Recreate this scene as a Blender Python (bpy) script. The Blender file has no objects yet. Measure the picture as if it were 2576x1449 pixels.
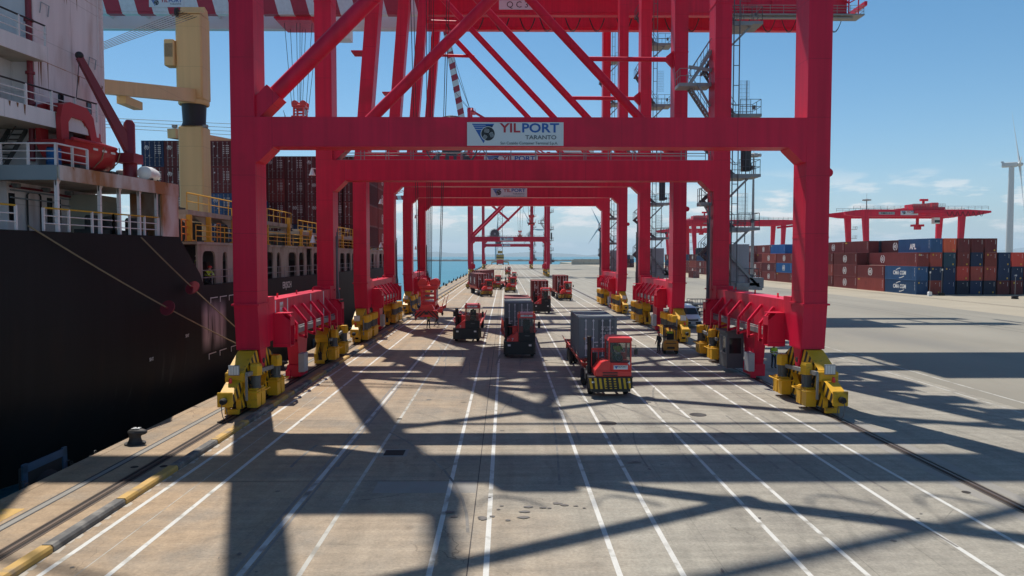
import bpy, math, random
from mathutils import Vector, Matrix
random.seed(7)
SC = bpy.context.scene
COL = SC.collection
R = math.radians
# ------------------------------------------------------------------ camera
CAMZ = 8.0
cd = bpy.data.cameras.new('camera'); cam = bpy.data.objects.new('camera', cd); COL.objects.link(cam)
cd.sensor_width = 36; cd.lens = 36 * 1819 / 2576; cd.clip_start = 0.3; cd.clip_end = 60000
cam.location = (0, 0, CAMZ); cam.rotation_euler = (R(90 - 2.553), 0, R(-0.535))
SC.camera = cam
# ------------------------------------------------------------------ world sky
SUN_EL, SUN_AZ = 61.0, -19.5            # azimuth from +Y towards +X
w = bpy.data.worlds.new('World'); SC.world = w; w.use_nodes = True
nt = w.node_tree; N = nt.nodes; L = nt.links
for n in list(N): N.remove(n)
out = N.new('ShaderNodeOutputWorld'); bg = N.new('ShaderNodeBackground'); bg.inputs[1].default_value = 0.110
sky = N.new('ShaderNodeTexSky'); sky.sky_type = 'NISHITA'; sky.sun_disc = False
sky.sun_elevation = R(SUN_EL); sky.sun_rotation = R(SUN_AZ); sky.altitude = 0; sky.air_density = 0.85; sky.dust_density = 0.25; sky.ozone_density = 3.5
tc = N.new('ShaderNodeTexCoord'); sep = N.new('ShaderNodeSeparateXYZ'); L.new(tc.outputs['Generated'], sep.inputs[0])
def wmath(op, a, b=None, c=None, clamp=False):
    m = N.new('ShaderNodeMath'); m.operation = op; m.use_clamp = clamp
    for i, v in enumerate((a, b, c)):
        if v is None: continue
        if hasattr(v, 'is_linked'): L.new(v, m.inputs[i])
        else: m.inputs[i].default_value = v
    return m.outputs[0]
az = wmath('ARCTAN2', sep.outputs[0], sep.outputs[1]); el = wmath('ARCSINE', sep.outputs[2])
cb = N.new('ShaderNodeCombineXYZ'); L.new(wmath('MULTIPLY', az, 13.0), cb.inputs[0]); L.new(wmath('MULTIPLY', el, 52.0), cb.inputs[1])
def wnoise(vec, scale, det, rough):
    n = N.new('ShaderNodeTexNoise'); n.inputs['Scale'].default_value = scale; n.inputs['Detail'].default_value = det; n.inputs['Roughness'].default_value = rough
    L.new(vec, n.inputs['Vector']); return n.outputs[0]
n1 = wnoise(cb.outputs[0], 1.0, 7, 0.56)
cb2 = N.new('ShaderNodeCombineXYZ'); L.new(wmath('MULTIPLY', az, 2.6), cb2.inputs[0]); L.new(wmath('MULTIPLY', el, 26.0), cb2.inputs[1]); cb2.inputs[2].default_value = 4.3
n2 = wnoise(cb2.outputs[0], 1.0, 5, 0.5)
# cumulus only low over the horizon (they thin out above ~7 degrees)
band = wmath('SUBTRACT', wmath('SMOOTH_MIN', wmath('MULTIPLY', el, 30.0), 1.0, 0.2), wmath('MULTIPLY', wmath('SUBTRACT', el, 0.066, clamp=True), 22.0), clamp=True)
cum = wmath('MULTIPLY', wmath('MULTIPLY', wmath('SUBTRACT', n1, 0.49, clamp=True), 11.0, clamp=True), band, clamp=True)
veil = wmath('MULTIPLY', wmath('MULTIPLY', wmath('SUBTRACT', n2, 0.42, clamp=True), 1.9, clamp=True), band, clamp=True)
cl = wmath('ADD', wmath('MULTIPLY', cum, 0.85), wmath('MULTIPLY', veil, 0.35), clamp=True)
mx = N.new('ShaderNodeMix'); mx.data_type = 'RGBA'; L.new(cl, mx.inputs[0])
hs = N.new('ShaderNodeHueSaturation'); hs.inputs['Saturation'].default_value = 1.20; hs.inputs['Hue'].default_value = 0.488; hs.inputs['Value'].default_value = 1.0
L.new(sky.outputs[0], hs.inputs['Color']); # pale sea haze low over the horizon
hz = N.new('ShaderNodeMix'); hz.data_type = 'RGBA'; L.new(wmath('MULTIPLY', wmath('POWER', 2.718, wmath('MULTIPLY', wmath('MAXIMUM', el, 0.0), -11.0)), 0.88), hz.inputs[0]); L.new(hs.outputs[0], hz.inputs[6]); hz.inputs[7].default_value = (3.6, 5.1, 6.1, 1)
L.new(hz.outputs[2], mx.inputs[6]); mx.inputs[7].default_value = (8.0, 8.15, 8.2, 1)
L.new(mx.outputs[2], bg.inputs[0]); L.new(bg.outputs[0], out.inputs[0])
# ------------------------------------------------------------------ sun
sd = bpy.data.lights.new('sun', 'SUN'); sd.energy = 5.0; sd.angle = R(0.53); sd.color = (1.0, 0.95, 0.87)
sun = bpy.data.objects.new('sun', sd); COL.objects.link(sun)
sdir = Vector((math.sin(R(SUN_AZ)) * math.cos(R(SUN_EL)), math.cos(R(SUN_AZ)) * math.cos(R(SUN_EL)), math.sin(R(SUN_EL))))
sun.rotation_euler = sdir.to_track_quat('Z', 'Y').to_euler(); sun.location = (0, 0, 120)
SC.view_settings.view_transform = 'Standard'; SC.view_settings.look = 'None'
SC.view_settings.exposure = 0.10; SC.view_settings.gamma = 1.0
# ------------------------------------------------------------------ materials
MATS = {}
def mat(name, col, rough=0.55, metal=0.0, var=0.12, scale=0.7, col2=None, c2amt=0.0, c2scale=0.6, c2sharp=6.0, bump=0.0, bscale=8.0, streak=(1, 1, 1), fine=0.0, spec=0.5, orand=0.0, runoff=0.0, seams=None):
    m = bpy.data.materials.new(name); m.use_nodes = True; MATS[name] = m
    t = m.node_tree; n = t.nodes; l = t.links; b = n['Principled BSDF']
    b.inputs['Roughness'].default_value = rough; b.inputs['Metallic'].default_value = metal
    b.inputs['Specular IOR Level'].default_value = spec
    g = n.new('ShaderNodeNewGeometry'); mp = n.new('ShaderNodeMapping'); l.new(g.outputs['Position'], mp.inputs[0]); mp.inputs['Scale'].default_value = streak
    def noise(s, d=4):
        q = n.new('ShaderNodeTexNoise'); q.inputs['Scale'].default_value = s; q.inputs['Detail'].default_value = d; l.new(mp.outputs[0], q.inputs['Vector']); return q.outputs[0]
    def mth(op, a, bb, clamp=False):
        q = n.new('ShaderNodeMath'); q.operation = op; q.use_clamp = clamp
        for i, v in enumerate((a, bb)):
            if hasattr(v, 'is_linked'): l.new(v, q.inputs[i])
            else: q.inputs[i].default_value = v
        return q.outputs[0]
    f = mth('ADD', mth('MULTIPLY', mth('SUBTRACT', noise(scale, 6), 0.5), var * 2.6), 1.0)
    if fine: f = mth('ADD', f, mth('MULTIPLY', mth('SUBTRACT', noise(scale * 14, 3), 0.5), fine))
    if runoff:
        m2 = n.new('ShaderNodeMapping'); l.new(g.outputs['Position'], m2.inputs[0]); m2.inputs['Scale'].default_value = (2.6, 2.6, .09); q = n.new('ShaderNodeTexNoise'); q.inputs['Scale'].default_value = 1.0; q.inputs['Detail'].default_value = 5; l.new(m2.outputs[0], q.inputs['Vector'])
        f = mth('MULTIPLY', f, mth('ADD', 1.0 - runoff * .5, mth('MULTIPLY', q.outputs[0], runoff)))
    if seams:
        sp_ = n.new('ShaderNodeSeparateXYZ'); l.new(g.outputs['Position'], sp_.inputs[0])
        for i, per in enumerate(seams):
            if per: k = mth('LESS_THAN', mth('FRACT', mth('MULTIPLY', sp_.outputs[i], 1.0 / per), 0.0), .02 / per * 2); f = mth('MULTIPLY', f, mth('SUBTRACT', 1.0, mth('MULTIPLY', k, .22)))
    if orand:
        oi = n.new('ShaderNodeObjectInfo'); f = mth('MULTIPLY', f, mth('ADD', 1.0 - orand * .5, mth('MULTIPLY', oi.outputs['Random'], orand)))
    vm = n.new('ShaderNodeVectorMath'); vm.operation = 'SCALE'; vm.inputs[0].default_value = col[:3]; l.new(f, vm.inputs['Scale'])
    o = vm.outputs[0]
    if col2:
        k = mth('MULTIPLY', mth('SUBTRACT', noise(c2scale, 9), 1 - c2amt), c2sharp, True)
        x = n.new('ShaderNodeMix'); x.data_type = 'RGBA'; l.new(k, x.inputs[0]); l.new(o, x.inputs[6]); x.inputs[7].default_value = (*col2[:3], 1); o = x.outputs[2]
    l.new(o, b.inputs['Base Color'])
    if bump:
        bp = n.new('ShaderNodeBump'); bp.inputs['Strength'].default_value = bump; bp.inputs['Distance'].default_value = 0.05
        l.new(noise(bscale, 5), bp.inputs['Height']); l.new(bp.outputs[0], b.inputs['Normal'])
    return m
def stripes(name, ca, cb_, vec, duty=0.5, rough=0.5, dirt=0.25):
    """two paint colours in bands; vec is the band direction / period in object space"""
    m = bpy.data.materials.new(name); m.use_nodes = True; MATS[name] = m
    t = m.node_tree; n = t.nodes; l = t.links; b = n['Principled BSDF']; b.inputs['Roughness'].default_value = rough
    tcn = n.new('ShaderNodeTexCoord'); d = n.new('ShaderNodeVectorMath'); d.operation = 'DOT_PRODUCT'; d.inputs[1].default_value = vec; l.new(tcn.outputs['Object'], d.inputs[0])
    fr = n.new('ShaderNodeMath'); fr.operation = 'FRACT'; l.new(d.outputs['Value'], fr.inputs[0])
    lt = n.new('ShaderNodeMath'); lt.operation = 'LESS_THAN'; lt.inputs[1].default_value = duty; l.new(fr.outputs[0], lt.inputs[0])
    x = n.new('ShaderNodeMix'); x.data_type = 'RGBA'; l.new(lt.outputs[0], x.inputs[0]); x.inputs[6].default_value = (*cb_, 1); x.inputs[7].default_value = (*ca, 1)
    q = n.new('ShaderNodeTexNoise'); q.inputs['Scale'].default_value = 2.2; q.inputs['Detail'].default_value = 8; l.new(tcn.outputs['Object'], q.inputs['Vector'])
    k = n.new('ShaderNodeMath'); k.operation = 'MULTIPLY_ADD'; l.new(q.outputs[0], k.inputs[0]); k.inputs[1].default_value = dirt * 3; k.inputs[2].default_value = 1 - dirt * 1.5
    s = n.new('ShaderNodeVectorMath'); s.operation = 'SCALE'; l.new(x.outputs[2], s.inputs[0]); l.new(k.outputs[0], s.inputs['Scale']); l.new(s.outputs[0], b.inputs['Base Color'])
    return m
RED = (0.66, 0.0090, 0.046)
mat('crane_red', RED, 0.42, var=0.10, scale=0.5, col2=(0.47, 0.013, 0.036), c2amt=0.46, c2scale=0.32, c2sharp=4, fine=0.05, spec=0.28, runoff=.55, orand=.14, seams=(6.1, 0, 3.05))
mat('truck_red', (0.72, 0.040, 0.036), 0.35, var=0.10, scale=1.5, col2=(0.40, 0.03, 0.028), c2amt=0.36, c2scale=1.3)
mat('trailer_red', (0.48, 0.045, 0.025), 0.55, var=0.2, scale=1.2, col2=(0.14, 0.05, 0.03), c2amt=0.42, c2scale=1.5)
mat('yellow', (0.74, 0.39, 0.010), 0.5, var=0.14, scale=1.4, col2=(0.13, 0.075, 0.025), c2amt=0.40, c2scale=1.9, c2sharp=5)
mat('ship_yellow', (0.60, 0.33, 0.02), 0.55, var=0.16, scale=1.4, col2=(0.2, 0.09, 0.03), c2amt=0.38, c2scale=1.7)
mat('black', (0.012, 0.012, 0.014), 0.5, var=0.2)
mat('rubber', (0.016, 0.016, 0.017), 0.85, var=0.3, scale=3)
mat('dark_steel', (0.05, 0.05, 0.052), 0.55, 0.3, var=0.25, scale=2, col2=(0.10, 0.05, 0.03), c2amt=0.36, c2scale=2)
mat('galvanised', (0.26, 0.265, 0.265), 0.5, 0.35, var=0.2, scale=2)
mat('grey_paint', (0.33, 0.34, 0.36), 0.5, var=0.12, scale=1.0, col2=(0.2, 0.2, 0.2), c2amt=0.35)
mat('grey_dark', (0.10, 0.105, 0.115), 0.5, var=0.15)
mat('white_paint', (0.72, 0.72, 0.70), 0.45, var=0.06)
mat('sign_white', (0.66, 0.66, 0.67), 0.45, var=0.03)
mat('sign_red', (0.45, 0.012, 0.03), 0.5, var=0.02)
mat('sign_blue', (0.018, 0.10, 0.36), 0.5, var=0.02)
mat('sign_grey', (0.10, 0.115, 0.13), 0.5, var=0.02)
mat('print_white', (0.70, 0.70, 0.68), 0.6, var=0.10, scale=4)
mat('rope', (0.012, 0.012, 0.014), 0.6, var=0.1)
mat('chrome', (0.5, 0.5, 0.5), 0.25, 0.9, var=0.1)
mat('lamp_lens', (0.85, 0.85, 0.82), 0.15, var=0.0)
stripes('hazard', (0.74, 0.40, 0.010), (0.012, 0.011, 0.010), (0, 1.9, 1.0), 0.5)
stripes('hazard_x', (0.62, 0.38, 0.015), (0.014, 0.013, 0.012), (3.7, 0, 0.5), 0.48)
stripes('hazard_red', (0.45, 0.02, 0.02), (0.012, 0.010, 0.010), (2.6, 0, 2.6), 0.5)
stripes('hazard_red_b', (0.45, 0.02, 0.02), (0.012, 0.010, 0.010), (-2.6, 0, 2.6), 0.5)
mat('boom_white', (0.62, 0.62, 0.62), 0.5, var=0.08, scale=0.4)
stripes('boom_paint', (0.40, 0.012, 0.035), (0.66, 0.66, 0.66), (0.222, 0, 0.06), 0.5, dirt=0.12)
stripes('counterweight', (0.50, 0.36, 0.08), (0.015, 0.014, 0.013), (0, 0, 0.42), 0.6, dirt=0.1)
def glass(name, col, rough=0.08, alpha=0.55):
    m = bpy.data.materials.new(name); m.use_nodes = True; MATS[name] = m; b = m.node_tree.nodes['Principled BSDF']
    b.inputs['Base Color'].default_value = (*col, 1); b.inputs['Roughness'].default_value = rough; b.inputs['Alpha'].default_value = alpha
    return m
glass('cab_glass', (0.10, 0.14, 0.13), alpha=0.30)
glass('dark_glass', (0.012, 0.016, 0.02), alpha=1.0)
# ------------------------------------------------------------------ mesh builder
class MB:
    def __init__(s): s.v = []; s.f = []; s.m = []; s.s = []; s.M = Matrix.Identity(4); s.mi = 0
    def add(s, vs, fs, smooth=False, mi=None):
        o = len(s.v); s.v += [s.M @ Vector(p) for p in vs]
        for f in fs: s.f.append(tuple(i + o for i in f)); s.m.append(s.mi if mi is None else mi); s.s.append(smooth)
        return s
    def box(s, x0, x1, y0, y1, z0, z1, c=0.0, mi=None):
        if x0 > x1: x0, x1 = x1, x0
        if y0 > y1: y0, y1 = y1, y0
        if z0 > z1: z0, z1 = z1, z0
        if not c:
            vs = [(x, y, z) for z in (z0, z1) for y in (y0, y1) for x in (x0, x1)]
            return s.add(vs, [(0, 2, 3, 1), (4, 5, 7, 6), (0, 1, 5, 4), (2, 6, 7, 3), (0, 4, 6, 2), (1, 3, 7, 5)], mi=mi)
        vs = []; idx = {}
        for i, (sx, x) in enumerate(((1, x0), (-1, x1))):
            for j, (sy, y) in enumerate(((1, y0), (-1, y1))):
                for k, (sz, z) in enumerate(((1, z0), (-1, z1))):
                    for a in range(3):
                        p = [x, y, z]
                        for b, sg in enumerate((sx, sy, sz)):
                            if b != a: p[b] += sg * c
                        idx[i, j, k, a] = len(vs); vs.append(tuple(p))
        fs = []
        q = ((0, 0), (0, 1), (1, 1), (1, 0))
        for i in (0, 1):
            fs.append([idx[i, j, k, 0] for j, k in q][:: 1 if i else -1]); fs[-1] = fs[-1] if 1 else 0
            fs.append([idx[j, i, k, 1] for j, k in q][:: -1 if i else 1])
            fs.append([idx[j, k, i, 2] for j, k in q][:: 1 if i else -1])
        for i in (0, 1):
            for j in (0, 1):
                fs.append([idx[i, j, 0, 0], idx[i, j, 1, 0], idx[i, j, 1, 1], idx[i, j, 0, 1]])
                fs.append([idx[i, 0, j, 0], idx[i, 1, j, 0], idx[i, 1, j, 2], idx[i, 0, j, 2]])
                fs.append([idx[0, i, j, 1], idx[1, i, j, 1], idx[1, i, j, 2], idx[0, i, j, 2]])
                for k in (0, 1): fs.append([idx[i, j, k, 0], idx[i, j, k, 1], idx[i, j, k, 2]])
        return s.add(vs, [tuple(f) for f in fs], mi=mi)
    def beam(s, p0, p1, w, h, up=(0, 0, 1), w1=None, h1=None, mi=None):
        p0 = Vector(p0); p1 = Vector(p1); d = (p1 - p0).normalized(); u = Vector(up)
        a = d.cross(u)
        if a.length < 1e-4: a = d.cross(Vector((0, 1, 0)))
        a.normalize(); u = a.cross(d)
        w1 = w if w1 is None else w1; h1 = h if h1 is None else h1
        vs = [p0 + a * (i * w / 2) + u * (j * h / 2) for i, j in ((-1, -1), (1, -1), (1, 1), (-1, 1))] + [p1 + a * (i * w1 / 2) + u * (j * h1 / 2) for i, j in ((-1, -1), (1, -1), (1, 1), (-1, 1))]
        return s.add([tuple(v) for v in vs], [(0, 3, 2, 1), (4, 5, 6, 7), (0, 1, 5, 4), (1, 2, 6, 5), (2, 3, 7, 6), (3, 0, 4, 7)], mi=mi)
    def path(s, pts, r, n=6, closed=False, mi=None, radii=None):
        P = [Vector(p) for p in pts]; k = len(P); rings = []; prev = None
        for i in range(k):
            if closed: d = P[(i + 1) % k] - P[i - 1]
            else: d = P[min(i + 1, k - 1)] - P[max(i - 1, 0)]
            d.normalize()
            if prev is None:
                a = d.cross(Vector((0, 0, 1)))
                if a.length < 1e-3: a = d.cross(Vector((0, 1, 0)))
            else: a = prev - d * prev.dot(d)
            a.normalize(); prev = a; b = d.cross(a); rr = radii[i] if radii else r
            rings.append([tuple(P[i] + a * (rr * math.cos(2 * math.pi * j / n)) + b * (rr * math.sin(2 * math.pi * j / n))) for j in range(n)])
        vs = [q for rg in rings for q in rg]; fs = []
        for i in range(k if closed else k - 1):
            o = i * n; o2 = ((i + 1) % k) * n
            for j in range(n): fs.append((o + j, o + (j + 1) % n, o2 + (j + 1) % n, o2 + j))
        if not closed: fs.append(tuple(range(n))[::-1]); fs.append(tuple((k - 1) * n + j for j in range(n)))
        return s.add(vs, fs, smooth=True, mi=mi)
    def tube(s, p0, p1, r, r2=None, n=10, mi=None): return s.path([p0, p1], r, n, mi=mi, radii=[r, r if r2 is None else r2])
    def prism(s, poly, ax, a, b, mi=None, cap=None):
        def P(u, v, t): return {'x': (t, u, v), 'y': (u, t, v), 'z': (u, v, t)}[ax]
        n = len(poly); vs = [P(u, v, a) for u, v in poly] + [P(u, v, b) for u, v in poly]
        s.add(vs, [(i, (i + 1) % n, (i + 1) % n + n, i + n) for i in range(n)], mi=mi)
        return s.add(vs, [tuple(range(n))[::-1], tuple(range(n, 2 * n))], mi=mi if cap is None else cap)
    def lathe(s, prof, n=20, c=(0, 0, 0), ax='z', mi=None):
        vs = []; fs = []; k = len(prof)
        for r, h in prof:
            for j in range(n):
                u, v = r * math.cos(2 * math.pi * j / n), r * math.sin(2 * math.pi * j / n)
                p = {'x': (h, u, v), 'y': (u, h, v), 'z': (u, v, h)}[ax]; vs.append((p[0] + c[0], p[1] + c[1], p[2] + c[2]))
        for i in range(k - 1):
            for j in range(n): fs.append((i * n + j, i * n + (j + 1) % n, (i + 1) * n + (j + 1) % n, (i + 1) * n + j))
        fs.append(tuple(range(n))[::-1]); fs.append(tuple((k - 1) * n + j for j in range(n)))
        return s.add(vs, fs, smooth=True, mi=mi)
    def ball(s, c, rx, ry=None, rz=None, n=12, m=8, z0=-1.0, mi=None):
        ry = ry or rx; rz = rz or rx; vs = []; fs = []; t0 = math.asin(max(-1, z0))
        for i in range(m + 1):
            t = t0 + (math.pi / 2 - t0) * i / m
            for j in range(n): vs.append((c[0] + rx * math.cos(t) * math.cos(2 * math.pi * j / n), c[1] + ry * math.cos(t) * math.sin(2 * math.pi * j / n), c[2] + rz * math.sin(t)))
        for i in range(m):
            for j in range(n): fs.append((i * n + j, i * n + (j + 1) % n, (i + 1) * n + (j + 1) % n, (i + 1) * n + j))
        fs.append(tuple(range(n))[::-1])
        return s.add(vs, fs, smooth=True, mi=mi)
    def mesh(s, name, mats):
        me = bpy.data.meshes.new(name); me.from_pydata([tuple(v) for v in s.v], [], s.f)
        for m in (mats if isinstance(mats, (list, tuple)) else [mats]): me.materials.append(MATS[m])
        me.polygons.foreach_set('material_index', s.m); me.polygons.foreach_set('use_smooth', s.s)
        import bmesh
        b = bmesh.new(); b.from_mesh(me); bmesh.ops.recalc_face_normals(b, faces=b.faces); b.to_mesh(me); b.free()
        if any(s.s): me.set_sharp_from_angle(angle=R(40))
        return me
    def build(s, name, mats, parent=None, **tags):
        return link(name, s.mesh(name, mats), parent, **tags)
def link(name, me, parent=None, loc=None, rotz=0, label=None, cat=None, group=None, kind=None, mat_=None):
    o = bpy.data.objects.new(name, me); COL.objects.link(o)
    if parent is not None: o.parent = parent
    if loc is not None: o.location = loc
    if rotz: o.rotation_euler = (0, 0, rotz)
    if label: o['label'] = label
    if cat: o['category'] = cat
    if group: o['group'] = group
    if kind: o['kind'] = kind
    if mat_:
        for sl in o.material_slots: sl.link = 'OBJECT'; sl.material = MATS[mat_]
    return o
def thing(name, label, cat, loc=(0, 0, 0), rotz=0, group=None): return link(name, None, None, loc, rotz, label, cat, group)
def copy_tree(o, parent=None, loc=None, rotz=None, label=None, group=None):
    c = o.copy(); COL.objects.link(c); c.parent = parent
    if loc is not None: c.location = loc
    if rotz is not None: c.rotation_euler = (0, 0, rotz)
    if label: c['label'] = label
    if group: c['group'] = group
    for ch in list(o.children): copy_tree(ch, c)
    return c
# ------------------------------------------------------------------ lettering (built-in font turned into thin mesh)
def text_mb(txt, size, bold=0.0, stretch=1.0, thick=0.006, align='CENTER'):
    cu = bpy.data.curves.new('t', 'FONT'); cu.body = txt; cu.size = size; cu.offset = bold; cu.extrude = thick; cu.align_x = align; cu.align_y = 'CENTER'; cu.resolution_u = 3
    o = bpy.data.objects.new('t', cu); COL.objects.link(o)
    dg = bpy.context.evaluated_depsgraph_get(); me = bpy.data.meshes.new_from_object(o.evaluated_get(dg))
    vs = [(v.co.x * stretch, v.co.y, v.co.z) for v in me.vertices]; fs = [tuple(p.vertices) for p in me.polygons]
    bpy.data.objects.remove(o); bpy.data.curves.remove(cu); bpy.data.meshes.remove(me)
    return vs, fs
TXT = {}
for key, args in {
    'yil': ('YIL', 1.0, 0.022, 1.08), 'port': ('PORT', 1.0, 0.022, 1.08), 'taranto': ('TARANTO', 1.0, 0.015, 1.2), 'san': ('San Cataldo Container Terminal S.p.A.', 1.0, 0.008, 1.0),
    'yilport': ('YILPORT', 1.0, 0.02, 1.05), 'qc3': ('Q C 3', 1.0, 0.0, 1.0), '4': ('4', 1.0, 0.03, 1.0), '7': ('7', 1.0, 0.02, 1.0), '1': ('1', 1.0, 0.04, 1.0), 'num': ('7114', 1.0, 0.01, 1.2), '25': ('25', 1.0, 0.03, 1.0), 'ersch': ('ER|SCH', 1.0, 0.01, 1.0),
    'cma': ('CMA CGM', 1.0, 0.03, 1.0), 'apl': ('APL', 1.0, 0.05, 0.9), 'ics': ('ics', 1.0, 0.02, 1.1), 'rmg': ('RMG 2-1', 1.0, 0.01, 1.3), 'a3': ('A3', 1.0, 0.02, 1.0),
    'd1': ('YGCU  225865  0', 1.0, 0.0, 1.0), 'd2': ('22G1', 1.0, 0, 1), 'd3': ('MAX.GR.  30.480 KG', 1.0, 0, 1), 'd4': ('TARE  2.230 KG', 1.0, 0, 1), 'd5': ('PAYLOAD  28.250 KG', 1.0, 0, 1), 'd6': ('CU.CAP.  33.2 CU.M', 1.0, 0, 1), 'sht': ('SHT', 1.0, 0.0, 1.0), 'berg': ('TERBERG', 1.0, 0.02, 1.1),
}.items(): TXT[key] = text_mb(*args)
def put_text(mb, key, x, y, z, size, face='-y', mi=None, sx=1.0):
    vs, fs = TXT[key]
    out_ = []
    for a, b, c in vs:
        a *= size * sx; b *= size
        if face == '-y': out_.append((x + a, y - c, z + b))
        elif face == '+x': out_.append((x + c, y + a, z + b))
        elif face == '-x': out_.append((x - c, y - a, z + b))
        elif face == 'up': out_.append((x + a, y + b, z + c))
    mb.add(out_, fs, mi=mi); return mb
# ================================================================== SETTING
XE, XW, XL = -16.5, -13.5, 16.35          # quay edge, waterside rail, landside rail
def ground_mat():
    m = bpy.data.materials.new('quay_concrete'); m.use_nodes = True; MATS['quay_concrete'] = m
    t = m.node_tree; n = t.nodes; l = t.links; b = n['Principled BSDF']; b.inputs['Roughness'].default_value = 0.82; b.inputs['Specular IOR Level'].default_value = 0.3
    g = n.new('ShaderNodeNewGeometry'); P = g.outputs['Position']
    def mp(s, off=(0, 0, 0)):
        q = n.new('ShaderNodeMapping'); l.new(P, q.inputs[0]); q.inputs['Scale'].default_value = s; q.inputs['Location'].default_value = off; return q.outputs[0]
    def noise(v, s, d=5, r=0.55):
        q = n.new('ShaderNodeTexNoise'); q.inputs['Scale'].default_value = s; q.inputs['Detail'].default_value = d; q.inputs['Roughness'].default_value = r; l.new(v, q.inputs['Vector']); return q.outputs[0]
    def M_(op, a, bb=None, c=None, clamp=False):
        q = n.new('ShaderNodeMath'); q.operation = op; q.use_clamp = clamp
        for i, v in enumerate((a, bb, c)):
            if v is None: continue
            if hasattr(v, 'is_linked'): l.new(v, q.inputs[i])
            else: q.inputs[i].default_value = v
        return q.outputs[0]
    def mixc(k, a, c):
        q = n.new('ShaderNodeMix'); q.data_type = 'RGBA'; l.new(k, q.inputs[0])
        for i, v in ((6, a), (7, c)):
            if hasattr(v, 'is_linked'): l.new(v, q.inputs[i])
            else: q.inputs[i].default_value = (*v, 1)
        return q.outputs[2]
    one = mp((1, 1, 1)); sx = n.new('ShaderNodeSeparateXYZ'); l.new(P, sx.inputs[0])
    # the apron near the water is browner, the traffic lanes greyer
    warm = M_('MULTIPLY_ADD', sx.outputs[0], -0.062, 0.30); warm = M_('ADD', warm, M_('MULTIPLY', M_('SUBTRACT', noise(one, 0.09, 4), 0.5), 1.6), clamp=True)
    c = mixc(warm, (0.292, 0.266, 0.218), (0.355, 0.252, 0.158))
    blot = noise(one, 0.33, 7, 0.62); c = mixc(M_('MULTIPLY', M_('SUBTRACT', blot, 0.47, clamp=True), 3.2, clamp=True), c, (0.205, 0.186, 0.158))
    # poured slabs in slightly different greys
    bt = n.new('ShaderNodeTexBrick'); bt.inputs['Scale'].default_value = 1.0; bt.inputs['Brick Width'].default_value = 6.4; bt.inputs['Row Height'].default_value = 9.2; bt.inputs['Mortar Size'].default_value = 0.012; bt.offset = 0.0
    bt.inputs['Color1'].default_value = (0.42, 0.42, 0.42, 1); bt.inputs['Color2'].default_value = (0.58, 0.58, 0.58, 1); bt.inputs['Mortar'].default_value = (0.34, 0.34, 0.34, 1); l.new(mp((1, 1, 1), (0.97 + 12.8, 1.7, 0)), bt.inputs['Vector'])
    sl = n.new('ShaderNodeSeparateColor'); l.new(bt.outputs[0], sl.inputs[0])
    f = M_('MULTIPLY_ADD', sl.outputs[0], 0.62, 0.70)
    # tyre polish streaks along the lanes and fine aggregate
    st = noise(mp((1.6, 0.045, 1)), 1.0, 5, 0.6); f = M_('MULTIPLY', f, M_('MULTIPLY_ADD', st, 0.46, 0.77))
    br = noise(mp((0.25, 2.4, 1)), 1.0, 4, 0.6); f = M_('MULTIPLY', f, M_('MULTIPLY_ADD', br, 0.60, 0.70))
    fi = noise(one, 11.0, 4, 0.7); f = M_('MULTIPLY', f, M_('MULTIPLY_ADD', fi, 0.95, 0.525))
    # dark wheel tracks in the lanes, rusty lengthwise joints on the landside lanes, sweeping tyre arcs
    wx = M_('ADD', sx.outputs[0], M_('MULTIPLY', noise(mp((.1, .05, 1)), 1.0, 2), 1.1))
    trk = M_('MULTIPLY', M_('SUBTRACT', M_('SINE', M_('MULTIPLY', wx, 2.76)), .25, clamp=True), M_('MULTIPLY', M_('SUBTRACT', noise(mp((.5, .03, 1), (7, 0, 0)), 1.0, 4), .40, clamp=True), 1.6), clamp=True); f = M_('MULTIPLY', f, M_('MULTIPLY_ADD', trk, -.55, 1.0))
    jn = M_('LESS_THAN', M_('FRACT', M_('MULTIPLY', M_('ADD', sx.outputs[0], M_('MULTIPLY', noise(mp((.3, .35, 1)), 1.0, 3), .16)), 1.06)), .030); jn = M_('MULTIPLY', M_('MULTIPLY', jn, M_('MULTIPLY', M_('SUBTRACT', sx.outputs[0], 4.0, clamp=True), 1.0, clamp=True)), M_('MULTIPLY', M_('SUBTRACT', noise(mp((.6, .12, 1)), 1.0, 4), .44, clamp=True), 5, clamp=True)); f = M_('MULTIPLY', f, M_('MULTIPLY_ADD', jn, -.30, 1.0))
    wt = n.new('ShaderNodeTexWave'); wt.wave_type = 'RINGS'; wt.rings_direction = 'Z'; wt.inputs['Scale'].default_value = .21; wt.inputs['Distortion'].default_value = 2.5; wt.inputs['Detail'].default_value = 2; l.new(mp((1, 1, 1), (14, -26, 0)), wt.inputs['Vector']); arc = M_('MULTIPLY', M_('SUBTRACT', wt.outputs['Fac'], .90, clamp=True), 6.0, clamp=True); arc = M_('MULTIPLY', arc, M_('MULTIPLY', M_('SUBTRACT', noise(mp((.12, .12, 1), (3, 3, 0)), 1.0, 4), .46, clamp=True), 4, clamp=True)); f = M_('MULTIPLY', f, M_('MULTIPLY_ADD', arc, -.32, 1.0))
    md = noise(one, 2.2, 6, 0.7); f = M_('MULTIPLY', f, M_('MULTIPLY_ADD', md, 0.62, 0.69))
    # oil drips
    v = n.new('ShaderNodeTexVoronoi'); v.inputs['Scale'].default_value = 0.55; l.new(mp((1, 0.8, 1)), v.inputs['Vector'])
    sp = M_('MULTIPLY', M_('SUBTRACT', M_('ADD', 0.10, M_('MULTIPLY', noise(one, 2.3, 3), 0.06)), v.outputs['Distance'], clamp=True), 9.0, clamp=True)
    sp = M_('MULTIPLY', sp, M_('MULTIPLY', M_('SUBTRACT', noise(one, 0.17, 2), 0.47, clamp=True), 6, clamp=True))
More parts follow.
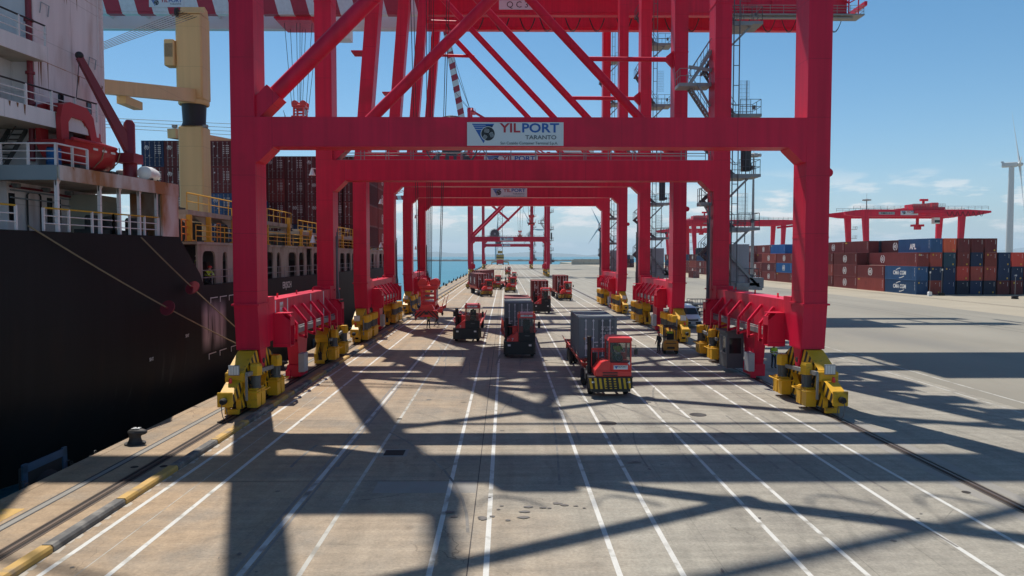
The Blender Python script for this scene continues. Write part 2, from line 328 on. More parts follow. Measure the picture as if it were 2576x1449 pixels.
    f = M_('MULTIPLY', f, M_('MULTIPLY_ADD', sp, -0.6, 1.0))
    # hairline cracks
    wv = noise(one, 0.8, 4); wvec = n.new('ShaderNodeVectorMath'); wvec.operation = 'ADD'; l.new(one, wvec.inputs[0])
    sc = n.new('ShaderNodeVectorMath'); sc.operation = 'SCALE'; sc.inputs[0].default_value = (1.2, 1.2, 0); l.new(wv, sc.inputs['Scale']); l.new(sc.outputs[0], wvec.inputs[1])
    v2 = n.new('ShaderNodeTexVoronoi'); v2.feature = 'DISTANCE_TO_EDGE'; v2.inputs['Scale'].default_value = 0.16; l.new(wvec.outputs[0], v2.inputs['Vector'])
    ck = M_('MULTIPLY', M_('SUBTRACT', 0.0035, v2.outputs[0], clamp=True), 260.0, clamp=True); ck = M_('MULTIPLY', ck, M_('MULTIPLY', M_('SUBTRACT', noise(one, 0.35, 3), 0.50, clamp=True), 8, clamp=True))
    f = M_('MULTIPLY', f, M_('MULTIPLY_ADD', ck, -0.55, 1.0))
    s = n.new('ShaderNodeVectorMath'); s.operation = 'SCALE'; l.new(c, s.inputs[0]); l.new(f, s.inputs['Scale']); l.new(s.outputs[0], b.inputs['Base Color'])
    bp = n.new('ShaderNodeBump'); bp.inputs['Strength'].default_value = 0.25; bp.inputs['Distance'].default_value = 0.02; l.new(fi, bp.inputs['Height']); l.new(bp.outputs[0], b.inputs['Normal'])
ground_mat()
mat('yard_concrete', (0.34, 0.29, 0.21), 0.85, var=0.13, scale=0.12, col2=(0.25, 0.22, 0.17), c2amt=0.45, c2scale=0.07, c2sharp=4, fine=0.12)
mat('yard_asphalt', (0.245, 0.222, 0.176), 0.85, var=0.22, scale=0.10, col2=(0.17, 0.16, 0.14), c2amt=0.48, c2scale=0.06, c2sharp=4, fine=0.12, streak=(1, 0.35, 1))
mat('quay_wall', (0.16, 0.14, 0.12), 0.9, var=0.3, scale=0.4, bump=0.3)
mat('rail_steel', (0.12, 0.085, 0.065), 0.5, 0.4, var=0.3, scale=1.2)
mat('slot_dark', (0.025, 0.018, 0.014), 0.9, var=0.3)
mat('line_white', (0.56, 0.545, 0.50), 0.7, var=0.12, scale=1.2, col2=(0.27, 0.25, 0.21), c2amt=0.46, c2scale=1.3, c2sharp=7, fine=0.3)
mat('line_faded', (0.43, 0.41, 0.36), 0.75, var=0.12, scale=1.2, col2=(0.27, 0.25, 0.21), c2amt=0.53, c2scale=1.3, c2sharp=7, fine=0.2)
mat('line_tyre', (0.50, 0.49, 0.46), 0.7, var=0.2, scale=1.2, col2=(0.17, 0.15, 0.13), c2amt=0.49, c2scale=1.1, c2sharp=6, fine=0.3)
mat('joint', (0.06, 0.05, 0.045), 0.9, var=0.4, scale=1.5)
mat('kerb_yellow', (0.50, 0.30, 0.075), 0.7, var=0.2, scale=1.2, col2=(0.27, 0.19, 0.11), c2amt=0.50, c2scale=1.6)
mat('kerb_black', (0.10, 0.095, 0.09), 0.75, var=0.3, scale=1.2, col2=(0.24, 0.22, 0.19), c2amt=0.56, c2scale=1.5)
mat('iron', (0.04, 0.036, 0.034), 0.7, 0.2, var=0.3, scale=3)
mat('rock', (0.10, 0.095, 0.09), 0.95, var=0.4, scale=0.2)
mat('hill_green', (0.08, 0.095, 0.075), 0.95, var=0.3, scale=0.001)
YEND = 668
def quay_sheet(name, x0, x1, y0, y1, z, m, parent=None, kind='structure'):
    mb = MB(); mb.add([(x0, y0, z), (x1, y0, z), (x1, y1, z), (x0, y1, z)], [(0, 1, 2, 3)]); return mb.build(name, m, parent, kind=kind)
mb = MB(); mb.box(XE, 68, -40, YEND, -9, 0); quay = mb.build('quay', ['quay_concrete'], kind='structure')
quay_sheet('asphalt_apron', 26.9, 68, -40, YEND - 2, 0.004, 'yard_asphalt')
mb = MB(); mb.box(68, 900, -40, 900, -9, 0.0); mb.build('yard_pavement', ['yard_concrete'], kind='structure')
mb = MB(); mb.box(52, 67.99, YEND + .01, 700, -9, -0.02); mb.build('pier', ['yard_concrete'], kind='structure')
quay_sheet('quay_face', 0, 0.01, 0, 0.01, -8, 'quay_wall') if 0 else None
# cope: slightly different strip along the edge
mb = MB(); mb.box(XE - 0.06, XE + 0.28, -40, YEND, -1.6, 0.012); mb.build('cope', ['quay_concrete'], quay)
# lane lines : (x, y0, y1, width, material)
LINES = [(-11.66, .15, 'line_white'), (-9.95, .15, 'line_white'), (-6.66, .17, 'line_tyre'), (-5.17, .13, 'line_faded'), (-1.92, .15, 'line_white'), (-.49, .15, 'line_white'), (2.87, .15, 'line_white'), (4.46, .15, 'line_white'), (7.64, .14, 'line_white'), (9.08, .14, 'line_white'), (12.42, .15, 'line_white'), (14.25, .14, 'line_white')]
for x, wd, m in LINES: quay_sheet('lane_line', x - wd / 2, x + wd / 2, 6, YEND - 8, 0.004, m)
quay_sheet('lane_line', -10.78, -10.75, 6, 200, 0.004, 'line_faded')
for x in (26.2, 28.1): quay_sheet('lane_line', x, x + .16, 6, YEND - 8, 0.008, 'line_faded')
for x in (54.0, 55.9): quay_sheet('expansion_joint', x, x + .09, -20, YEND - 8, 0.008, 'joint')
for x in (79.6, 80.6): quay_sheet('gantry_rail_slot', x, x + .22, -20, 890, 0.006, 'slot_dark')
for x in (62.0,): quay_sheet('expansion_joint', x, x + .05, -20, YEND - 8, 0.008, 'joint')
quay_sheet('expansion_joint', -.985, -.955, 6, YEND - 8, 0.004, 'joint')
mb = MB()                                            # tyre scuffs beside the third line
for x0, x1 in ((-6.92, -6.80), (-6.52, -6.44)): mb.add([(x0, 8, .0035), (x1, 8, .0035), (x1, 60, .0035), (x0, 60, .0035)], [(0, 1, 2, 3)])
mat('tyre_mark', (0.20, 0.18, 0.16), 0.8, var=0.25, scale=0.8, fine=0.3)
mb.build('tyre_marks', ['tyre_mark'], kind='structure')
for y in (25.4, 61, 98):
    quay_sheet('expansion_joint', XE + .4, -1.0, y, y + .03, 0.0045, 'joint')
    quay_sheet('expansion_joint', -1.0, XL - 1, y + 16.1, y + 16.125, 0.0045, 'joint')
mat('patch', (0.26, 0.24, 0.21), 0.85, var=0.12, scale=1.2, fine=0.2)
quay_sheet('repair_patch', -4.5, -1.0, 24.1, 25.35, 0.0035, 'patch')
quay_sheet('repair_patch', 11.2, 12.2, 20.6, 21.5, 0.0035, 'tyre_mark')
# stains: oil spots, rubber skid strips and hairline joints, each a thin film on the slab
random.seed(17)
mat('oil_stain', (0.115, 0.102, 0.090), 0.55, var=0.3, scale=4, fine=.4)
mat('skid_mark', (0.185, 0.167, 0.145), 0.8, var=0.35, scale=1.5, fine=.5, col2=(0.27, 0.245, 0.2), c2amt=.5, c2scale=1.8)
mb = MB()
for k in range(64):
    y = 17 + 75 * random.random() ** 1.8; x = random.choice(LINES)[0] + random.uniform(-1.9, 1.9); r = random.uniform(.025, .10) * (1 + y / 120); n_ = 9; el_ = random.uniform(.5, 1.6)
    mb.add([(x + r * el_ * random.uniform(.5, 1.2) * math.cos(2 * math.pi * i / n_), y + r / el_ * random.uniform(.5, 1.2) * math.sin(2 * math.pi * i / n_), .012 + .00004 * k) for i in range(n_)], [tuple(range(n_))])
for cx_, cy_ in ((.6, 22.6), (-1.0, 22.0), (1.9, 22.9), (-.3, 21.7), (5.6, 27.5)):
    for k in range(5): x = cx_ + random.uniform(-.9, .9); y = cy_ + random.uniform(-.35, .35); r = random.uniform(.04, .12); mb.add([(x + 1.7 * r * random.uniform(.5, 1.2) * math.cos(.785 * i), y + r * random.uniform(.5, 1.2) * math.sin(.785 * i), .020 + .0002 * k + .0013 * cx_ / 6) for i in range(8)], [tuple(range(8))])
mb.build('oil_spots', ['oil_stain'], quay, kind='stuff')
mb = MB()
for k in range(30):
    x = random.uniform(-9, 14); y = random.uniform(17, 70); ln = random.uniform(3, 14); cv = random.uniform(-.03, .03); a = random.uniform(-.06, .06); w_ = random.uniform(.05, .13); P = []
    for i in range(9): t = ln * i / 8; P.append((x + a * t + cv * t * t, y + t))
    for off in ((0, 1.75) if random.random() < .6 else (0,)):
        for i in range(8): (x0_, y0_), (x1_, y1_) = P[i], P[i + 1]; zz = .0052 + .0001 * k + (.00005 if off else 0); mb.add([(x0_ + off, y0_, zz), (x0_ + off + w_, y0_, zz), (x1_ + off + w_, y1_, zz), (x1_ + off, y1_, zz)], [(0, 1, 2, 3)])
mb.build('skid_marks', ['skid_mark'], quay, kind='stuff')
# crane rails : slot, rail head
for nm, x in (('waterside', XW), ('landside', XL)):
    sl_ = .23 if x < 0 else .22
    quay_sheet('rail_slot', x - sl_, x + sl_, -20, YEND - 3, 0.003, 'slot_dark')
    mb = MB(); mb.box(x - .05, x + .05, -20, YEND - 3, 0.0, .03); mb.box(x - .08, x + .08, -20, YEND - 3, 0.004, .012)
    mb.box(x - sl_ - .02, x - sl_ + .03, -20, YEND - 3, 0, .014); mb.box(x + sl_ - .03, x + sl_ + .02, -20, YEND - 3, 0, .014)
    mb.build('crane_rail', ['rail_steel'], kind='structure')
quay_sheet('rail_margin', XL - .75, XL - .32, -20, YEND - 3, 0.0035, 'patch'); quay_sheet('rail_margin', XL + .32, XL + .8, -20, YEND - 3, 0.0035, 'patch')
mb = MB()                                            # cable trench of the waterside
mb.box(-15.0, -14.93, -20, YEND - 3, 0, .010); mb.box(-14.72, -14.66, -20, YEND - 3, 0, .010); mb.build('cable_trench', ['dark_steel'], kind='structure')
quay_sheet('cable_trench_cover', -14.93, -14.72, -20, YEND - 3, 0.006, 'patch')
# kerb blocks, alternating yellow and black
kb = MB(); kb.prism([(-.17, 0), (.17, 0), (.17, .13), (.12, .2), (-.15, .2), (-.17, .17)], 'y', 0.02, 3.70)
km = kb.mesh('kerb_block', ['kerb_yellow'])
i = 0; y = 8.1
while y < YEND - 12:
    link('kerb_block', km, quay, loc=(-12.38 + random.uniform(-.012, .012), y, 0), mat_=('kerb_yellow', 'kerb_black')[i % 2]); y += 3.74; i += 1
mb = MB()                                            # crumbling mortar along the kerb foot
for k in range(260):
    yy = 10 + k * .45 + random.uniform(-.2, .2); a = random.uniform(.04, .2); mb.add([(-12.2, yy, .004), (-12.2 + a, yy + .05, .005), (-12.2 + a * .8, yy + .3, .005), (-12.2, yy + .42, .004)], [(0, 1, 2, 3)])
mat('mortar', (0.42, 0.37, 0.30), 0.9, var=0.2, scale=2)
mb.build('kerb_mortar', ['mortar'], quay, kind='stuff')
# drains, manholes, lashing rings
mb = MB(); mb.box(-4.9, -4.1, 28.7, 29.5, 0, .008); mb.build('drain_grate', ['slot_dark'], quay)
mb = MB(); mb.box(-5.05, -3.95, 28.55, 29.65, 0, .005); mb.build('drain_surround', ['patch'], quay)
for x, y in ((4.9, 34.2), (9.7, 36.0)):
    mb = MB(); mb.lathe([(.42, 0), (.42, .012), (.34, .014), (.33, .008), (.02, .009)], 24, (x, y, 0)); mb.build('manhole_cover', ['iron'], quay)
for x, y in ((-14.05, 27.2), (-13.0, 27.3), (15.6, 24.0), (-5.2, 35.2)):
    mb = MB(); mb.lathe([(.14, 0), (.14, .01), (.02, .012)], 14, (x, y, 0)); mb.build('socket_cover', ['slot_dark'], quay)
mb = MB(); mb.box(-16.1, -15.2, 20.0, 22.7, 0, .006); mb.build('ladder_marking', ['kerb_yellow'], quay)
mb = MB()
for yy in (20.7, 21.2, 21.7): mb.path([(-16.35, yy, .0), (-16.3, yy, .16)], .015, 6)
mb.path([(-16.42, 20.3, 0), (-16.3, 20.6, .16), (-16.3, 21.8, .16), (-16.42, 22.1, 0)], .02, 6)
mb.build('ladder_handle', ['iron'], quay)
# bollards
bl = MB(); bl.lathe([(.42, 0), (.42, .05), (.30, .07), (.25, .16), (.21, .36), (.22, .46)], 20, (0, 0, 0))
bl.ball((.10, 0, .50), .42, .24, .15, 16, 10); bl.lathe([(.24, .3), (.27, .5), (.2, .6)], 16, (0, 0, 0))
bm_ = bl.mesh('bollard', ['iron'])
ys = [30.6, 50.6, 74.5] + [94.5 + 19.6 * i for i in range(28)]
for i, y in enumerate(ys):
    b_ = link('mooring_bollard', bm_, loc=(-15.75, y, .012), label=('black cast iron mooring bollard numbered 25 on the quay edge' if i == 0 else 'black mooring bollard on the quay edge, the %d%s beyond the numbered one' % (i, 'st' if i in (1, 21) else 'nd' if i in (2, 22) else 'rd' if i in (3, 23) else 'th')), cat='bollard', group='bollards along the quay edge')
    if i == 0:
        mb = MB(); put_text(mb, '25', .06, 0, .665, .34, 'up'); mb.build('painted_number', ['print_white'], b_)
# fenders : blue panel frame, rubber cone, chains
fp = MB(); fp.box(-.12, .0, -1.3, 1.3, -2.6, .42, mi=1); fp.box(-.02, .06, -1.3, -1.05, -2.6, .55); fp.box(-.02, .06, 1.05, 1.3, -2.6, .55); fp.box(-.02, .06, -1.3, 1.3, .22, .5)
mat('fender_blue', (0.022, 0.075, 0.14), 0.6, var=0.15, scale=1.5, col2=(0.18, 0.10, 0.07), c2amt=0.38, c2scale=1.4)
fpm = fp.mesh('panel', ['fender_blue', 'rubber'])
fr_ = MB(); fr_.lathe([(.95, .06), (.8, .25), (.62, .6), (.58, .72)], 20, (0, 0, -.95), ax='x'); frm = fr_.mesh('rubber_cone', ['rubber'])
fcm = []
for sy in (-1, 1):
    fc = MB()
    for k in range(9):
        t = k / 8; c = Vector((-.05 + .75 * t, sy * (1.2 + .9 * t), .1 - .35 * math.sin(math.pi * t))); rr = .07
        fc.path([tuple(c + (Vector((0, 1, 0)) * (1.4 * rr * math.cos(a)) + (Vector((1, 0, 0)) if k % 2 else Vector((0, 0, 1))) * (.8 * rr * math.sin(a)))) for a in [i * math.pi / 4 for i in range(8)]], .018, 5, closed=True)
    fcm.append(fc.mesh('chain', ['dark_steel']))
for i in range(34):
    y = 27.0 + 19.6 * i
    o = thing('quay_fender', 'blue fender panel on the quay wall, %s' % ('nearest one, bottom left' if i == 0 else 'the %d%s one beyond the nearest' % (i, 'st' if i in (1, 21, 31) else 'nd' if i in (2, 22, 32) else 'rd' if i in (3, 23, 33) else 'th')), 'fender', (XE - .8, y, -.03), 0, 'fenders along the quay wall')
    link('panel', fpm, o); link('rubber_cone', frm, o)
    if i < 6:
        for q_ in fcm: link('chain', q_, o)
# sea, breakwater, far hills
def sea_mat():
    m = bpy.data.materials.new('sea_water'); m.use_nodes = True; MATS['sea_water'] = m
    t = m.node_tree; n = t.nodes; l = t.links; b = n['Principled BSDF']; b.inputs['Base Color'].default_value = (0.012, 0.135, 0.19, 1); b.inputs['Roughness'].default_value = 0.28; b.inputs['IOR'].default_value = 1.33
    b.inputs['Specular IOR Level'].default_value = 0.35
    g = n.new('ShaderNodeNewGeometry'); mp = n.new('ShaderNodeMapping'); mp.inputs['Scale'].default_value = (1, 1.3, 1); l.new(g.outputs['Position'], mp.inputs[0])
    hs_ = []
    for s, d in ((0.35, 6), (0.05, 4)):
        q = n.new('ShaderNodeTexNoise'); q.inputs['Scale'].default_value = s; q.inputs['Detail'].default_value = d; q.inputs['Roughness'].default_value = .65; l.new(mp.outputs[0], q.inputs['Vector']); hs_.append(q.outputs[0])
    a = n.new('ShaderNodeMath'); a.operation = 'MULTIPLY_ADD'; l.new(hs_[1], a.inputs[0]); a.inputs[1].default_value = 2.0; l.new(hs_[0], a.inputs[2])
    bp = n.new('ShaderNodeBump'); bp.inputs['Strength'].default_value = 0.5; bp.inputs['Distance'].default_value = 0.5; l.new(a.outputs[0], bp.inputs['Height']); l.new(bp.outputs[0], b.inputs['Normal'])
    q = n.new('ShaderNodeTexNoise'); q.inputs['Scale'].default_value = 0.012; q.inputs['Detail'].default_value = 5; mp2 = n.new('ShaderNodeMapping'); mp2.inputs['Scale'].default_value = (0.3, 1, 1); l.new(g.outputs['Position'], mp2.inputs[0]); l.new(mp2.outputs[0], q.inputs['Vector'])
    x = n.new('ShaderNodeMix'); x.data_type = 'RGBA'; l.new(q.outputs[0], x.inputs[0]); x.inputs[6].default_value = (0.010, 0.125, 0.19, 1); x.inputs[7].default_value = (0.022, 0.20, 0.25, 1); l.new(x.outputs[2], b.inputs['Base Color'])
sea_mat()
mb = MB(); mb.add([(-9000, -200, -2.4), (9000, -200, -2.4), (9000, 7000, -2.4), (-9000, 7000, -2.4)], [(0, 1, 2, 3)]); mb.build('sea', ['sea_water'], kind='structure')
mb = MB(); y = 1380; random.seed(3)
for k in range(130):
    x = -900 + k * 8.4; h = random.uniform(-.4, .7); mb.prism([(-8, -4), (-5, -1.2 + h * .5), (-1.5, .4 + h), (2, .5 + h * .6), (6, -1.0), (9, -4)], 'x', x, x + 8.5); 
mb.M = Matrix.Identity(4)
for i_, v in enumerate(mb.v): mb.v[i_] = Vector((v.x, v.y + 1380, v.z))
mb.build('breakwater', ['rock'], kind='structure')
mat('motor_grey', (0.11, 0.115, 0.115), 0.5, 0.2, var=0.25, scale=3)
# ================================================================== SHIP-TO-SHORE CRANES
CX = 1.4; GX = 15.1; FY = 8.5; LW = 1.25; LD = 1.7; ZF = 5.4; ZB0, ZB1 = 13.75, 15.25; ZG = 43.0
def railing(mb, pts, h=1.1, step=1.5, r=.025, mids=1, n=5):
    for a, b in zip(pts[:-1], pts[1:]):
        a = Vector(a); b = Vector(b); ln = (b - a).length; k = max(1, round(ln / step)); up = Vector((0, 0, h))
        for i in range(k + 1): p = a.lerp(b, i / k); mb.tube(p, p + up, r, n=n)
        for j in range(mids + 1): u = up * ((j + 1) / (mids + 1)); mb.tube(a + u, b + u, r, n=n)
def sign_board(parent, x, y, z, wd, full=True, nm='sign_board'):
    """white board with blue triangle and ball emblem, facing -y; (x, z) is the centre"""
    s = wd / 1595.0; ht = 385 * s
    mb = MB(); mb.box(x - wd / 2, x + wd / 2, y - .05, y, z - ht / 2, z + ht / 2); bd = mb.build(nm, ['sign_white'], parent)
    X = lambda px: x - wd / 2 + (px - 545) * s
    Z = lambda pz: z + ht / 2 - (pz - 215) * s
    yy = y - .054
    e = MB(); e.mi = 0
    # triangle cut into bands by thin white lines on its left side
    def tri(z0, z1, cut):
        f = lambda t: (t - 240) / 320.0
        l0, r0 = 625 + 190 * f(z0), 995 - 180 * f(z0); l1, r1 = 625 + 190 * f(z1), 995 - 180 * f(z1)
        e.prism([(X(l0), Z(z0)), (X(r0), Z(z0)), (X(r1), Z(z1)), (X(l1), Z(z1))], 'y', yy, yy + .006)
    for a, b in ((240, 262), (269, 294), (301, 330), (338, 558)): tri(a, b, 0)
    e.prism([(X(850), Z(262)), (X(980), Z(262)), (X(955), Z(300)), (X(860), Z(300))], 'y', yy, yy + .0055)
    e.build('emblem_triangle', ['sign_blue'], bd)
    c = MB(); c.lathe([(122 * s, 0), (122 * s, .006)], 28, (X(890), yy - .006, Z(405)), ax='y', mi=1); c.lathe([(112 * s, 0), (112 * s, .006)], 28, (X(890), yy - .012, Z(405)), ax='y', mi=0)
    for k, (ang, off) in enumerate(((8, (-20, -50)), (128, (-55, 60)), (248, (62, 15)))):
        for j in range(4):
            o = off; a = math.radians(ang); dx, dz = math.cos(a), math.sin(a); cx_, cz_ = 890 + o[0] - dz * (j - 1.5) * 17, 405 + o[1] + dx * (j - 1.5) * 17
            lg = 46 - abs(j - 1.5) * 6
            c.beam((X(cx_ - dx * lg), yy - .016, Z(cz_ - dz * lg)), (X(cx_ + dx * lg), yy - .016, Z(cz_ + dz * lg)), 5 * s, .004, up=(0, 1, 0), mi=1)
    c.build('emblem_ball', ['black', 'sign_white'], bd)
    for key, px, pz, hh, m, wpx in (('yil', 1258, 316, 150, 'sign_red', 345), ('port', 1755, 316, 150, 'sign_blue', 610), ('taranto', 1765, 465, 68, 'sign_grey', 515), ('san', 1572, 560, 46, 'sign_grey', 950)):
        if key == 'san' and not full: continue
        vs, _ = TXT[key]; w0 = max(v[0] for v in vs) - min(v[0] for v in vs); size = hh * s / .72
        t = MB(); put_text(t, key, X(px), yy - .006, Z(pz), size, sx=wpx * s / (w0 * size)); t.build('lettering', [m], bd)
    return bd
def bogie(parent, x, y, sx, sy, tubs):
    T = Matrix.Translation((x, y, 0)) @ Matrix.Diagonal((sx, sy, 1, 1))
    def mk(): q = MB(); q.M = T; return q
    e = mk(); e.prism([(-2.3, 1.55), (2.3, 1.55), (2.62, 1.9), (2.5, 2.15), (.95, 2.98), (-.95, 2.98), (-2.5, 2.15), (-2.62, 1.9)], 'x', -.45, .45, mi=0, cap=1)
    e.box(-.5, .5, 2.35, 2.68, 1.6, 2.1, .03, mi=0)
    root = e.build('bogie', ['yellow', 'hazard'], parent)
    for a_ in (-.56, .46): p = mk(); p.prism([(-.55, 3.04), (.55, 3.04), (.2, 2.0), (-.2, 2.0)], 'x', a_, a_ + .1); p.build('pin_bracket', ['crane_red'], root)
    p = mk(); p.tube((-.6, 0, 2.35), (.6, 0, 2.35), .14, n=12)
    for c in (-1.65, 1.65): p.tube((-.52, c, 1.45), (.52, c, 1.45), .12, n=10)
    p.build('pin', ['dark_steel'], root)
    t = mk(); t.beam((.62, -2.4, 1.75), (.62, 2.7, 2.02), .16, .2); t.beam((.6, 2.72, .7), (.6, 2.72, 2.0), .1, .1); t.build('cable_tray', ['galvanised'], root)
    for c in (-1.65, 1.65):
        f = mk()
        poly = [(c - 1.32, .32), (c + 1.32, .32), (c + 1.34, .78), (c + .75, 1.3), (c + .4, 1.62), (c - .4, 1.62), (c - .75, 1.3), (c - 1.34, .78)]
        f.prism(poly, 'x', -.42, -.16, mi=0, cap=1); f.prism(poly, 'x', .16, .42, mi=0, cap=1); f.box(-.16, .16, c - .35, c + .35, .5, 1.5, mi=0)
        f.box(-.36, .36, c + 1.34, c + 1.52, .08, .34, .02, mi=0); f.box(-.36, .36, c - 1.52, c - 1.34, .08, .34, .02, mi=0)
        f.build('truck_frame', ['yellow', 'hazard'], root)
        for dy in (-.72, .72):
            wv = mk(); wv.lathe([(.30, -.14), (.42, -.14), (.42, -.10), (.37, -.09), (.37, .09), (.42, .10), (.42, .14), (.30, .14)], 18, (0, c + dy, .44), ax='x'); wv.build('wheel', ['dark_steel'], root)
        m = mk()
        cells = 2 if tubs == 1 else 3
        span = 1.45 if cells == 2 else 2.3
        for k in range(cells):
            yc = c + (k - (cells - 1) / 2) * span / cells
            hw = span / cells / 2 - .05
            m.prism([(yc - hw, 1.12), (yc + hw, 1.12), (yc + hw * .86, .24), (yc - hw * .86, .24)], 'x', .46, .98); m.box(.5, .94, yc - hw * .7, yc + hw * .7, 1.12, 1.2, .03)
        m.build('drive_tub', ['yellow'], root)
        g = mk(); g.path([(.4, c - span / 2 - .08, 1.05), (1.12, c - span / 2 - .08, 1.05), (1.18, c - span / 2, 1.05), (1.18, c + span / 2, 1.05), (1.12, c + span / 2 + .08, 1.05), (.4, c + span / 2 + .08, 1.05)], .035, 8); g.build('guard_rail', ['yellow'], root)
        for k in range(tubs if tubs == 1 else 3):
            yc = c + (0.1 if tubs == 1 else (k - 1) * .8); r = .23 if tubs == 1 else .2
            q = mk(); q.lathe([(r * 1.15, 1.18), (r * 1.15, 1.28), (r, 1.3), (r, 1.95)], 14, (.74, yc, 0))
            for a in range(10): q.box(.74 + r * math.cos(a * .628) - .012, .74 + r * math.cos(a * .628) + .012, yc + r * math.sin(a * .628) - .03, yc + r * math.sin(a * .628) + .03, 1.35, 1.9)
            q.build('motor', ['motor_grey'], root)
            h = mk(); h.lathe([(r * 1.4, 1.84), (r * 1.46, 1.88), (r * 1.46, 2.32), (r * 1.25, 2.44)], 6 if tubs == 1 else 10, (.74, yc, 0)); ho = h.mesh('motor_hood', ['yellow'])
            for pl in ho.polygons: pl.use_smooth = False
            link('motor_hood', ho, root)
    b = mk(); b.prism([(2.55, 1.5), (2.9, .95), (3.95, .72), (4.02, .95), (3.9, 1.18), (3.05, 1.62), (2.6, 1.75)], 'x', -.34, .34, mi=0, cap=1); b.box(-.38, .38, 3.93, 4.02, .62, 1.35, .03, mi=0); b.build('buffer_arm', ['yellow', 'hazard'], root)
    b = mk(); b.lathe([(.13, 4.02), (.16, 4.1), (.16, 4.3), (.11, 4.42)], 14, (0, 0, .95), ax='y'); b.build('buffer', ['rubber'], root)
    b = mk(); b.lathe([(.08, 1.62), (.09, 1.7), (.07, 1.86), (.02, 1.9)], 12, (-.1, 3.0, 0)); b.build('beacon', ['truck_red'], root)
    b = mk(); b.box(-.28, .28, 2.74, 2.82, 1.98, 2.5, .02, mi=0)
    for k in range(4): b.box(-.25 + k * .13, -.14 + k * .13, 2.82, 2.83, 2.02, 2.46, mi=1)
    b.build('floodlight', ['galvanised', 'white_paint'], root)
    b = mk(); b.path([(-.1 + .2 * math.sin(a * .4), 4.0 + .62 * math.sin(a * .52), .95 - .46 * (1 - math.cos(a * .52))) for a in range(13)], .02, 6); b.build('hose', ['grey_dark'], root)
    return root
def stair_flight(mb, p0, p1, wd, ax):
    """stringers, treads and handrail between two landings; ax is the width axis vector"""
    p0 = Vector(p0); p1 = Vector(p1); a = Vector(ax) * (wd / 2); n = max(3, int(abs(p1.z - p0.z) / .24)); up = Vector((0, 0, 1.0))
    for s in (-1, 1):
        mb.beam(p0 + a * s, p1 + a * s, .05, .2); mb.tube(p0 + a * s + up, p1 + a * s + up, .025, n=5)
        for k in range(0, 5): q = p0.lerp(p1, k / 4) + a * s; mb.tube(q, q + up, .02, n=5)
    for i in range(n): q = p0.lerp(p1, (i + .5) / n); mb.beam(q - a, q + a, .22, .03)
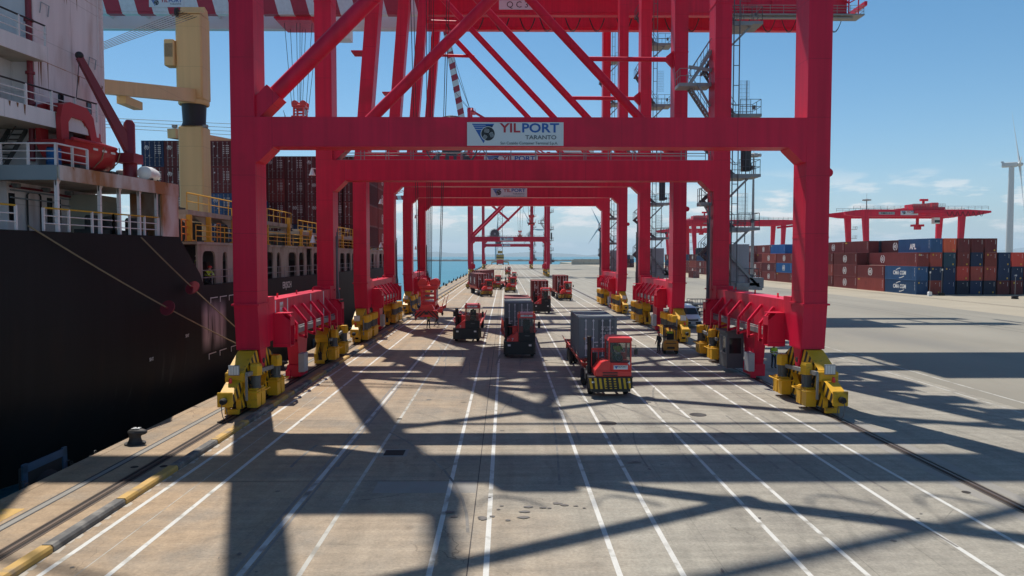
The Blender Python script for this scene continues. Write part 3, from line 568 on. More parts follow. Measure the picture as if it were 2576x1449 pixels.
def make_crane(name, kind, yc, label, boom_up=False, full=False, tubs=1):
    root = thing(name, label, 'crane', (CX, yc, 0), 0, 'ship-to-shore cranes along the quay')
    lean = .086 if kind == 2 else 0.0
    zb0, zb1 = (13.75, 15.25) if kind == 1 else (16.2, 17.7); dz = zb0 - 13.75
    xl, xr = -GX, GX
    sx_ = lambda z: xl + lean * max(0, z - 15.2)
    for fy in (-FY, FY):
        for x, ln in ((xl, lean), (xr, 0)):
            top = 64.0 if x < 0 else 47.5
            m = MB(); m.box(x - LW / 2, x + LW / 2, fy - LD / 2, fy + LD / 2, ZF + .06, 15.2)
            x1 = x + ln * (top - 15.2); h = LW / 2
            m.prism([(x - h, 15.2), (x + h, 15.2), (x1 + h, top), (x1 - h, top)], 'y', fy - LD / 2, fy + LD / 2)
            m.box(x - h - .03, x + h + .03, fy - LD / 2 - .03, fy + LD / 2 + .03, 27.0, 27.12); m.box(x - h - .02, x + h + .02, fy - LD / 2 - .02, fy + LD / 2 + .02, 8.95, 8.99)
            m.build('leg', ['crane_red'], root)
            s = 1 if x < 0 else -1
            m = MB(); q = .1 * s
            m.add([(x - h, fy - LD / 2, 5.36), (x + h, fy - LD / 2, 5.36), (x + h, fy + LD / 2, 5.36), (x - h, fy + LD / 2, 5.36), (x - h + q, fy - LD / 2 + .02, 3.02), (x + h + q, fy - LD / 2 + .02, 3.02), (x + h + q, fy + LD / 2 - .02, 3.02), (x - h + q, fy + LD / 2 - .02, 3.02)], [(0, 1, 2, 3), (4, 5, 6, 7), (0, 1, 5, 4), (1, 2, 6, 5), (2, 3, 7, 6), (3, 0, 4, 7)])
            m.box(x - h - .1, x + h + .1, fy - LD / 2 - .1, fy + LD / 2 + .1, 5.36, 5.46)
            m.build('leg_foot', ['crane_red'], root)
            bogie(root, x + .05 * s, fy, s, -1 if fy < 0 else 1, tubs)
        # portal beam with haunches and lower flange
        m = MB(); f0, f1 = fy - LD / 2 + .006, fy + .40
        m.box(xl + LW / 2, xr - LW / 2, f0, f1, zb0, zb1); m.box(xl + LW / 2 + .9, xr - LW / 2 - .9, f0 - .05, f1 + .05, zb0 - .05, zb0 - .002)
        for s, x in ((1, xl + LW / 2), (-1, xr - LW / 2)): m.prism([(x, zb0), (x + s * .95, zb0), (x + s * .9, zb0 - .12), (x + s * .2, zb0 - .8), (x, zb0 - .85)], 'y', f0 + .01, f1 - .01)
        m.build('portal_beam', ['crane_red'], root)
        # diagonal tube
        m = MB(); yy = fy - .05
        if kind == 1:
            m.path([(xl + .35, yy, 15.15 + .3), (xr - .2, yy, 44.6)], .43, 20); m.beam((xl + .1, yy, 15.2), (xl + 1.55, yy, 16.62), 1.25, .94)
            for k in range(3): p = Vector((xl + .9, yy, 16.0)).lerp(Vector((xr - .2, yy, 44.6)), .25 + .25 * k)
        else: m.path([(xr - .35, yy, 17.5), (sx_(46) + .2, yy, 46)], .41, 20); m.beam((xr - .1, yy, 17.3), (xr - 1.3, yy, 18.6), 1.2, .9)
        m.build('diagonal_brace', ['crane_red'], root)
        m = MB()
        if kind == 2:
            m.path([(sx_(40.5) + .5, yy, 40.6), (-6.4, yy, 40.4)], .24, 10); m.build('strut', ['crane_red'], root); m = MB(); m.path([(6.5, yy, 26.6), (xr - 1.2, yy, 26.55), (xr - .9, yy, 26.5)], .22, 10); m.prism([(xr - .55, 25.6), (xr - 1.3, 26.4), (xr - 1.3, 26.8), (xr - .55, 27.4)], 'y', yy - .2, yy + .2)
        else: m.path([(xl + .4, yy, 43.6), (1.2, yy, 29.8)], .36, 12)
        m.build('strut', ['crane_red'], root)
        m = MB(); (m.box(sx_(42) + .5, xr - .6, fy - .4, fy + .3, ZG + 2.75, ZG + 4.0) if kind == 2 else m.tube((xl + .5, fy, 42.0), (xr - .5, fy, 42.0), .2, n=10)); m.build('upper_cross_beam', ['crane_red'], root)
    # sill beams with brackets
    for x, s in ((xl, 1), (xr, -1)):
        y0, y1 = -FY + LD / 2, FY - LD / 2
        m = MB(); m.box(x - .6, x + .6, y0, y1, 3.3, 5.5); m.box(x - .64, x + .64, y0, y0 + 1.1, 3.25, 5.72); m.box(x - .64, x + .64, y1 - 1.1, y1, 3.25, 5.72)
        m.build('sill_beam', ['crane_red'], root)
        for k in range(6):
            yy = -5.0 + k * 2.0; xo = x + s * .6
            m = MB(); m.beam((xo + s * .82, yy, 2.95), (xo + s * .82, yy, 4.02), .14, .2, up=(0, 1, 0)); m.beam((xo + s * .82, yy, 3.98), (xo + s * .02, yy, 4.95), .2, .14); m.beam((xo + s * .88, yy, 2.98), (xo, yy, 3.25), .2, .14); m.build('bracket', ['crane_red'], root)
        for ye, d in ((-6.75, 1), (6.75, -1)):
            xo = x + s * .6
            m = MB(); m.prism([(xo, 4.75), (xo + s * .5, 4.75), (xo + s * .98, 4.3), (xo + s * .98, 2.85), (xo, 2.85)], 'y', ye - .06, ye); m.prism([(xo, 4.75), (xo + s * .5, 4.75), (xo + s * .98, 4.3), (xo + s * .98, 2.85), (xo, 2.85)], 'y', ye + d * .75, ye + d * .75 + .06)
            m.beam((xo + s * .5, ye, 4.75), (xo + s * .5, ye + d * .75, 4.75), .9, .05); m.beam((xo + s * .96, ye, 4.3), (xo + s * .96, ye + d * .75, 4.3), .05, .5); m.beam((xo + s * .5, ye, 2.88), (xo + s * .5, ye + d * .75, 2.88), .9, .06); m.build('bracket_box', ['crane_red'], root)
        m = MB(); xo = x + s * 1.02; m.box(xo - .12, xo + .12, -6.6, 6.6, 3.32, 3.62); m.path([(xo, -6.4, 3.72), (xo, 6.4, 3.70)], .04, 6); m.build('cable_tray', ['galvanised'], root)
        m = MB(); m.prism([(-1.3, 3.28), (1.3, 3.28), (.75, .95), (-.75, .95)], 'x', x - .35, x + .35); m.box(x - .45, x + .45, -.85, .85, .16, .95, .04); m.box(x - .5, x - .2, -1.0, -.7, .06, .6); m.build('storm_pin_bracket', ['crane_red'], root)
        m = MB(); m.box(x + s * .46, x + s * .85, -1.45, -.55, .55, 1.75, .03); m.build('electrical_box', ['grey_paint'], root)
        for k in range(3): m = MB(); m.prism([(-4 + k * 4 - .09, 5.5), (-4 + k * 4 + .09, 5.5), (-4 + k * 4 + .06, 5.75), (-4 + k * 4 - .06, 5.75)], 'x', x - .03, x + .03); m.build('lifting_eye', ['crane_red'], root)
    # conduits beside the rear legs
    m = MB()
    for k in range(3): m.path([(xl + LW / 2 + .1 + .09 * k, FY - .4 - .1 * k, z) for z in (3.2, 4.6, 5.6, 9.5 + k * .3)], .035, 6)
    m.path([(xl + .95, FY - 1.0, 3.0), (xl + 1.05, FY - 1.0, 5.0), (xl + .95, FY - .9, 5.6), (xl + .9, FY - .9, 8.7)], .07, 8); m.build('cable_conduit', ['grey_dark'], root)
    m = MB()
    for k in range(3): m.path([(xr - LW / 2 - .1 - .12 * k, FY - .3 - .1 * k, z) for z in (3.0, 4.6, 5.9, 10.2 + k * .3)], .045, 6)
    m.path([(xr - 1.0, FY - .9, 3.0), (xr - 1.05, FY - .9, 6.0), (xr - .9, FY - .8, 6.6), (xr - .9, FY - .8, 12)], .07, 8); m.build('cable_conduit', ['grey_dark'], root)
    # signs
    sign_board(root, -.87, -FY - LD / 2 - .03, 14.36 + dz, 5.04, True)
    # walkway rail on rear beam
    m = MB(); m.box(xl + .7, xr - .7, FY - .55, FY + .95, zb1 - .01, zb1 + .06); m.build('walkway', ['galvanised'], root)
    m = MB(); railing(m, [(xl + .8, FY - .5, zb1 + .06), (xr - .8, FY - .5, zb1 + .06)], 1.0, 1.9, .03, 1); railing(m, [(xl + .8, FY + .9, zb1 + .06), (xr - .8, FY + .9, zb1 + .06)], 1.0, 1.9, .03, 1); m.build('railing', ['galvanised'], root)
    # cable reel
    rx, rz, ry = -5.66, 16.97 + dz, FY + 1.75
    m = MB()
    for dy in (0, .5):
        m.path([(rx + 2.08 * math.cos(a * math.pi / 18), ry + dy, rz + 2.08 * math.sin(a * math.pi / 18)) for a in range(36)], .05, 6, closed=True)
        for a in range(12 if full else 16): m.tube((rx, ry + dy, rz), (rx + 2.08 * math.cos(a * math.pi / 8), ry + dy, rz + 2.08 * math.sin(a * math.pi / 8)), .025, n=5)
    rl = m.build('cable_reel', ['grey_dark'], root)
    m = MB(); rr = 1.05 if kind == 1 and not full else 1.0
    if not full: rr = 1.85
    m.lathe([(.5, .05), (rr, .05), (rr, .45), (.5, .45)], 28, (rx, ry, rz), ax='y'); m.build('wound_cable', ['grey_dark'], rl)
    m = MB(); m.lathe([(.45, -.15), (.45, .7)], 16, (rx, ry, rz), ax='y'); m.build('reel_hub', ['grey_paint'], rl)
    m = MB()
    for s in (-1, 1):
        m.beam((rx + s * 2.3, ry + .25, 14.6 + dz), (rx + s * .9, ry + .25, 16.2 + dz), .3, .25, up=(0, 1, 0)); 
        for k in (0, 1): m.beam((rx + s * (.3 + .75 * k), ry - .2, 14.6 + dz), (rx + s * (.3 + .75 * k), ry - .2, 16.0 + dz), .24, .2, up=(0, 1, 0))
    m.box(rx - 2.4, rx + 2.4, FY + .9, ry + .8, 14.4 + dz, 14.65 + dz); m.build('reel_support', ['grey_dark'], rl)
    # stair tower on landside rear leg
    plats = [5.9, 10.2, 14.3, 18.9, 25.9, 33.0, 40.0]
    x0 = xr + LW / 2 + .02
    for i, z in enumerate(plats):
        m = MB(); m.box(x0, x0 + 2.55, FY - .2, FY + 1.9, z - .22, z); m.box(x0, x0 + 1.7, FY - .3, FY + 2.0, z - .34, z - .22)
        m.beam((x0, FY + .2, z - 2.0), (x0 + 1.7, FY + .2, z - .3), .14, .14); m.build('landing', ['galvanised'], root)
        m = MB(); railing(m, [(x0 + .9, FY - .15, z), (x0 + 2.5, FY - .15, z), (x0 + 2.5, FY + 1.85, z), (x0 + .2, FY + 1.85, z)], 1.1, .85, .024, 1); m.box(x0 + 1.9, x0 + 2.1, FY - .12, FY + .1, z + .35, z + .65); m.build('landing_rail', ['grey_dark'], root)
        if i + 1 < len(plats):
            m = MB(); stair_flight(m, (x0 + .9, FY + 1.3, z), (x0 - 1.5, FY + 1.3, (z + plats[i + 1]) / 2), .7, (0, 1, 0)); stair_flight(m, (x0 - 1.5, FY + 2.1, (z + plats[i + 1]) / 2), (x0 + .6, FY + 2.1, plats[i + 1] - .05), .7, (0, 1, 0)); m.build('stair_flight', ['grey_dark'], root)
    m = MB()
    for xx in (x0 + .28, x0 + .72): m.beam((xx, FY - .35, 5.5), (xx, FY - .35, 46), .07, .07, up=(0, 1, 0))
    for k in range(27): m.beam((x0 + .28, FY - .35, 6 + k * 1.5), (x0 + .72, FY - .35, 6 + k * 1.5), .05, .05)
    m.beam((x0 + 1.5, FY + .2, 9), (x0 + 1.5, FY + .2, 21.5), .06, .06, up=(0, 1, 0)); m.build('lift_mast', ['grey_dark'], root)
    m = MB(); m.box(x0 + 1.35, x0 + 1.95, FY + .3, FY + 1.0, 14.6, 17.4); m.build('lift_counterweight', ['dark_steel'], root)
    for z in (10.4, 18.95, 27.3):
        m = MB()
        for k in range(9): m.beam((x0 + .72 + k * .1, FY - .33, z), (x0 + .72 + k * .1, FY - .33, z + 2.4), .012, .012, up=(0, 1, 0))
        for k in range(9): m.beam((x0 + .7, FY - .33, z + .3 * k), (x0 + 1.52, FY - .33, z + .3 * k), .012, .012)
        m.build('mesh_screen', ['grey_dark'], root)
    m = MB(); n = 6
    for k in range(n): m.box(x0 + .36 + k * .245, x0 + .36 + k * .245 + .235, FY + .05, FY + 1.6, 4.6, 8.9)
    m.build('lift_enclosure', ['grey_paint'], root)
    m = MB(); m.beam((x0 + .1, FY - .15, 8.2), (x0 + 2.7, FY - .15, 5.4), .1, .2); m.beam((x0, FY - .15, 5.55), (x0 + 2.8, FY - .15, 5.45), .12, .25); m.box(x0 + 1.8, x0 + 2.9, FY - .2, FY + 1.8, 5.5, 6.3); m.build('access_platform', ['galvanised'], root)
    # landing on the lane side of the rear leg
    m = MB(); z = 21.3; m.box(xr - 3.1, xr - .62, FY + .1, FY + 1.6, z - .25, z); m.beam((xr - 2.4, FY + .1, z + 1.2), (xr - .62, FY + .1, z + .95), .12, .24); m.beam((xr - 1.7, FY + .1, z - .1), (xr - .7, FY + .1, z - 1.8), .14, .14)
    railing(m, [(xr - .7, FY + .15, z), (xr - 3.05, FY + .15, z), (xr - 3.05, FY + 1.55, z)], 1.1, .8, .024, 1); stair_flight(m, (xr - 2.2, FY + 1.2, z), (xr - .3, FY + 1.2, z - 2.8), .7, (0, 1, 0)); stair_flight(m, (xr - 2.2, FY + .5, z), (xr - .3, FY + .5, z + 2.9), .7, (0, 1, 0)); m.build('side_landing', ['galvanised'], root)
    m = MB(); z = 12.1; m.box(xr - 1.5, xr - .62, FY - .5, FY + .7, z - .25, z); m.beam((xr - 1.2, FY - .3, z - .2), (xr - .62, FY - .3, z - 1.3), .1, .1); railing(m, [(xr - .7, FY - .45, z), (xr - 1.45, FY - .45, z), (xr - 1.45, FY + .65, z)], 1.1, .7, .024, 1); m.build('side_landing', ['galvanised'], root) if kind == 1 else None
    for z in (9.0, 14.1): m = MB(); m.lathe([(.06, .55), (.08, .5), (.2, .1), (.26, 0)], 12, (xl - LW / 2 - .35, FY - .6, z)); m.beam((xl - LW / 2, FY - .6, z + .5), (xl - LW / 2 - .4, FY - .6, z + .55), .06, .06); m.build('floodlight', ['white_paint'], root)
    m = MB(); m.lathe([(.12, -.05), (.24, -.05), (.24, .05), (.12, .05)], 16, (xr + LW / 2 + .2, -FY - .2, 12.45), ax='y'); m.box(xr + LW / 2, xr + LW / 2 + .12, -FY - .25, -FY - .15, 12.25, 12.65); m.build('lifting_eye', ['crane_red'], root)
    # girder and boom : twin boxes, cross ties, rails
    GW = ((-3.5, .5), (3.5, .5)) if kind == 2 else ((2.6, 1.15),)
    for gy, gw in GW:
        m = MB(); m.box(sx_(43) - 1.2, 48.5, gy - gw, gy + gw, ZG, ZG + 2.7); m.box(sx_(43) - 1.2, 48.5, gy - gw - .12, gy + gw + .12, ZG + .35, ZG + .42); m.box(sx_(43) - 1.2, 48.5, gy - gw - .06, gy - gw, ZG + 2.5, ZG + 2.7); m.build('girder', ['crane_red'], root)
    for k in range(12 if kind == 2 else 0): m = MB(); m.box(-10 + k * 5.6, -9.6 + k * 5.6, -2.99, 2.99, ZG + 1.9, ZG + 2.5); m.build('girder_tie', ['crane_red'], root)
    bl_ = 66
    m = MB(); hx = sx_(43) - 1.3
    for j_, (gy, gw) in enumerate(GW): m.box(-bl_, 0, gy - gw, gy + gw, 0, 2.5, mi=j_); m.box(-bl_, 0, gy - gw - .08, gy + gw + .08, .3, .36, mi=j_)
    if kind == 2:
        for k in range(12): m.box(-4 - k * 5.5, -3.6 - k * 5.5, -2.99, 2.99, 1.6, 2.2, mi=1)
    ob = m.build('boom', ['boom_paint', 'boom_white'], root); ob.location = (hx, 0, ZG)
    if boom_up: ob.rotation_euler = (0, R(80), 0)
    # apex frame, stays, machinery house
    m = MB()
    for s in (-1, 1): m.beam((sx_(62), s * FY, 62), (sx_(64) + .5, s * 1.5, 65.2), .8, .8); m.beam((sx_(64) + .5, s * 1.2, 64.8), (17, s * 3.4, 46), .45, .45)
    m.box(sx_(64) - .3, sx_(64) + 1.3, -2.6, 2.6, 64.4, 65.4); m.box(sx_(64) - 1, sx_(64) + 2, -2.8, 2.8, 63.6, 63.8); railing(m, [(sx_(64) - 1, -2.8, 63.8), (sx_(64) + 2, -2.8, 63.8), (sx_(64) + 2, 2.8, 63.8)], 1.1, 1.4, .04, 1); m.build('apex_frame', ['crane_red'], root)
    m = MB()
    for s in (-1, 1):
        if not boom_up:
            m.beam((sx_(64), s * 1.2, 65), (hx - 30, s * 3.4, ZG + 2.6), .18, .3); m.beam((sx_(64), s * 1.2, 65), (hx - 56, s * 3.4, ZG + 2.6), .18, .3)
        else:
            for t in (.45, .75, .95): m.tube((sx_(64), s * 1.0, 65), (hx - bl_ * t * math.cos(R(80)), s * 3.0, ZG + bl_ * t * math.sin(R(80))), .07, n=5)
    m.build('stay', ['crane_red' if not boom_up else 'rope'], root)
    m = MB(); m.box(19, 33, -4.2, 4.2, ZG + 2.8, ZG + 7.5, .2); m.box(18, 34, -4.6, 4.6, ZG + 7.5, ZG + 7.7); m.build('machinery_house', ['white_paint'], root)
    # girder walkway and end platform
    m = MB(); m.box(31, 50.5, -5.3, -4.2, ZG - .28, ZG - .1); m.box(47, 50.5, -5.3, -2.6, ZG - .3, ZG - .1); m.box(31, 49, -4.9, -4.3, ZG - .62, ZG - .45)
    m.build('girder_walkway', ['galvanised'], root)
    m = MB(); railing(m, [(31, -5.25, ZG - .1), (50.4, -5.25, ZG - .1), (50.4, -2.7, ZG - .1)], 1.2, 2.0, .035, 2); m.build('railing', ['galvanised'], root)
    m = MB()
    for xx in (34, 37.5, 45.5, 48.6): m.beam((xx, -4.4, ZG - .3), (xx, -4.4, ZG + 2.2), .16, .16, up=(0, 1, 0))
    m.beam((48.6, -4.4, ZG + 1.7), (50, -4.4, ZG + 2.5), .16, .16); m.beam((50, -4.4, ZG + 2.5), (50, -4.4, ZG - .3), .14, .14, up=(0, 1, 0)); m.beam((44.5, -4.4, ZG + 4.6), (48.6, -4.4, ZG + 1.7), .2, .2); m.beam((34, -4.4, ZG + 1.2), (48.6, -4.4, ZG + 1.2), .1, .1); m.build('end_frame', ['crane_red'], root)
    m = MB(); m.path([(2.2 * (i / 8 - .5), 0, -2.0 * (1 - (2 * i / 8 - 1) ** 2) * (1)) for i in range(9)], .05, 5); m.path([(2.2 * (i / 8 - .5) + .1, .2, -1.8 * (1 - (2 * i / 8 - 1) ** 2)) for i in range(9)], .05, 5)
    fm = m.mesh('festoon_cable', ['rope'])
    for k in range(17 if not boom_up else 6): link('festoon_cable', fm, root, loc=(-9.0 + k * 3.55 + random.uniform(-.5, .5), -2.4, ZG + .1))
    return root
A = make_crane('ship_to_shore_crane', 1, 47.55, 'tall red quay crane nearest the camera with the large white sign', full=True)
B = make_crane('ship_to_shore_crane', 2, 77.75, 'tall red quay crane second from the camera, spreader lowered to the quay', full=True, tubs=3)
def clone_crane(src, yc, label): return copy_tree(src, None, (CX, yc, 0), None, label)
Cc = clone_crane(B, 110.85, 'tall red quay crane third from the camera, its striped boom lowered over the ship')
Dc = make_crane('ship_to_shore_crane', 1, 286.0, 'tall red quay crane fourth from the camera with striped boom raised', boom_up=True)
Ec = make_crane('ship_to_shore_crane', 1, 452.0, 'tall red quay crane farthest from the camera near the quay end')
m = MB(); put_text(m, 'qc3', 1.8 - CX, -4.09, 44.42, 1.25); p_ = MB(); p_.box(-.9 - CX, 4.5 - CX, -4.085, -4.02, 43.75, 45.1)
pn = p_.build('number_board', ['sign_white'], Cc); m.build('lettering', ['black'], pn)
# white reflector bars and warning notice on the nearest waterside sill, kiosk on the landside sill
for y in (-6.3, -4.0, 1.2, 4.6): m = MB(); m.box(-GX + .6, -GX + .606, y - .09, y + .09, 3.35, 5.46); m.build('reflector_bar', ['print_white'], A)
m = MB(); m.box(-GX + .6, -GX + .612, -5.5, -4.9, 4.2, 5.3); nb = m.build('warning_notice', ['sign_white'], A)
m = MB()
for k in range(2):
    for j in range(2): m.prism([(-5.42 + k * .27, 4.75 + j * .25), (-5.22 + k * .27, 4.75 + j * .25), (-5.32 + k * .27, 4.93 + j * .25)], 'x', -GX + .612, -GX + .618)
m.build('warning_triangle', ['kerb_yellow'], nb)
m = MB(); m.box(-GX + .612, -GX + .617, -5.42, -4.98, 4.42, 4.6); m.build('warning_text', ['sign_red'], nb)
k_ = MB(); kx, ky = GX - .65, 2.2; k_.box(kx - .75, kx + .4, ky - .9, ky + .9, .35, 2.8, .03); k_.box(kx - .95, kx + .5, ky - 1.0, ky + 1.0, 2.8, 2.9); kk = k_.build('kiosk', ['grey_dark'], A)
m = MB(); m.box(kx - .756, kx - .75, ky - .6, ky + .1, 1.35, 2.45); m.box(kx - .6, kx + .2, ky - .906, ky - .9, 1.35, 2.4); m.build('kiosk_window', ['dark_glass'], kk)
m = MB()
for y in (-.66, .12, .6): m.box(kx - .775, kx - .745, ky + y - .04, ky + y + .04, 1.3, 2.5)
m.box(kx - .775, kx - .745, ky - .66, ky + .6, 1.28, 1.36); m.box(kx - .775, kx - .745, ky - .66, ky + .6, 2.44, 2.52); m.build('window_frame', ['galvanised'], kk)
# trolleys
def trolley(root, x, cab=True):
    m = MB(); m.box(x - 3, x + 3, -2.6, 2.6, ZG - .1, ZG + .9); m.box(x - 2.6, x + 2.6, -3.0, 3.0, ZG - .5, ZG - .1); t = m.build('trolley', ['crane_red'], root)
    if cab:
        m = MB(); m.prism([(x + 5.0, ZG - .4), (x + 7.8, ZG - .4), (x + 7.8, ZG - 2.6), (x + 5.8, ZG - 2.6), (x + 4.9, ZG - 2.2)], 'y', -1.1, 1.1); m.box(x + 5.2, x + 7.5, -.9, .9, ZG - .4, ZG + .2); c = m.build('operator_cab', ['white_paint'], t)
        m = MB(); m.box(x + 5.1, x + 6.0, -1.11, -1.1, ZG - 2.0, ZG - .9); m.build('cab_window', ['dark_glass'], c)
sign_board(Cc, -50.4, -4.03, ZG + 1.55, 5.0, False)
trolley(Cc, -32.4); trolley(B, -9.6); trolley(A, -14.5); trolley(Dc, 9); trolley(Ec, 7.7)
# ================================================================== CONTAINERS
CW = 2.438
for nm, c in {'brown': (0.145, 0.031, 0.029), 'brown_dark': (0.092, 0.021, 0.023), 'brown_red': (0.215, 0.046, 0.036), 'navy': (0.016, 0.032, 0.075), 'navy_dark': (0.012, 0.020, 0.040), 'blue': (0.028, 0.075, 0.165), 'blue_bright': (0.02, 0.095, 0.25), 'red': (0.42, 0.055, 0.042), 'orange_red': (0.46, 0.095, 0.05), 'teal': (0.02, 0.05, 0.075), 'slate': (0.150, 0.172, 0.178), 'green': (0.05, 0.16, 0.10)}.items():
    c = tuple(v * (1.3 if nm != 'slate' else 1.0) for v in c); mat('box_' + nm, c, 0.6, spec=.22, orand=0.55, runoff=0.3, var=0.16, scale=0.5, col2=tuple(x * .55 + .02 for x in c), c2amt=0.42, c2scale=0.8, c2sharp=4, streak=(1, 1, .45), fine=0.08)
mat('decal_yellow', (0.55, 0.36, 0.03), 0.6, var=0.15, scale=3)
mat('decal_blue', (0.05, 0.16, 0.45), 0.6, var=0.1)
mat('decal_orange', (0.55, 0.20, 0.02), 0.6, var=0.1)
mat('lock_bar', (0.66, 0.66, 0.67), 0.5, 0.0, var=0.2, scale=2)
mat('lock_bar_dull', (0.26, 0.25, 0.25), 0.55, 0.0, var=0.2, scale=2)
def corr(mb, p0, along, up, out_, ln, ht, pitch=.28, dep=.036):
    """trapezoid-corrugated sheet from corner p0"""
    n = max(1, int(ln / pitch)); st = ln / n; us = []
    for i in range(n): b = i * st; us += [(b, 0), (b + st * .26, 0), (b + st * .5, -dep), (b + st * .76, -dep)]
    us.append((ln, 0)); vs = []
    for u, d in us:
        q = Vector(p0) + Vector(along) * u + Vector(out_) * d; vs += [tuple(q), tuple(q + Vector(up) * ht)]
    mb.add(vs, [(2 * i, 2 * i + 2, 2 * i + 3, 2 * i + 1) for i in range(len(us) - 1)])
def box_body(ln, ht, doors=True, coarse=False):
    """container shell: long axis y, centred, base at z 0; door end is -y (left open for door leaves when doors)"""
    m = MB(); h = CW / 2; l = ln / 2; pt = .28 if not coarse else .55; dp = .036 if not coarse else .05
    for sx in (-1, 1):
        for sy in (-1, 1): m.box(sx * h, sx * (h - .15), sy * l, sy * (l - .12), 0, ht)
        m.box(sx * h, sx * (h - .06), -l + .12, l - .12, ht - .1, ht - .005); m.box(sx * h, sx * (h - .06), -l + .12, l - .12, .01, .16)
        corr(m, (sx * (h - .006), -l + .12, .16), (0, 1, 0), (0, 0, 1), (sx, 0, 0), ln - .24, ht - .26, pt, dp)
    corr(m, (-h + .06, -l + .12, ht - .03), (0, 1, 0), (1, 0, 0), (0, 0, 1), ln - .24, CW - .12, pt, .02)
    m.box(-h + .15, h - .15, l - .1, l, ht - .12, ht - .004); m.box(-h + .15, h - .15, l - .1, l, .01, .15); m.box(-h + .15, h - .15, -l, -l + .1, ht - .14, ht - .004); m.box(-h + .15, h - .15, -l, -l + .1, .01, .13)
    corr(m, (-h + .15, l - .02, .15), (1, 0, 0), (0, 0, 1), (0, 1, 0), CW - .3, ht - .27, .22, .035)
    if not doors: corr(m, (-h + .15, -l + .02, .13), (1, 0, 0), (0, 0, 1), (0, -1, 0), CW - .3, ht - .27, .22, .035)
    m.box(-h + .06, h - .06, -l + .12, l - .12, .06, .1)
    for sx in (-1, 1):
        for sy in (-1, 1):
            for z in (0, ht - .118): m.box(sx * (h + .004), sx * (h - .17), sy * (l + .004), sy * (l - .178), z, z + .118)
    return m.mesh('shell', ['box_brown'])
HC, STD = 2.896, 2.591
BODY = {(ln, ht, d): box_body(ln, ht, d) for ln, ht, d in ((6.058, STD, True), (6.058, HC, True), (12.192, HC, True), (12.192, HC, False), (6.058, STD, False))}
def door_mesh(ht):
    m = MB(); w_ = (CW - .3) / 2 - .01; z0, z1 = .14, ht - .15
    m.box(-w_, 0, -.04, 0, z0, z1)
    for k in range(3):
        zz = z0 + (z1 - z0) * (k + .5) / 3; hh = (z1 - z0) / 6 - .08; m.box(-w_ + .09, -.09, -.052, -.04, zz - hh, zz + hh)
    return m.mesh('door', ['box_brown'])
def bar_mesh(ht):
    m = MB(); m.tube((0, -.09, .12), (0, -.09, ht - .1), .03, n=8)
    for z in (.16, .62, 1.3, ht - .75, ht - .2): m.box(-.06, .06, -.115, -.05, z - .04, z + .04)
    m.beam((0, -.11, 1.0), (.3, -.11, 1.02), .03, .05); return m.mesh('locking_bar', ['lock_bar'])
DOOR = {h: door_mesh(h) for h in (STD, HC)}; BAR = {h: bar_mesh(h) for h in (STD, HC)}
_c = {}
def ring_logo(face, sz):
    """white broken ring emblem"""
    if (face, sz) in _c: return _c[face, sz]
    m = MB(); t = .012
    def arc(a0, a1, r0, r1):
        n = 8; P = []
        for i in range(n + 1): a = R(a0 + (a1 - a0) * i / n); P.append((r1 * math.cos(a), r1 * math.sin(a)))
        for i in range(n, -1, -1): a = R(a0 + (a1 - a0) * i / n); P.append((r0 * math.cos(a), r0 * math.sin(a)))
        return P
    sets = [arc(105, 255, .38 * sz, .5 * sz), arc(-75, 75, .38 * sz, .5 * sz), arc(0, 359, .14 * sz, .24 * sz), [(-.3 * sz, -.04 * sz), (.05 * sz, -.04 * sz), (.05 * sz, .04 * sz), (-.3 * sz, .04 * sz)]]
    for P in sets:
        if face == '-y': m.prism(P, 'y', -t, 0)
        elif face == '-x': m.prism([(-u, v) for u, v in P], 'x', -t, 0)
        else: m.prism(P, 'x', 0, t)
    _c[face, sz] = m.mesh('ring_emblem', ['print_white']); return _c[face, sz]
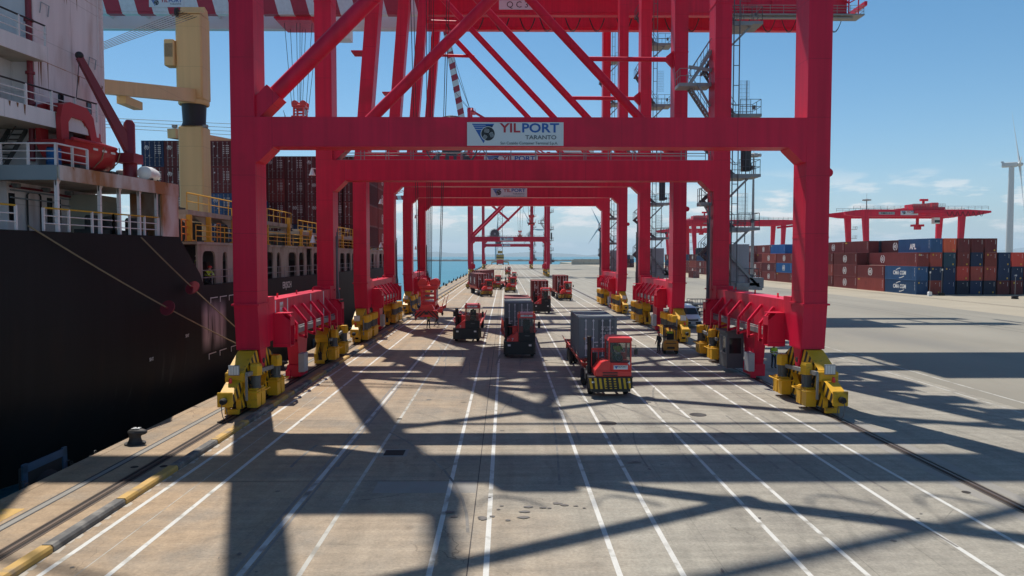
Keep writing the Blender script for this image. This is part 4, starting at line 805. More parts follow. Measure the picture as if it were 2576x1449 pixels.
def mark_mesh(kind, ln, ht):
    """printed marks: door data block, stickers, names"""
    k = (kind, ln, ht)
    if k in _c: return _c[k]
    m = MB(); l = ln / 2
    if kind == 'data':
        y = -l - .056
        for i, (key, z) in enumerate((('d1', ht - .62), ('d2', ht - .80), ('d3', ht - 1.0), ('d4', ht - 1.2), ('d5', ht - 1.4), ('d6', ht - 1.6))): put_text(m, key, .58, y, z, .17 if i else .185, sx=.56)
        m.box(-.84, -.64, y - .004, y, .55, .85); m.box(-.12, -.02, y - .02, y, .75, .82); r = m.mesh('data_lettering', ['print_white'])
    elif kind == 'decal_o': y = -l - .058; m.prism([(-.95, ht - 1.28), (-.75, ht - 1.28), (-.85, ht - 1.45)], 'y', y - .004, y); r = m.mesh('hazard_decal', ['decal_orange'])
    elif kind == 'decal_b': y = -l - .058; m.box(-.48, -.36, y - .004, y, ht - 1.48, ht - 1.32); r = m.mesh('blue_decal', ['decal_blue'])
    elif kind == 'data_small':
        y = -l - .056
        for i, z in enumerate((.55, .8, 1.0, 1.2, 1.4)): m.box(.25, .45, y - .004, y, ht - z - .04, ht - z + .04); m.box(.62, .95, y - .004, y, ht - z - .04, ht - z + .04)
        m.box(-.75, -.6, y - .004, y, ht - .7, ht - .55); m.box(-.4, -.26, y - .004, y, ht - 1.75, ht - 1.6); r = m.mesh('data_lettering', ['print_white'])
    elif kind == 'end_marks':
        y = -l - .002; m.box(.85, .90, y - .006, y, ht - 1.2, ht - .35); m.box(-.05, .06, y - .006, y, ht - .62, ht - .5); r = m.mesh('end_marks', ['print_white'])
    elif kind == 'sticker_low': y = -l - .004; m.box(.55, .82, y - .006, y, .3, .62); r = m.mesh('sticker', ['decal_yellow'])
    elif kind == 'sticker_high': y = -l - .004; m.box(-.78, -.5, y - .006, y, ht - .65, ht - .32); r = m.mesh('sticker', ['decal_yellow'])
    elif kind == 'side_tag': m.box(-CW / 2 - .012, -CW / 2 - .002, l - 1.3, l - .3, ht - .55, ht - .3); r = m.mesh('side_tag', ['decal_yellow'])
    elif kind == 'side_code':
        for z in range(6): m.box(-CW / 2 - .012, -CW / 2 - .002, -l + .5, -l + .62, ht - .5 - z * .3, ht - .36 - z * .3)
        r = m.mesh('side_code', ['print_white'])
    elif kind == 'cma':
        put_text(m, 'cma', -CW / 2 - .006, 0.2, ht / 2, 1.15, '-x', sx=.95)
        def sw(y0, y1, z0, z1, flip):
            P = [(y0 + (y1 - y0) * i / 8, z0 + (z1 - z0) * math.sin(i / 8 * math.pi / 2)) for i in range(9)]; Q = [(y, z + .16) for y, z in P[::-1]]
            m.prism(P + Q, 'x', -CW / 2 - .014, -CW / 2 - .004)
        sw(1.6, -.1, ht / 2 + .55, ht / 2 + .95, 0); sw(-1.6, .3, ht / 2 - .72, ht / 2 - 1.12, 0); r = m.mesh('lettering', ['print_white'])
    elif kind == 'apl':
        put_text(m, 'apl', -CW / 2 - .006, .4, ht * .42, 1.55, '-x'); r = m.mesh('lettering', ['print_white'])
    elif kind == 'ics': put_text(m, 'ics', -.55, -l - .003, ht - .5, .55); r = m.mesh('lettering', ['print_white'])
    _c[k] = r; return r
def container(loc, color, ln=12.192, ht=HC, label='', group=None, rotz=0, doors=True, bars=True, marks=(), parent=None):
    """a shipping container thing; marks are (kind) strings or ('ring', face, size, u, z)"""
    o = thing('shipping_container', label, 'container', loc, rotz, group)
    cm = 'box_' + color
    link('shell', BODY[ln, ht, doors], o, mat_=cm)
    if doors:
        for s in (-1, 1):
            d = link('door', DOOR[ht], o, loc=(0 if s < 0 else (CW - .3) / 2, -ln / 2 + .04, 0), mat_=cm)
            if bars:
                for bx in (-.78, -.30): link('locking_bar', BAR[ht], d, loc=(bx, 0, 0), mat_='lock_bar_dull' if group and 'ship' in group else None)
    for mk in marks:
        if isinstance(mk, str): link(mark_mesh(mk, ln, ht).name.split('.')[0], mark_mesh(mk, ln, ht), o)
        else:
            _, face, sz, u, z = mk
            p = {'-y': (u, -ln / 2 - .056, z), '-x': (-CW / 2 - .003, u, z), '+x': (CW / 2 + .003, u, z)}[face]; link('ring_emblem', ring_logo(face, sz), o, loc=p)
    return o
# ------------------------------------------------------------------ yard blocks
random.seed(11)
YX, YY, PX, PY = 84.6 + CW / 2, 148 + 6.1, 2.82, 12.72
ORD = ['lowest', 'second', 'third', 'top']
def ordn(i): return '%d%s' % (i, 'th' if 10 < i % 100 < 14 else {1: 'st', 2: 'nd', 3: 'rd'}.get(i % 10, 'th'))
CN = {'brown': 'maroon brown', 'brown_dark': 'dark maroon', 'brown_red': 'reddish brown', 'navy': 'navy blue', 'navy_dark': 'blackish navy', 'blue': 'grey blue', 'blue_bright': 'bright blue', 'red': 'faded red', 'orange_red': 'orange red', 'teal': 'dark teal', 'slate': 'slate grey', 'green': 'green'}
FRONT = [  # columns of the near face, bottom up
    ['blue', 'blue', 'brown'], ['brown_red', 'navy', 'brown_red', 'blue'], ['navy', 'navy', 'teal', 'orange_red'], ['navy_dark', 'red', 'brown', 'brown_dark'], ['navy', 'brown_red', 'navy', 'brown_dark'], ['navy_dark', 'brown_red', 'brown_red', 'brown_dark'], ['brown_dark', 'navy', 'navy'], ['brown_dark', 'navy', 'red'], ['navy', 'brown', 'brown'], ['brown', 'navy', 'brown_dark'], ['navy', 'red', 'brown'], ['brown', 'brown', 'navy']]
for c, tiers in enumerate(FRONT):
    for t, col in enumerate(tiers):
        mk = ['end_marks'] + ([random.choice(['sticker_low', 'sticker_low', 'sticker_high'])] if random.random() < .75 else [])
        if c == 0: mk += [('cma', 'cma', 'ics')[t], 'side_code']
        if c == 1 and t == 3: mk += ['apl', 'side_code']
        container((YX + c * PX + random.uniform(-.04, .04), YY + random.uniform(-.06, .06), t * HC), col, label='%s container, %s tier, %s column from the lane in the near yard face' % (CN[col], ORD[t], ordn(c + 1)), group='containers stacked in the yard', doors=False, marks=mk)
BAYS = [  # bays behind, first columns (bottom up)
    [['brown_red', 'brown'], ['brown', 'brown', 'brown'], ['brown', 'brown_red', 'brown', 'brown_dark'], ['navy', 'brown', 'navy', 'brown']],
    [['brown', 'brown', 'brown'], ['brown', 'brown', 'brown_dark', 'brown'], ['navy', 'brown', 'navy', 'navy_dark'], ['brown', 'navy', 'brown', 'brown']],
    [['brown', 'brown_red', 'brown'], ['brown', 'brown', 'brown', 'brown'], ['navy', 'navy', 'brown', 'brown'], ['brown', 'navy', 'brown']],
    [['brown', 'navy', 'brown'], ['brown', 'brown', 'brown'], ['navy', 'brown', 'brown', 'brown_dark']],
    [['brown_red', 'blue_bright', 'brown'], ['brown', 'brown', 'brown_dark'], ['brown', 'navy', 'brown']],
    [['brown', 'brown_dark', 'brown_red'], ['brown', 'brown', 'brown_red', 'blue_bright'], ['brown', 'navy', 'brown', 'navy_dark']],
    [['brown', 'brown'], ['brown', 'brown', 'brown', 'brown'], ['navy', 'brown', 'brown']],
    [['brown', 'brown', 'brown'], ['brown', 'brown', 'brown', 'brown'], ['navy', 'brown', 'brown']],
    [['brown', 'navy', 'brown_dark'], ['brown', 'brown', 'navy'], ['brown', 'brown', 'brown']],
    [['brown', 'brown'], ['navy', 'brown', 'brown'], ['brown', 'brown', 'navy_dark']],
    [['brown_dark', 'brown', 'navy'], ['navy', 'brown', 'brown'], ['brown', 'brown', 'navy_dark']],
    [['brown', 'brown_red', 'brown_dark'], ['navy', 'brown', 'brown', 'navy_dark']],
    [['brown', 'brown', 'navy'], ['navy', 'brown', 'brown']],
    [['brown', 'brown', 'brown'], ['navy', 'brown', 'navy_dark']],
    [['brown_dark', 'brown', 'brown'], ['navy', 'brown', 'brown']],
    [['brown', 'navy', 'brown'], ['navy', 'brown', 'brown', 'brown']]]
for b, cols in enumerate(BAYS):
    y = YY + (b + 1) * PY + (1.2 if b > 3 else 0) + (18 if b > 8 else 0)
    for c, tiers in enumerate(cols):
        for t, col in enumerate(tiers):
            if c and t < len(cols[c - 1]) - 0 and t < 2: continue        # wholly behind the first column
            mk = []
            if c == 0 or t >= len(cols[c - 1]):
                mk = ['side_code']
                if (b + t) % 4 != 0 and 'navy' not in col: mk.append(('ring', '-x', 1.9, 0.0, HC / 2))
                else: mk.append('side_tag')
            container((YX + c * PX + random.uniform(-.05, .05), y + random.uniform(-.1, .1), t * HC), col, label='%s container, %s tier, %s column, %s bay behind the near yard face' % (CN[col], ORD[t], ordn(c + 1), ordn(b + 1)), group='containers stacked in the yard', doors=False, marks=mk)
# a lower far block and odd boxes standing on the apron
for i in range(7):
    for t in range(2 + (i % 2)):
        col = random.choice(['brown', 'brown_dark', 'navy', 'brown']); container((70 + i * PX, 500, t * HC), col, label='%s container, %s tier, %s column of the far low block' % (CN[col], ORD[t], ordn(i + 1)), group='containers stacked in the yard', doors=False, marks=['end_marks'])
container((86.5, 322, 0), 'brown', 6.058, STD, label='single dark brown container standing alone on the far apron', doors=True) if 0 else None
container((68.5, 262, 0), 'brown', 6.058, STD, label='weathered brown twenty foot container alone on the far apron', doors=True)
container((71.2, 236, 0), 'blue_bright', 6.058, STD, label='bright blue twenty foot container alone beside the gantry leg', doors=True)
container((58.0, 265, 0), 'green', 6.058, STD, label='green twenty foot container alone behind the second crane', doors=True)
# ================================================================== TERMINAL TRUCKS
mat('orange_light', (0.7, 0.18, 0.02), 0.3, var=0.0)
mat('seat_dark', (0.02, 0.02, 0.022), 0.8, var=0.1)
def wheel_mesh(r=.52, wd=.30):
    m = MB(); h = wd / 2
    m.lathe([(r * .55, -h), (r * .86, -h), (r * .97, -h * .75), (r, -h * .4), (r, h * .4), (r * .97, h * .75), (r * .86, h), (r * .55, h)], 22, ax='x'); t = m.mesh('tyre', ['rubber'])
    m = MB(); m.lathe([(r * .56, -h * .8), (r * .5, -h * .9), (r * .35, -h * .5), (r * .2, -h * .5), (r * .16, -h * .8), (r * .02, -h * .85)], 18, ax='x'); m.lathe([(r * .02, h * .85), (r * .16, h * .8), (r * .2, h * .5), (r * .35, h * .5), (r * .5, h * .9), (r * .56, h * .8)], 18, ax='x')
    return t, m.mesh('rim', ['galvanised'])
WT, WR = wheel_mesh()
def add_wheel(p, x, y, r=.52, name='wheel'):
    w_ = link('wheel', WT, p, loc=(x, y, r)); link('rim', WR, w_); return w_
def tractor_common(o):
    m = MB(); m.box(-.45, -.33, .5, 5.3, .72, .98); m.box(.33, .45, .5, 5.3, .72, .98)
    for y in (1.3, 2.4, 3.4, 4.4, 5.2): m.box(-.33, .33, y - .08, y + .08, .76, .92)
    m.box(-1.05, 1.05, 1.28, 1.42, .44, .6); m.box(-1.0, 1.0, 4.33, 4.47, .44, .6); m.build('chassis', ['dark_steel'], o)
    for x in (-1.02, 1.02): add_wheel(o, x, 1.35)
    for x in (-1.08, -.76, .76, 1.08): add_wheel(o, x, 4.4)
    m = MB(); m.lathe([(.55, 0), (.55, .07), (.1, .1)], 20, (0, 4.3, 1.12)); m.box(-.5, .5, 3.6, 5.0, .98, 1.12); m.build('fifth_wheel', ['dark_steel'], o)
    m = MB(); m.box(-1.15, -.5, 2.2, 3.5, .55, 1.05, .05); m.build('fuel_tank', ['dark_steel'], o)
    for x in (-1.02, 1.02):
        m = MB(); m.prism([(1.35 + .68 * math.cos(R(a)), .52 + .68 * math.sin(R(a))) for a in range(10, 171, 20)] + [(1.35 + .63 * math.cos(R(a)), .52 + .63 * math.sin(R(a))) for a in range(170, 9, -20)], 'x', x - .2, x + .2); m.build('mudguard', ['black'], o)
def tractor_red(num='4', board=True):
    """yard tractor with narrow offset cab, bonnet beside it, striped bumper; front is -y"""
    o = link('terminal_tractor', None); tractor_common(o)
    b = MB(); b.prism([(-1.22, .12), (-1.0, 0), (1.0, 0), (1.22, .12), (1.22, .5), (-1.22, .5)], 'z', .52, 1.12); b.build('bumper', ['hazard_x'], o)
    g = MB()
    for k in range(4): g.box(-.32, .32, -.012, -.003, .58 + k * .13, .64 + k * .13)
    g.build('bumper_slots', ['black'], o)
    b = MB(); b.box(-1.1, 1.1, .08, .5, .34, .52); b.box(-1.24, 1.24, .06, .55, 1.12, 1.18); b.build('bumper_skirt', ['black'], o)
    for x in (-1.0, .98): b = MB(); b.box(x - .09, x + .09, .0, .07, .86, .95); b.build('headlamp', ['lamp_lens'], o)
    # body under cab and bonnet
    b = MB(); b.box(-.88, 1.17, .16, 1.9, 1.18, 1.52, .03); b.box(.0, 1.17, .14, 1.9, 1.52, 1.98, .03)
    b.prism([(-.88, 1.52), (-.005, 1.52), (-.005, 2.02), (-.28, 2.02), (-.5, 1.96)], 'y', .2, 1.7); b.build('body', ['truck_red'], o)
    g = MB()
    for k in range(2): g.box(-.46, .38, .145, .156, 1.24 + k * .13, 1.31 + k * .13)
    g.build('grille_slots', ['black'], o)
    # cab: pillars, roof, glass
    c = MB(); x0, x1, y0, y1, z0, z1 = -.12, 1.17, .22, 1.85, 1.98, 3.22
    for x in (x0, x1 - .08): c.box(x, x + .08, y0, y0 + .1, z0, z1); c.box(x, x + .08, y1 - .1, y1, z0, z1)
    c.box(x0 + .08, x1 - .08, y0 + .01, y0 + .09, z1 - .12, z1); c.box(x0 + .08, x1 - .08, y1 - .09, y1 - .01, z1 - .14, z1); c.box(x0 + .08, x1 - .08, y1 - .09, y1 - .01, z0, z0 + .35)
    c.prism([(x0 - .06, z1), (x1 + .03, z1), (x1, z1 + .15), (x0 + .04, z1 + .17)], 'y', y0 - .1, y1 + .05); cb_ = c.build('cab', ['truck_red'], o)
    w_ = MB(); w_.box(x0 + .08, x1 - .08, y0 + .03, y0 + .045, z0 + .03, z1 - .12); w_.build('windscreen', ['cab_glass'], o)
    f = MB()
    for a in ((x0 + .07, x0 + .10, z0, z1 - .1), (x1 - .10, x1 - .07, z0, z1 - .1), (x0 + .1, x1 - .1, z0, z0 + .035), (x0 + .1, x1 - .1, z1 - .14, z1 - .11)): f.box(a[0], a[1], y0 + .0, y0 + .03, a[2], a[3])
    f.beam((.35, y0 - .02, z0 - .05), (.75, y0 - .02, z0 + .25), .02, .03, up=(0, 1, 0)); f.build('windscreen_seal', ['black'], o)
    for x in (x0 + .03, x1 - .05): w_ = MB(); w_.box(x, x + .012, y0 + .1, y1 - .1, z0, z1 - .1); w_.build('side_window', ['cab_glass'], o)
    w_ = MB(); w_.box(x0 + .08, x1 - .08, y1 - .05, y1 - .04, z0 + .35, z1 - .14); w_.build('rear_window', ['cab_glass'], o)
    m = MB(); m.box(.3, .8, 1.2, 1.7, 1.98, 2.2, .04); m.box(.3, .8, 1.6, 1.75, 2.2, 2.85, .04); m.build('seat', ['seat_dark'], o)
    m = MB(); m.path([(.55 + .2 * math.cos(a * .628), .72 + .1 * math.sin(a * .628), 2.2 + .17 * math.sin(a * .628)) for a in range(10)], .018, 6, closed=True); m.tube((.55, .72, 2.2), (.55, .5, 2.0), .03, n=6); m.build('steering_wheel', ['grey_paint'], o)
    # exhaust stack, intake, hand rails, mirror, beacon
    m = MB(); m.path([(-1.0, 2.0, 1.1), (-1.0, 2.0, 3.1), (-1.02, 1.95, 3.3)], .13, 12); m.tube((-.72, 2.1, 1.1), (-.72, 2.1, 2.3), .16, n=12); m.build('exhaust_stack', ['black'], o)
    m = MB(); m.path([(-.9, 1.75, 1.5), (-.9, 1.75, 2.42), (-.12, 1.75, 2.42)], .03, 8); m.tube((-.5, 1.75, 1.6), (-.5, 1.75, 2.4), .03, n=8); m.box(-.9, -.12, 1.8, 1.86, 2.46, 2.6); m.build('hand_rail', ['truck_red'], o)
    m = MB(); m.path([(x1, .35, 2.95), (x1 + .25, .25, 2.95), (x1 + .25, .25, 2.5)], .02, 6); m.box(x1 + .15, x1 + .35, .2, .27, 2.42, 2.75, .02); m.build('mirror', ['black'], o)
    m = MB(); m.box(x0 + .25, x1 - .3, y0 - .09, y0 - .06, z1 + .05, z1 + .14); m.build('roof_plate', ['print_white'], o)
    if board:
        m = MB(); m.box(.15, .95, .125, .137, 1.60, 1.83); p = m.build('name_plate', ['sign_white'], o)
        m = MB(); put_text(m, 'yilport', .62, .122, 1.75, .13); m.build('lettering', ['sign_grey'], p); m = MB(); m.prism([(.2, 1.79), (.4, 1.79), (.3, 1.63)], 'y', .118, .124); m.build('emblem', ['sign_blue'], p)
    if num: m = MB(); put_text(m, num, 1.02, .134, 1.93 if num == '4' else 2.9, .28); m.build('fleet_number', ['print_white'], o)
    return o
def tractor_dark():
    """yard tractor with wide dark windscreen and black front; red sloping bonnet"""
    o = link('terminal_tractor', None); tractor_common(o)
    b = MB(); b.prism([(-1.25, .25), (-1.1, 0), (1.1, 0), (1.25, .25), (1.25, .7), (-1.25, .7)], 'z', .42, 1.3); b.box(-1.25, 1.25, .05, .7, .3, .42); b.build('bumper', ['black'], o)
    for x in (-.82, .82): b = MB(); b.box(x - .11, x + .11, -.03, .02, .95, 1.1, .015); b.build('headlamp', ['lamp_lens'], o)
    b = MB(); b.prism([(-1.0, 1.3), (-.05, 1.3), (-.05, 1.95), (-.2, 2.0), (-.95, 1.45)], 'y', .15, 1.8); b.build('bonnet', ['truck_red'], o)
    x0, x1, y0, y1, z1 = -.12, 1.22, .15, 1.9, 3.15
    b = MB(); b.box(x0, x1, y0, y0 + .05, 1.3, 2.0); b.box(x0, x0 + .05, y0 + .05, y1, 1.3, 2.0); b.build('front_mask', ['black'], o)
    b = MB(); b.box(x1 - .05, x1 + .01, y0 + .05, y1, 1.3, 2.05); b.box(x0 + .05, x1 - .05, y1 - .05, y1, 1.3, 2.35)
    for x in (x0, x1 - .07): b.box(x, x + .07, y1 - .08, y1, 2.0, z1); b.box(x, x + .05, y0, y0 + .07, 2.0, z1)
    b.prism([(x0 - .05, z1), (x1 + .05, z1), (x1 + .02, z1 + .28), (x1 - .1, z1 + .36), (x0 + .08, z1 + .36), (x0 - .03, z1 + .28)], 'y', y0 - .12, y1 + .06); b.build('cab', ['truck_red'], o)
    w_ = MB(); w_.box(x0 + .05, x1 - .05, y0 + .015, y0 + .03, 2.0, z1); w_.build('windscreen', ['dark_glass' if 0 else 'cab_glass'], o)
    for x in (x0 + .02, x1 - .04): w_ = MB(); w_.box(x, x + .012, y0 + .07, y1 - .08, 2.03, z1); w_.build('side_window', ['cab_glass'], o)
    m = MB(); m.box(.3, .85, 1.2, 1.7, 1.85, 2.1, .04); m.box(.3, .85, 1.62, 1.78, 2.1, 2.9, .04); m.build('seat', ['seat_dark'], o)
    m = MB(); m.box(x0 + .2, x1 - .2, y0 - .14, y0 - .11, z1 + .1, z1 + .26); pl = m.build('roof_plate', ['print_white'], o)
    m = MB(); put_text(m, 'num', .55, y0 - .145, z1 + .18, .16); m.build('lettering', ['black'], pl)
    for x in (x0 + .1, x1 - .1): m = MB(); m.lathe([(.07, 0), (.07, .1), (.03, .14)], 10, (x, y0 + .15, z1 + .36)); m.build('beacon', ['orange_light'], o)
    m = MB(); put_text(m, '7', -.55, .14, 1.45, .3); m.build('fleet_number', ['print_white'], o)
    m = MB(); put_text(m, 'berg', .6, .142, 1.75, .09); m.build('lettering', ['galvanised'], o)
    m = MB(); m.tube((-1.0, 2.0, 1.1), (-1.0, 2.0, 3.0), .15, n=12); m.tube((-.7, 2.1, 1.0), (-.7, 2.1, 2.5), .17, n=12); m.build('exhaust_stack', ['black'], o)
    m = MB(); m.path([(-.95, 1.9, 1.4), (-.95, 1.9, 2.3), (-.15, 1.9, 2.3)], .03, 8); m.box(-.55, -.15, 1.95, 2.15, 1.2, 2.35); m.build('hand_rail', ['truck_red'], o)
    for x, s in ((x1, 1), (-1.15, -1)):
        m = MB(); m.path([(x, .3, 3.0), (x + s * .3, .2, 3.0), (x + s * .3, .2, 2.6)] if s > 0 else [(-.9, 1.2, 2.0), (-1.15, .6, 2.6), (-1.15, .6, 2.7)], .02, 6); q = x + s * .3 if s > 0 else x; m.box(q - .1, q + .1, (.15 if s > 0 else .55), (.22 if s > 0 else .62), 2.35, 2.85, .02); m.build('mirror', ['black'], o)
    return o
def trailer():
    """bomb-cart trailer with flared guide flaps; origin at tractor front, bed from y 3.7 to 16.6"""
    o = link('yard_trailer', None)
    m = MB()
    for x in (-.62, .62): m.box(x - .09, x + .09, 3.75, 16.5, 1.16, 1.42)
    for k in range(9): y = 3.8 + k * 1.58; m.box(-1.18, 1.18, y, y + .22, 1.28, 1.42)
    for x in (-1.2, 1.2): m.box(x - .05, x + .05, 3.7, 16.6, 1.24, 1.44)
    m.build('bed_frame', ['trailer_red'], o)
    for s in (-1, 1):
        for k in range(7):
            y = 3.9 + k * 1.85; f = MB(); f.add([(s * 1.25, y, 1.44), (s * 1.25, y + 1.2, 1.44), (s * 1.48, y + 1.05, 1.80), (s * 1.48, y + .15, 1.80), (s * 1.30, y, 1.40), (s * 1.30, y + 1.2, 1.40), (s * 1.53, y + 1.05, 1.79), (s * 1.53, y + .15, 1.79)], [(0, 1, 2, 3), (4, 5, 6, 7), (0, 1, 5, 4), (1, 2, 6, 5), (2, 3, 7, 6), (3, 0, 4, 7)]); f.build('guide_flap', ['trailer_red'], o)
    for y in (13.4, 14.8):
        for x in (-1.05, -.72, .72, 1.05): add_wheel(o, x, y)
        m = MB(); m.box(-1.0, 1.0, y - .07, y + .07, .46, .6); m.build('axle', ['dark_steel'], o)
    m = MB()
    for x in (-.8, .8): m.box(x - .07, x + .07, 6.2, 6.35, .35, 1.2)
    m.box(-.85, .85, 6.2, 6.3, .9, 1.0); m.build('landing_leg', ['trailer_red'], o)
    m = MB(); m.box(-1.15, 1.15, 16.5, 16.62, .7, 1.2); m.build('rear_guard', ['trailer_red'], o)
    return o
PR = tractor_red(); PD = tractor_dark(); PT = trailer()
PRn = {}
def strip(o, nm):
    for ch in list(o.children):
        if ch.name.split('.')[0] == nm: bpy.data.objects.remove(ch)
used = {'R': False, 'D': False, 'T': False}
def place(src, key, loc, rz, label, cat, group):
    if not used[key]: o = src; used[key] = True; o.location = loc; o.rotation_euler = (0, 0, rz)
    else: o = copy_tree(src, None, loc, rz)
    o['label'] = label; o['category'] = cat; o['group'] = group; return o
def truck(kind, x, y, rz, desc, boxes=(), with_trailer=True, num=None, first=False):
    """boxes: list of (color, length, height, y offset of near end, marks)"""
    t = place(PR if kind == 'R' else PD, kind, (x, y, 0), rz, desc[0], 'tractor', 'terminal tractors')
    if kind == 'R' and not first:
        strip(t, 'fleet_number')
        if num: m = MB(); put_text(m, num, 1.02, .134, 2.9, .4); m.build('fleet_number', ['print_white'], t)
    if with_trailer: place(PT, 'T', (x, y, 0), rz, desc[1], 'trailer', 'yard trailers')
    d = Vector((-math.sin(rz), math.cos(rz), 0))
    for col, ln, ht, oy, lab, mk in boxes:
        c = Vector((x, y, 1.445)) + d * (oy + ln / 2); container(tuple(c), col, ln, ht, label=lab, group='containers riding on trailers', rotz=rz, doors=True, marks=mk)
RING = ('ring', '-y', .46, -.62, 1.9)
truck('R', 5.95, 40.3, 0, ('bright red terminal tractor with striped bumper and number 4, foremost', 'red trailer under the nearest slate grey container'), [('slate', 6.058, STD, 5.9, 'slate grey twenty foot container on the foremost truck', ['data', 'decal_o', 'decal_b'])], first=True)
truck('D', 1.12, 56.1, 0, ('red and black terminal tractor numbered 7 pulling grey then maroon container', 'red trailer behind the black-fronted tractor numbered 7'), [('slate', 6.058, STD, 5.2, 'slate grey container riding behind the black-fronted tractor numbered 7', ['data']), ('brown', 6.058, STD, 11.4, 'maroon container behind the slate one on the second truck', [])])
truck('D', -3.6, 66.5, 0, ('red and black terminal tractor with an empty trailer, seen beside the lowered spreader', 'empty red trailer beside the lowered spreader'))
truck('D', 5.1, 100, 0, ('red and black terminal tractor with headlamps shining, pulling one maroon container', 'red trailer under the maroon container of the headlamp truck'), [('brown', 6.058, HC, 5.9, 'tall maroon container on the truck with shining headlamps', [RING, 'data_small'])])
truck('R', 10.7, 128.4, R(1.5), ('bright red terminal tractor with a white 1 on its windscreen', 'red trailer of the rightmost truck'), [('brown', 6.058, HC, 6.2, 'maroon container on the rightmost truck', [RING, 'data_small'])], num='1')
truck('R', -3.6, 141, R(10), ('bright red terminal tractor turning out with two maroon containers', 'red trailer angled under two maroon containers'), [('brown', 6.058, HC, 6.0, 'maroon container, front one of the two on the turning trailer', [RING, 'data_small', ('ring', '-x', 1.5, 0, 1.4)]), ('brown', 6.058, HC, 12.2, 'maroon container, rear one of the two on the turning trailer', [('ring', '-x', 1.5, 0, 1.4)])])
truck('R', -8.4, 174, R(-14), ('red terminal tractor half hidden behind the turning truck, leftmost', 'red trailer of the leftmost truck by the quay rail'), [('brown', 12.192, HC, 5.6, 'long maroon container on the leftmost truck by the quay rail', [RING, ('ring', '+x', 1.5, 0, 1.4), ('ring', '+x', 1.5, 4, 1.4)])])
truck('R', -2.3, 171, R(-4), ('red terminal tractor with empty trailer just behind the turning truck', 'empty red trailer just behind the turning truck'))
truck('R', 1.1, 157, 0, ('red terminal tractor leading the short queue of empty trucks in mid lane', 'empty red trailer leading the mid lane queue'))
truck('R', 2.0, 205, 0, ('red terminal tractor second in the queue of empty trucks', 'empty red trailer second in the mid lane queue'))
truck('R', 1.1, 306, 0, ('red terminal tractor last in the queue of empty trucks, smallest', 'empty red trailer last in the mid lane queue'))
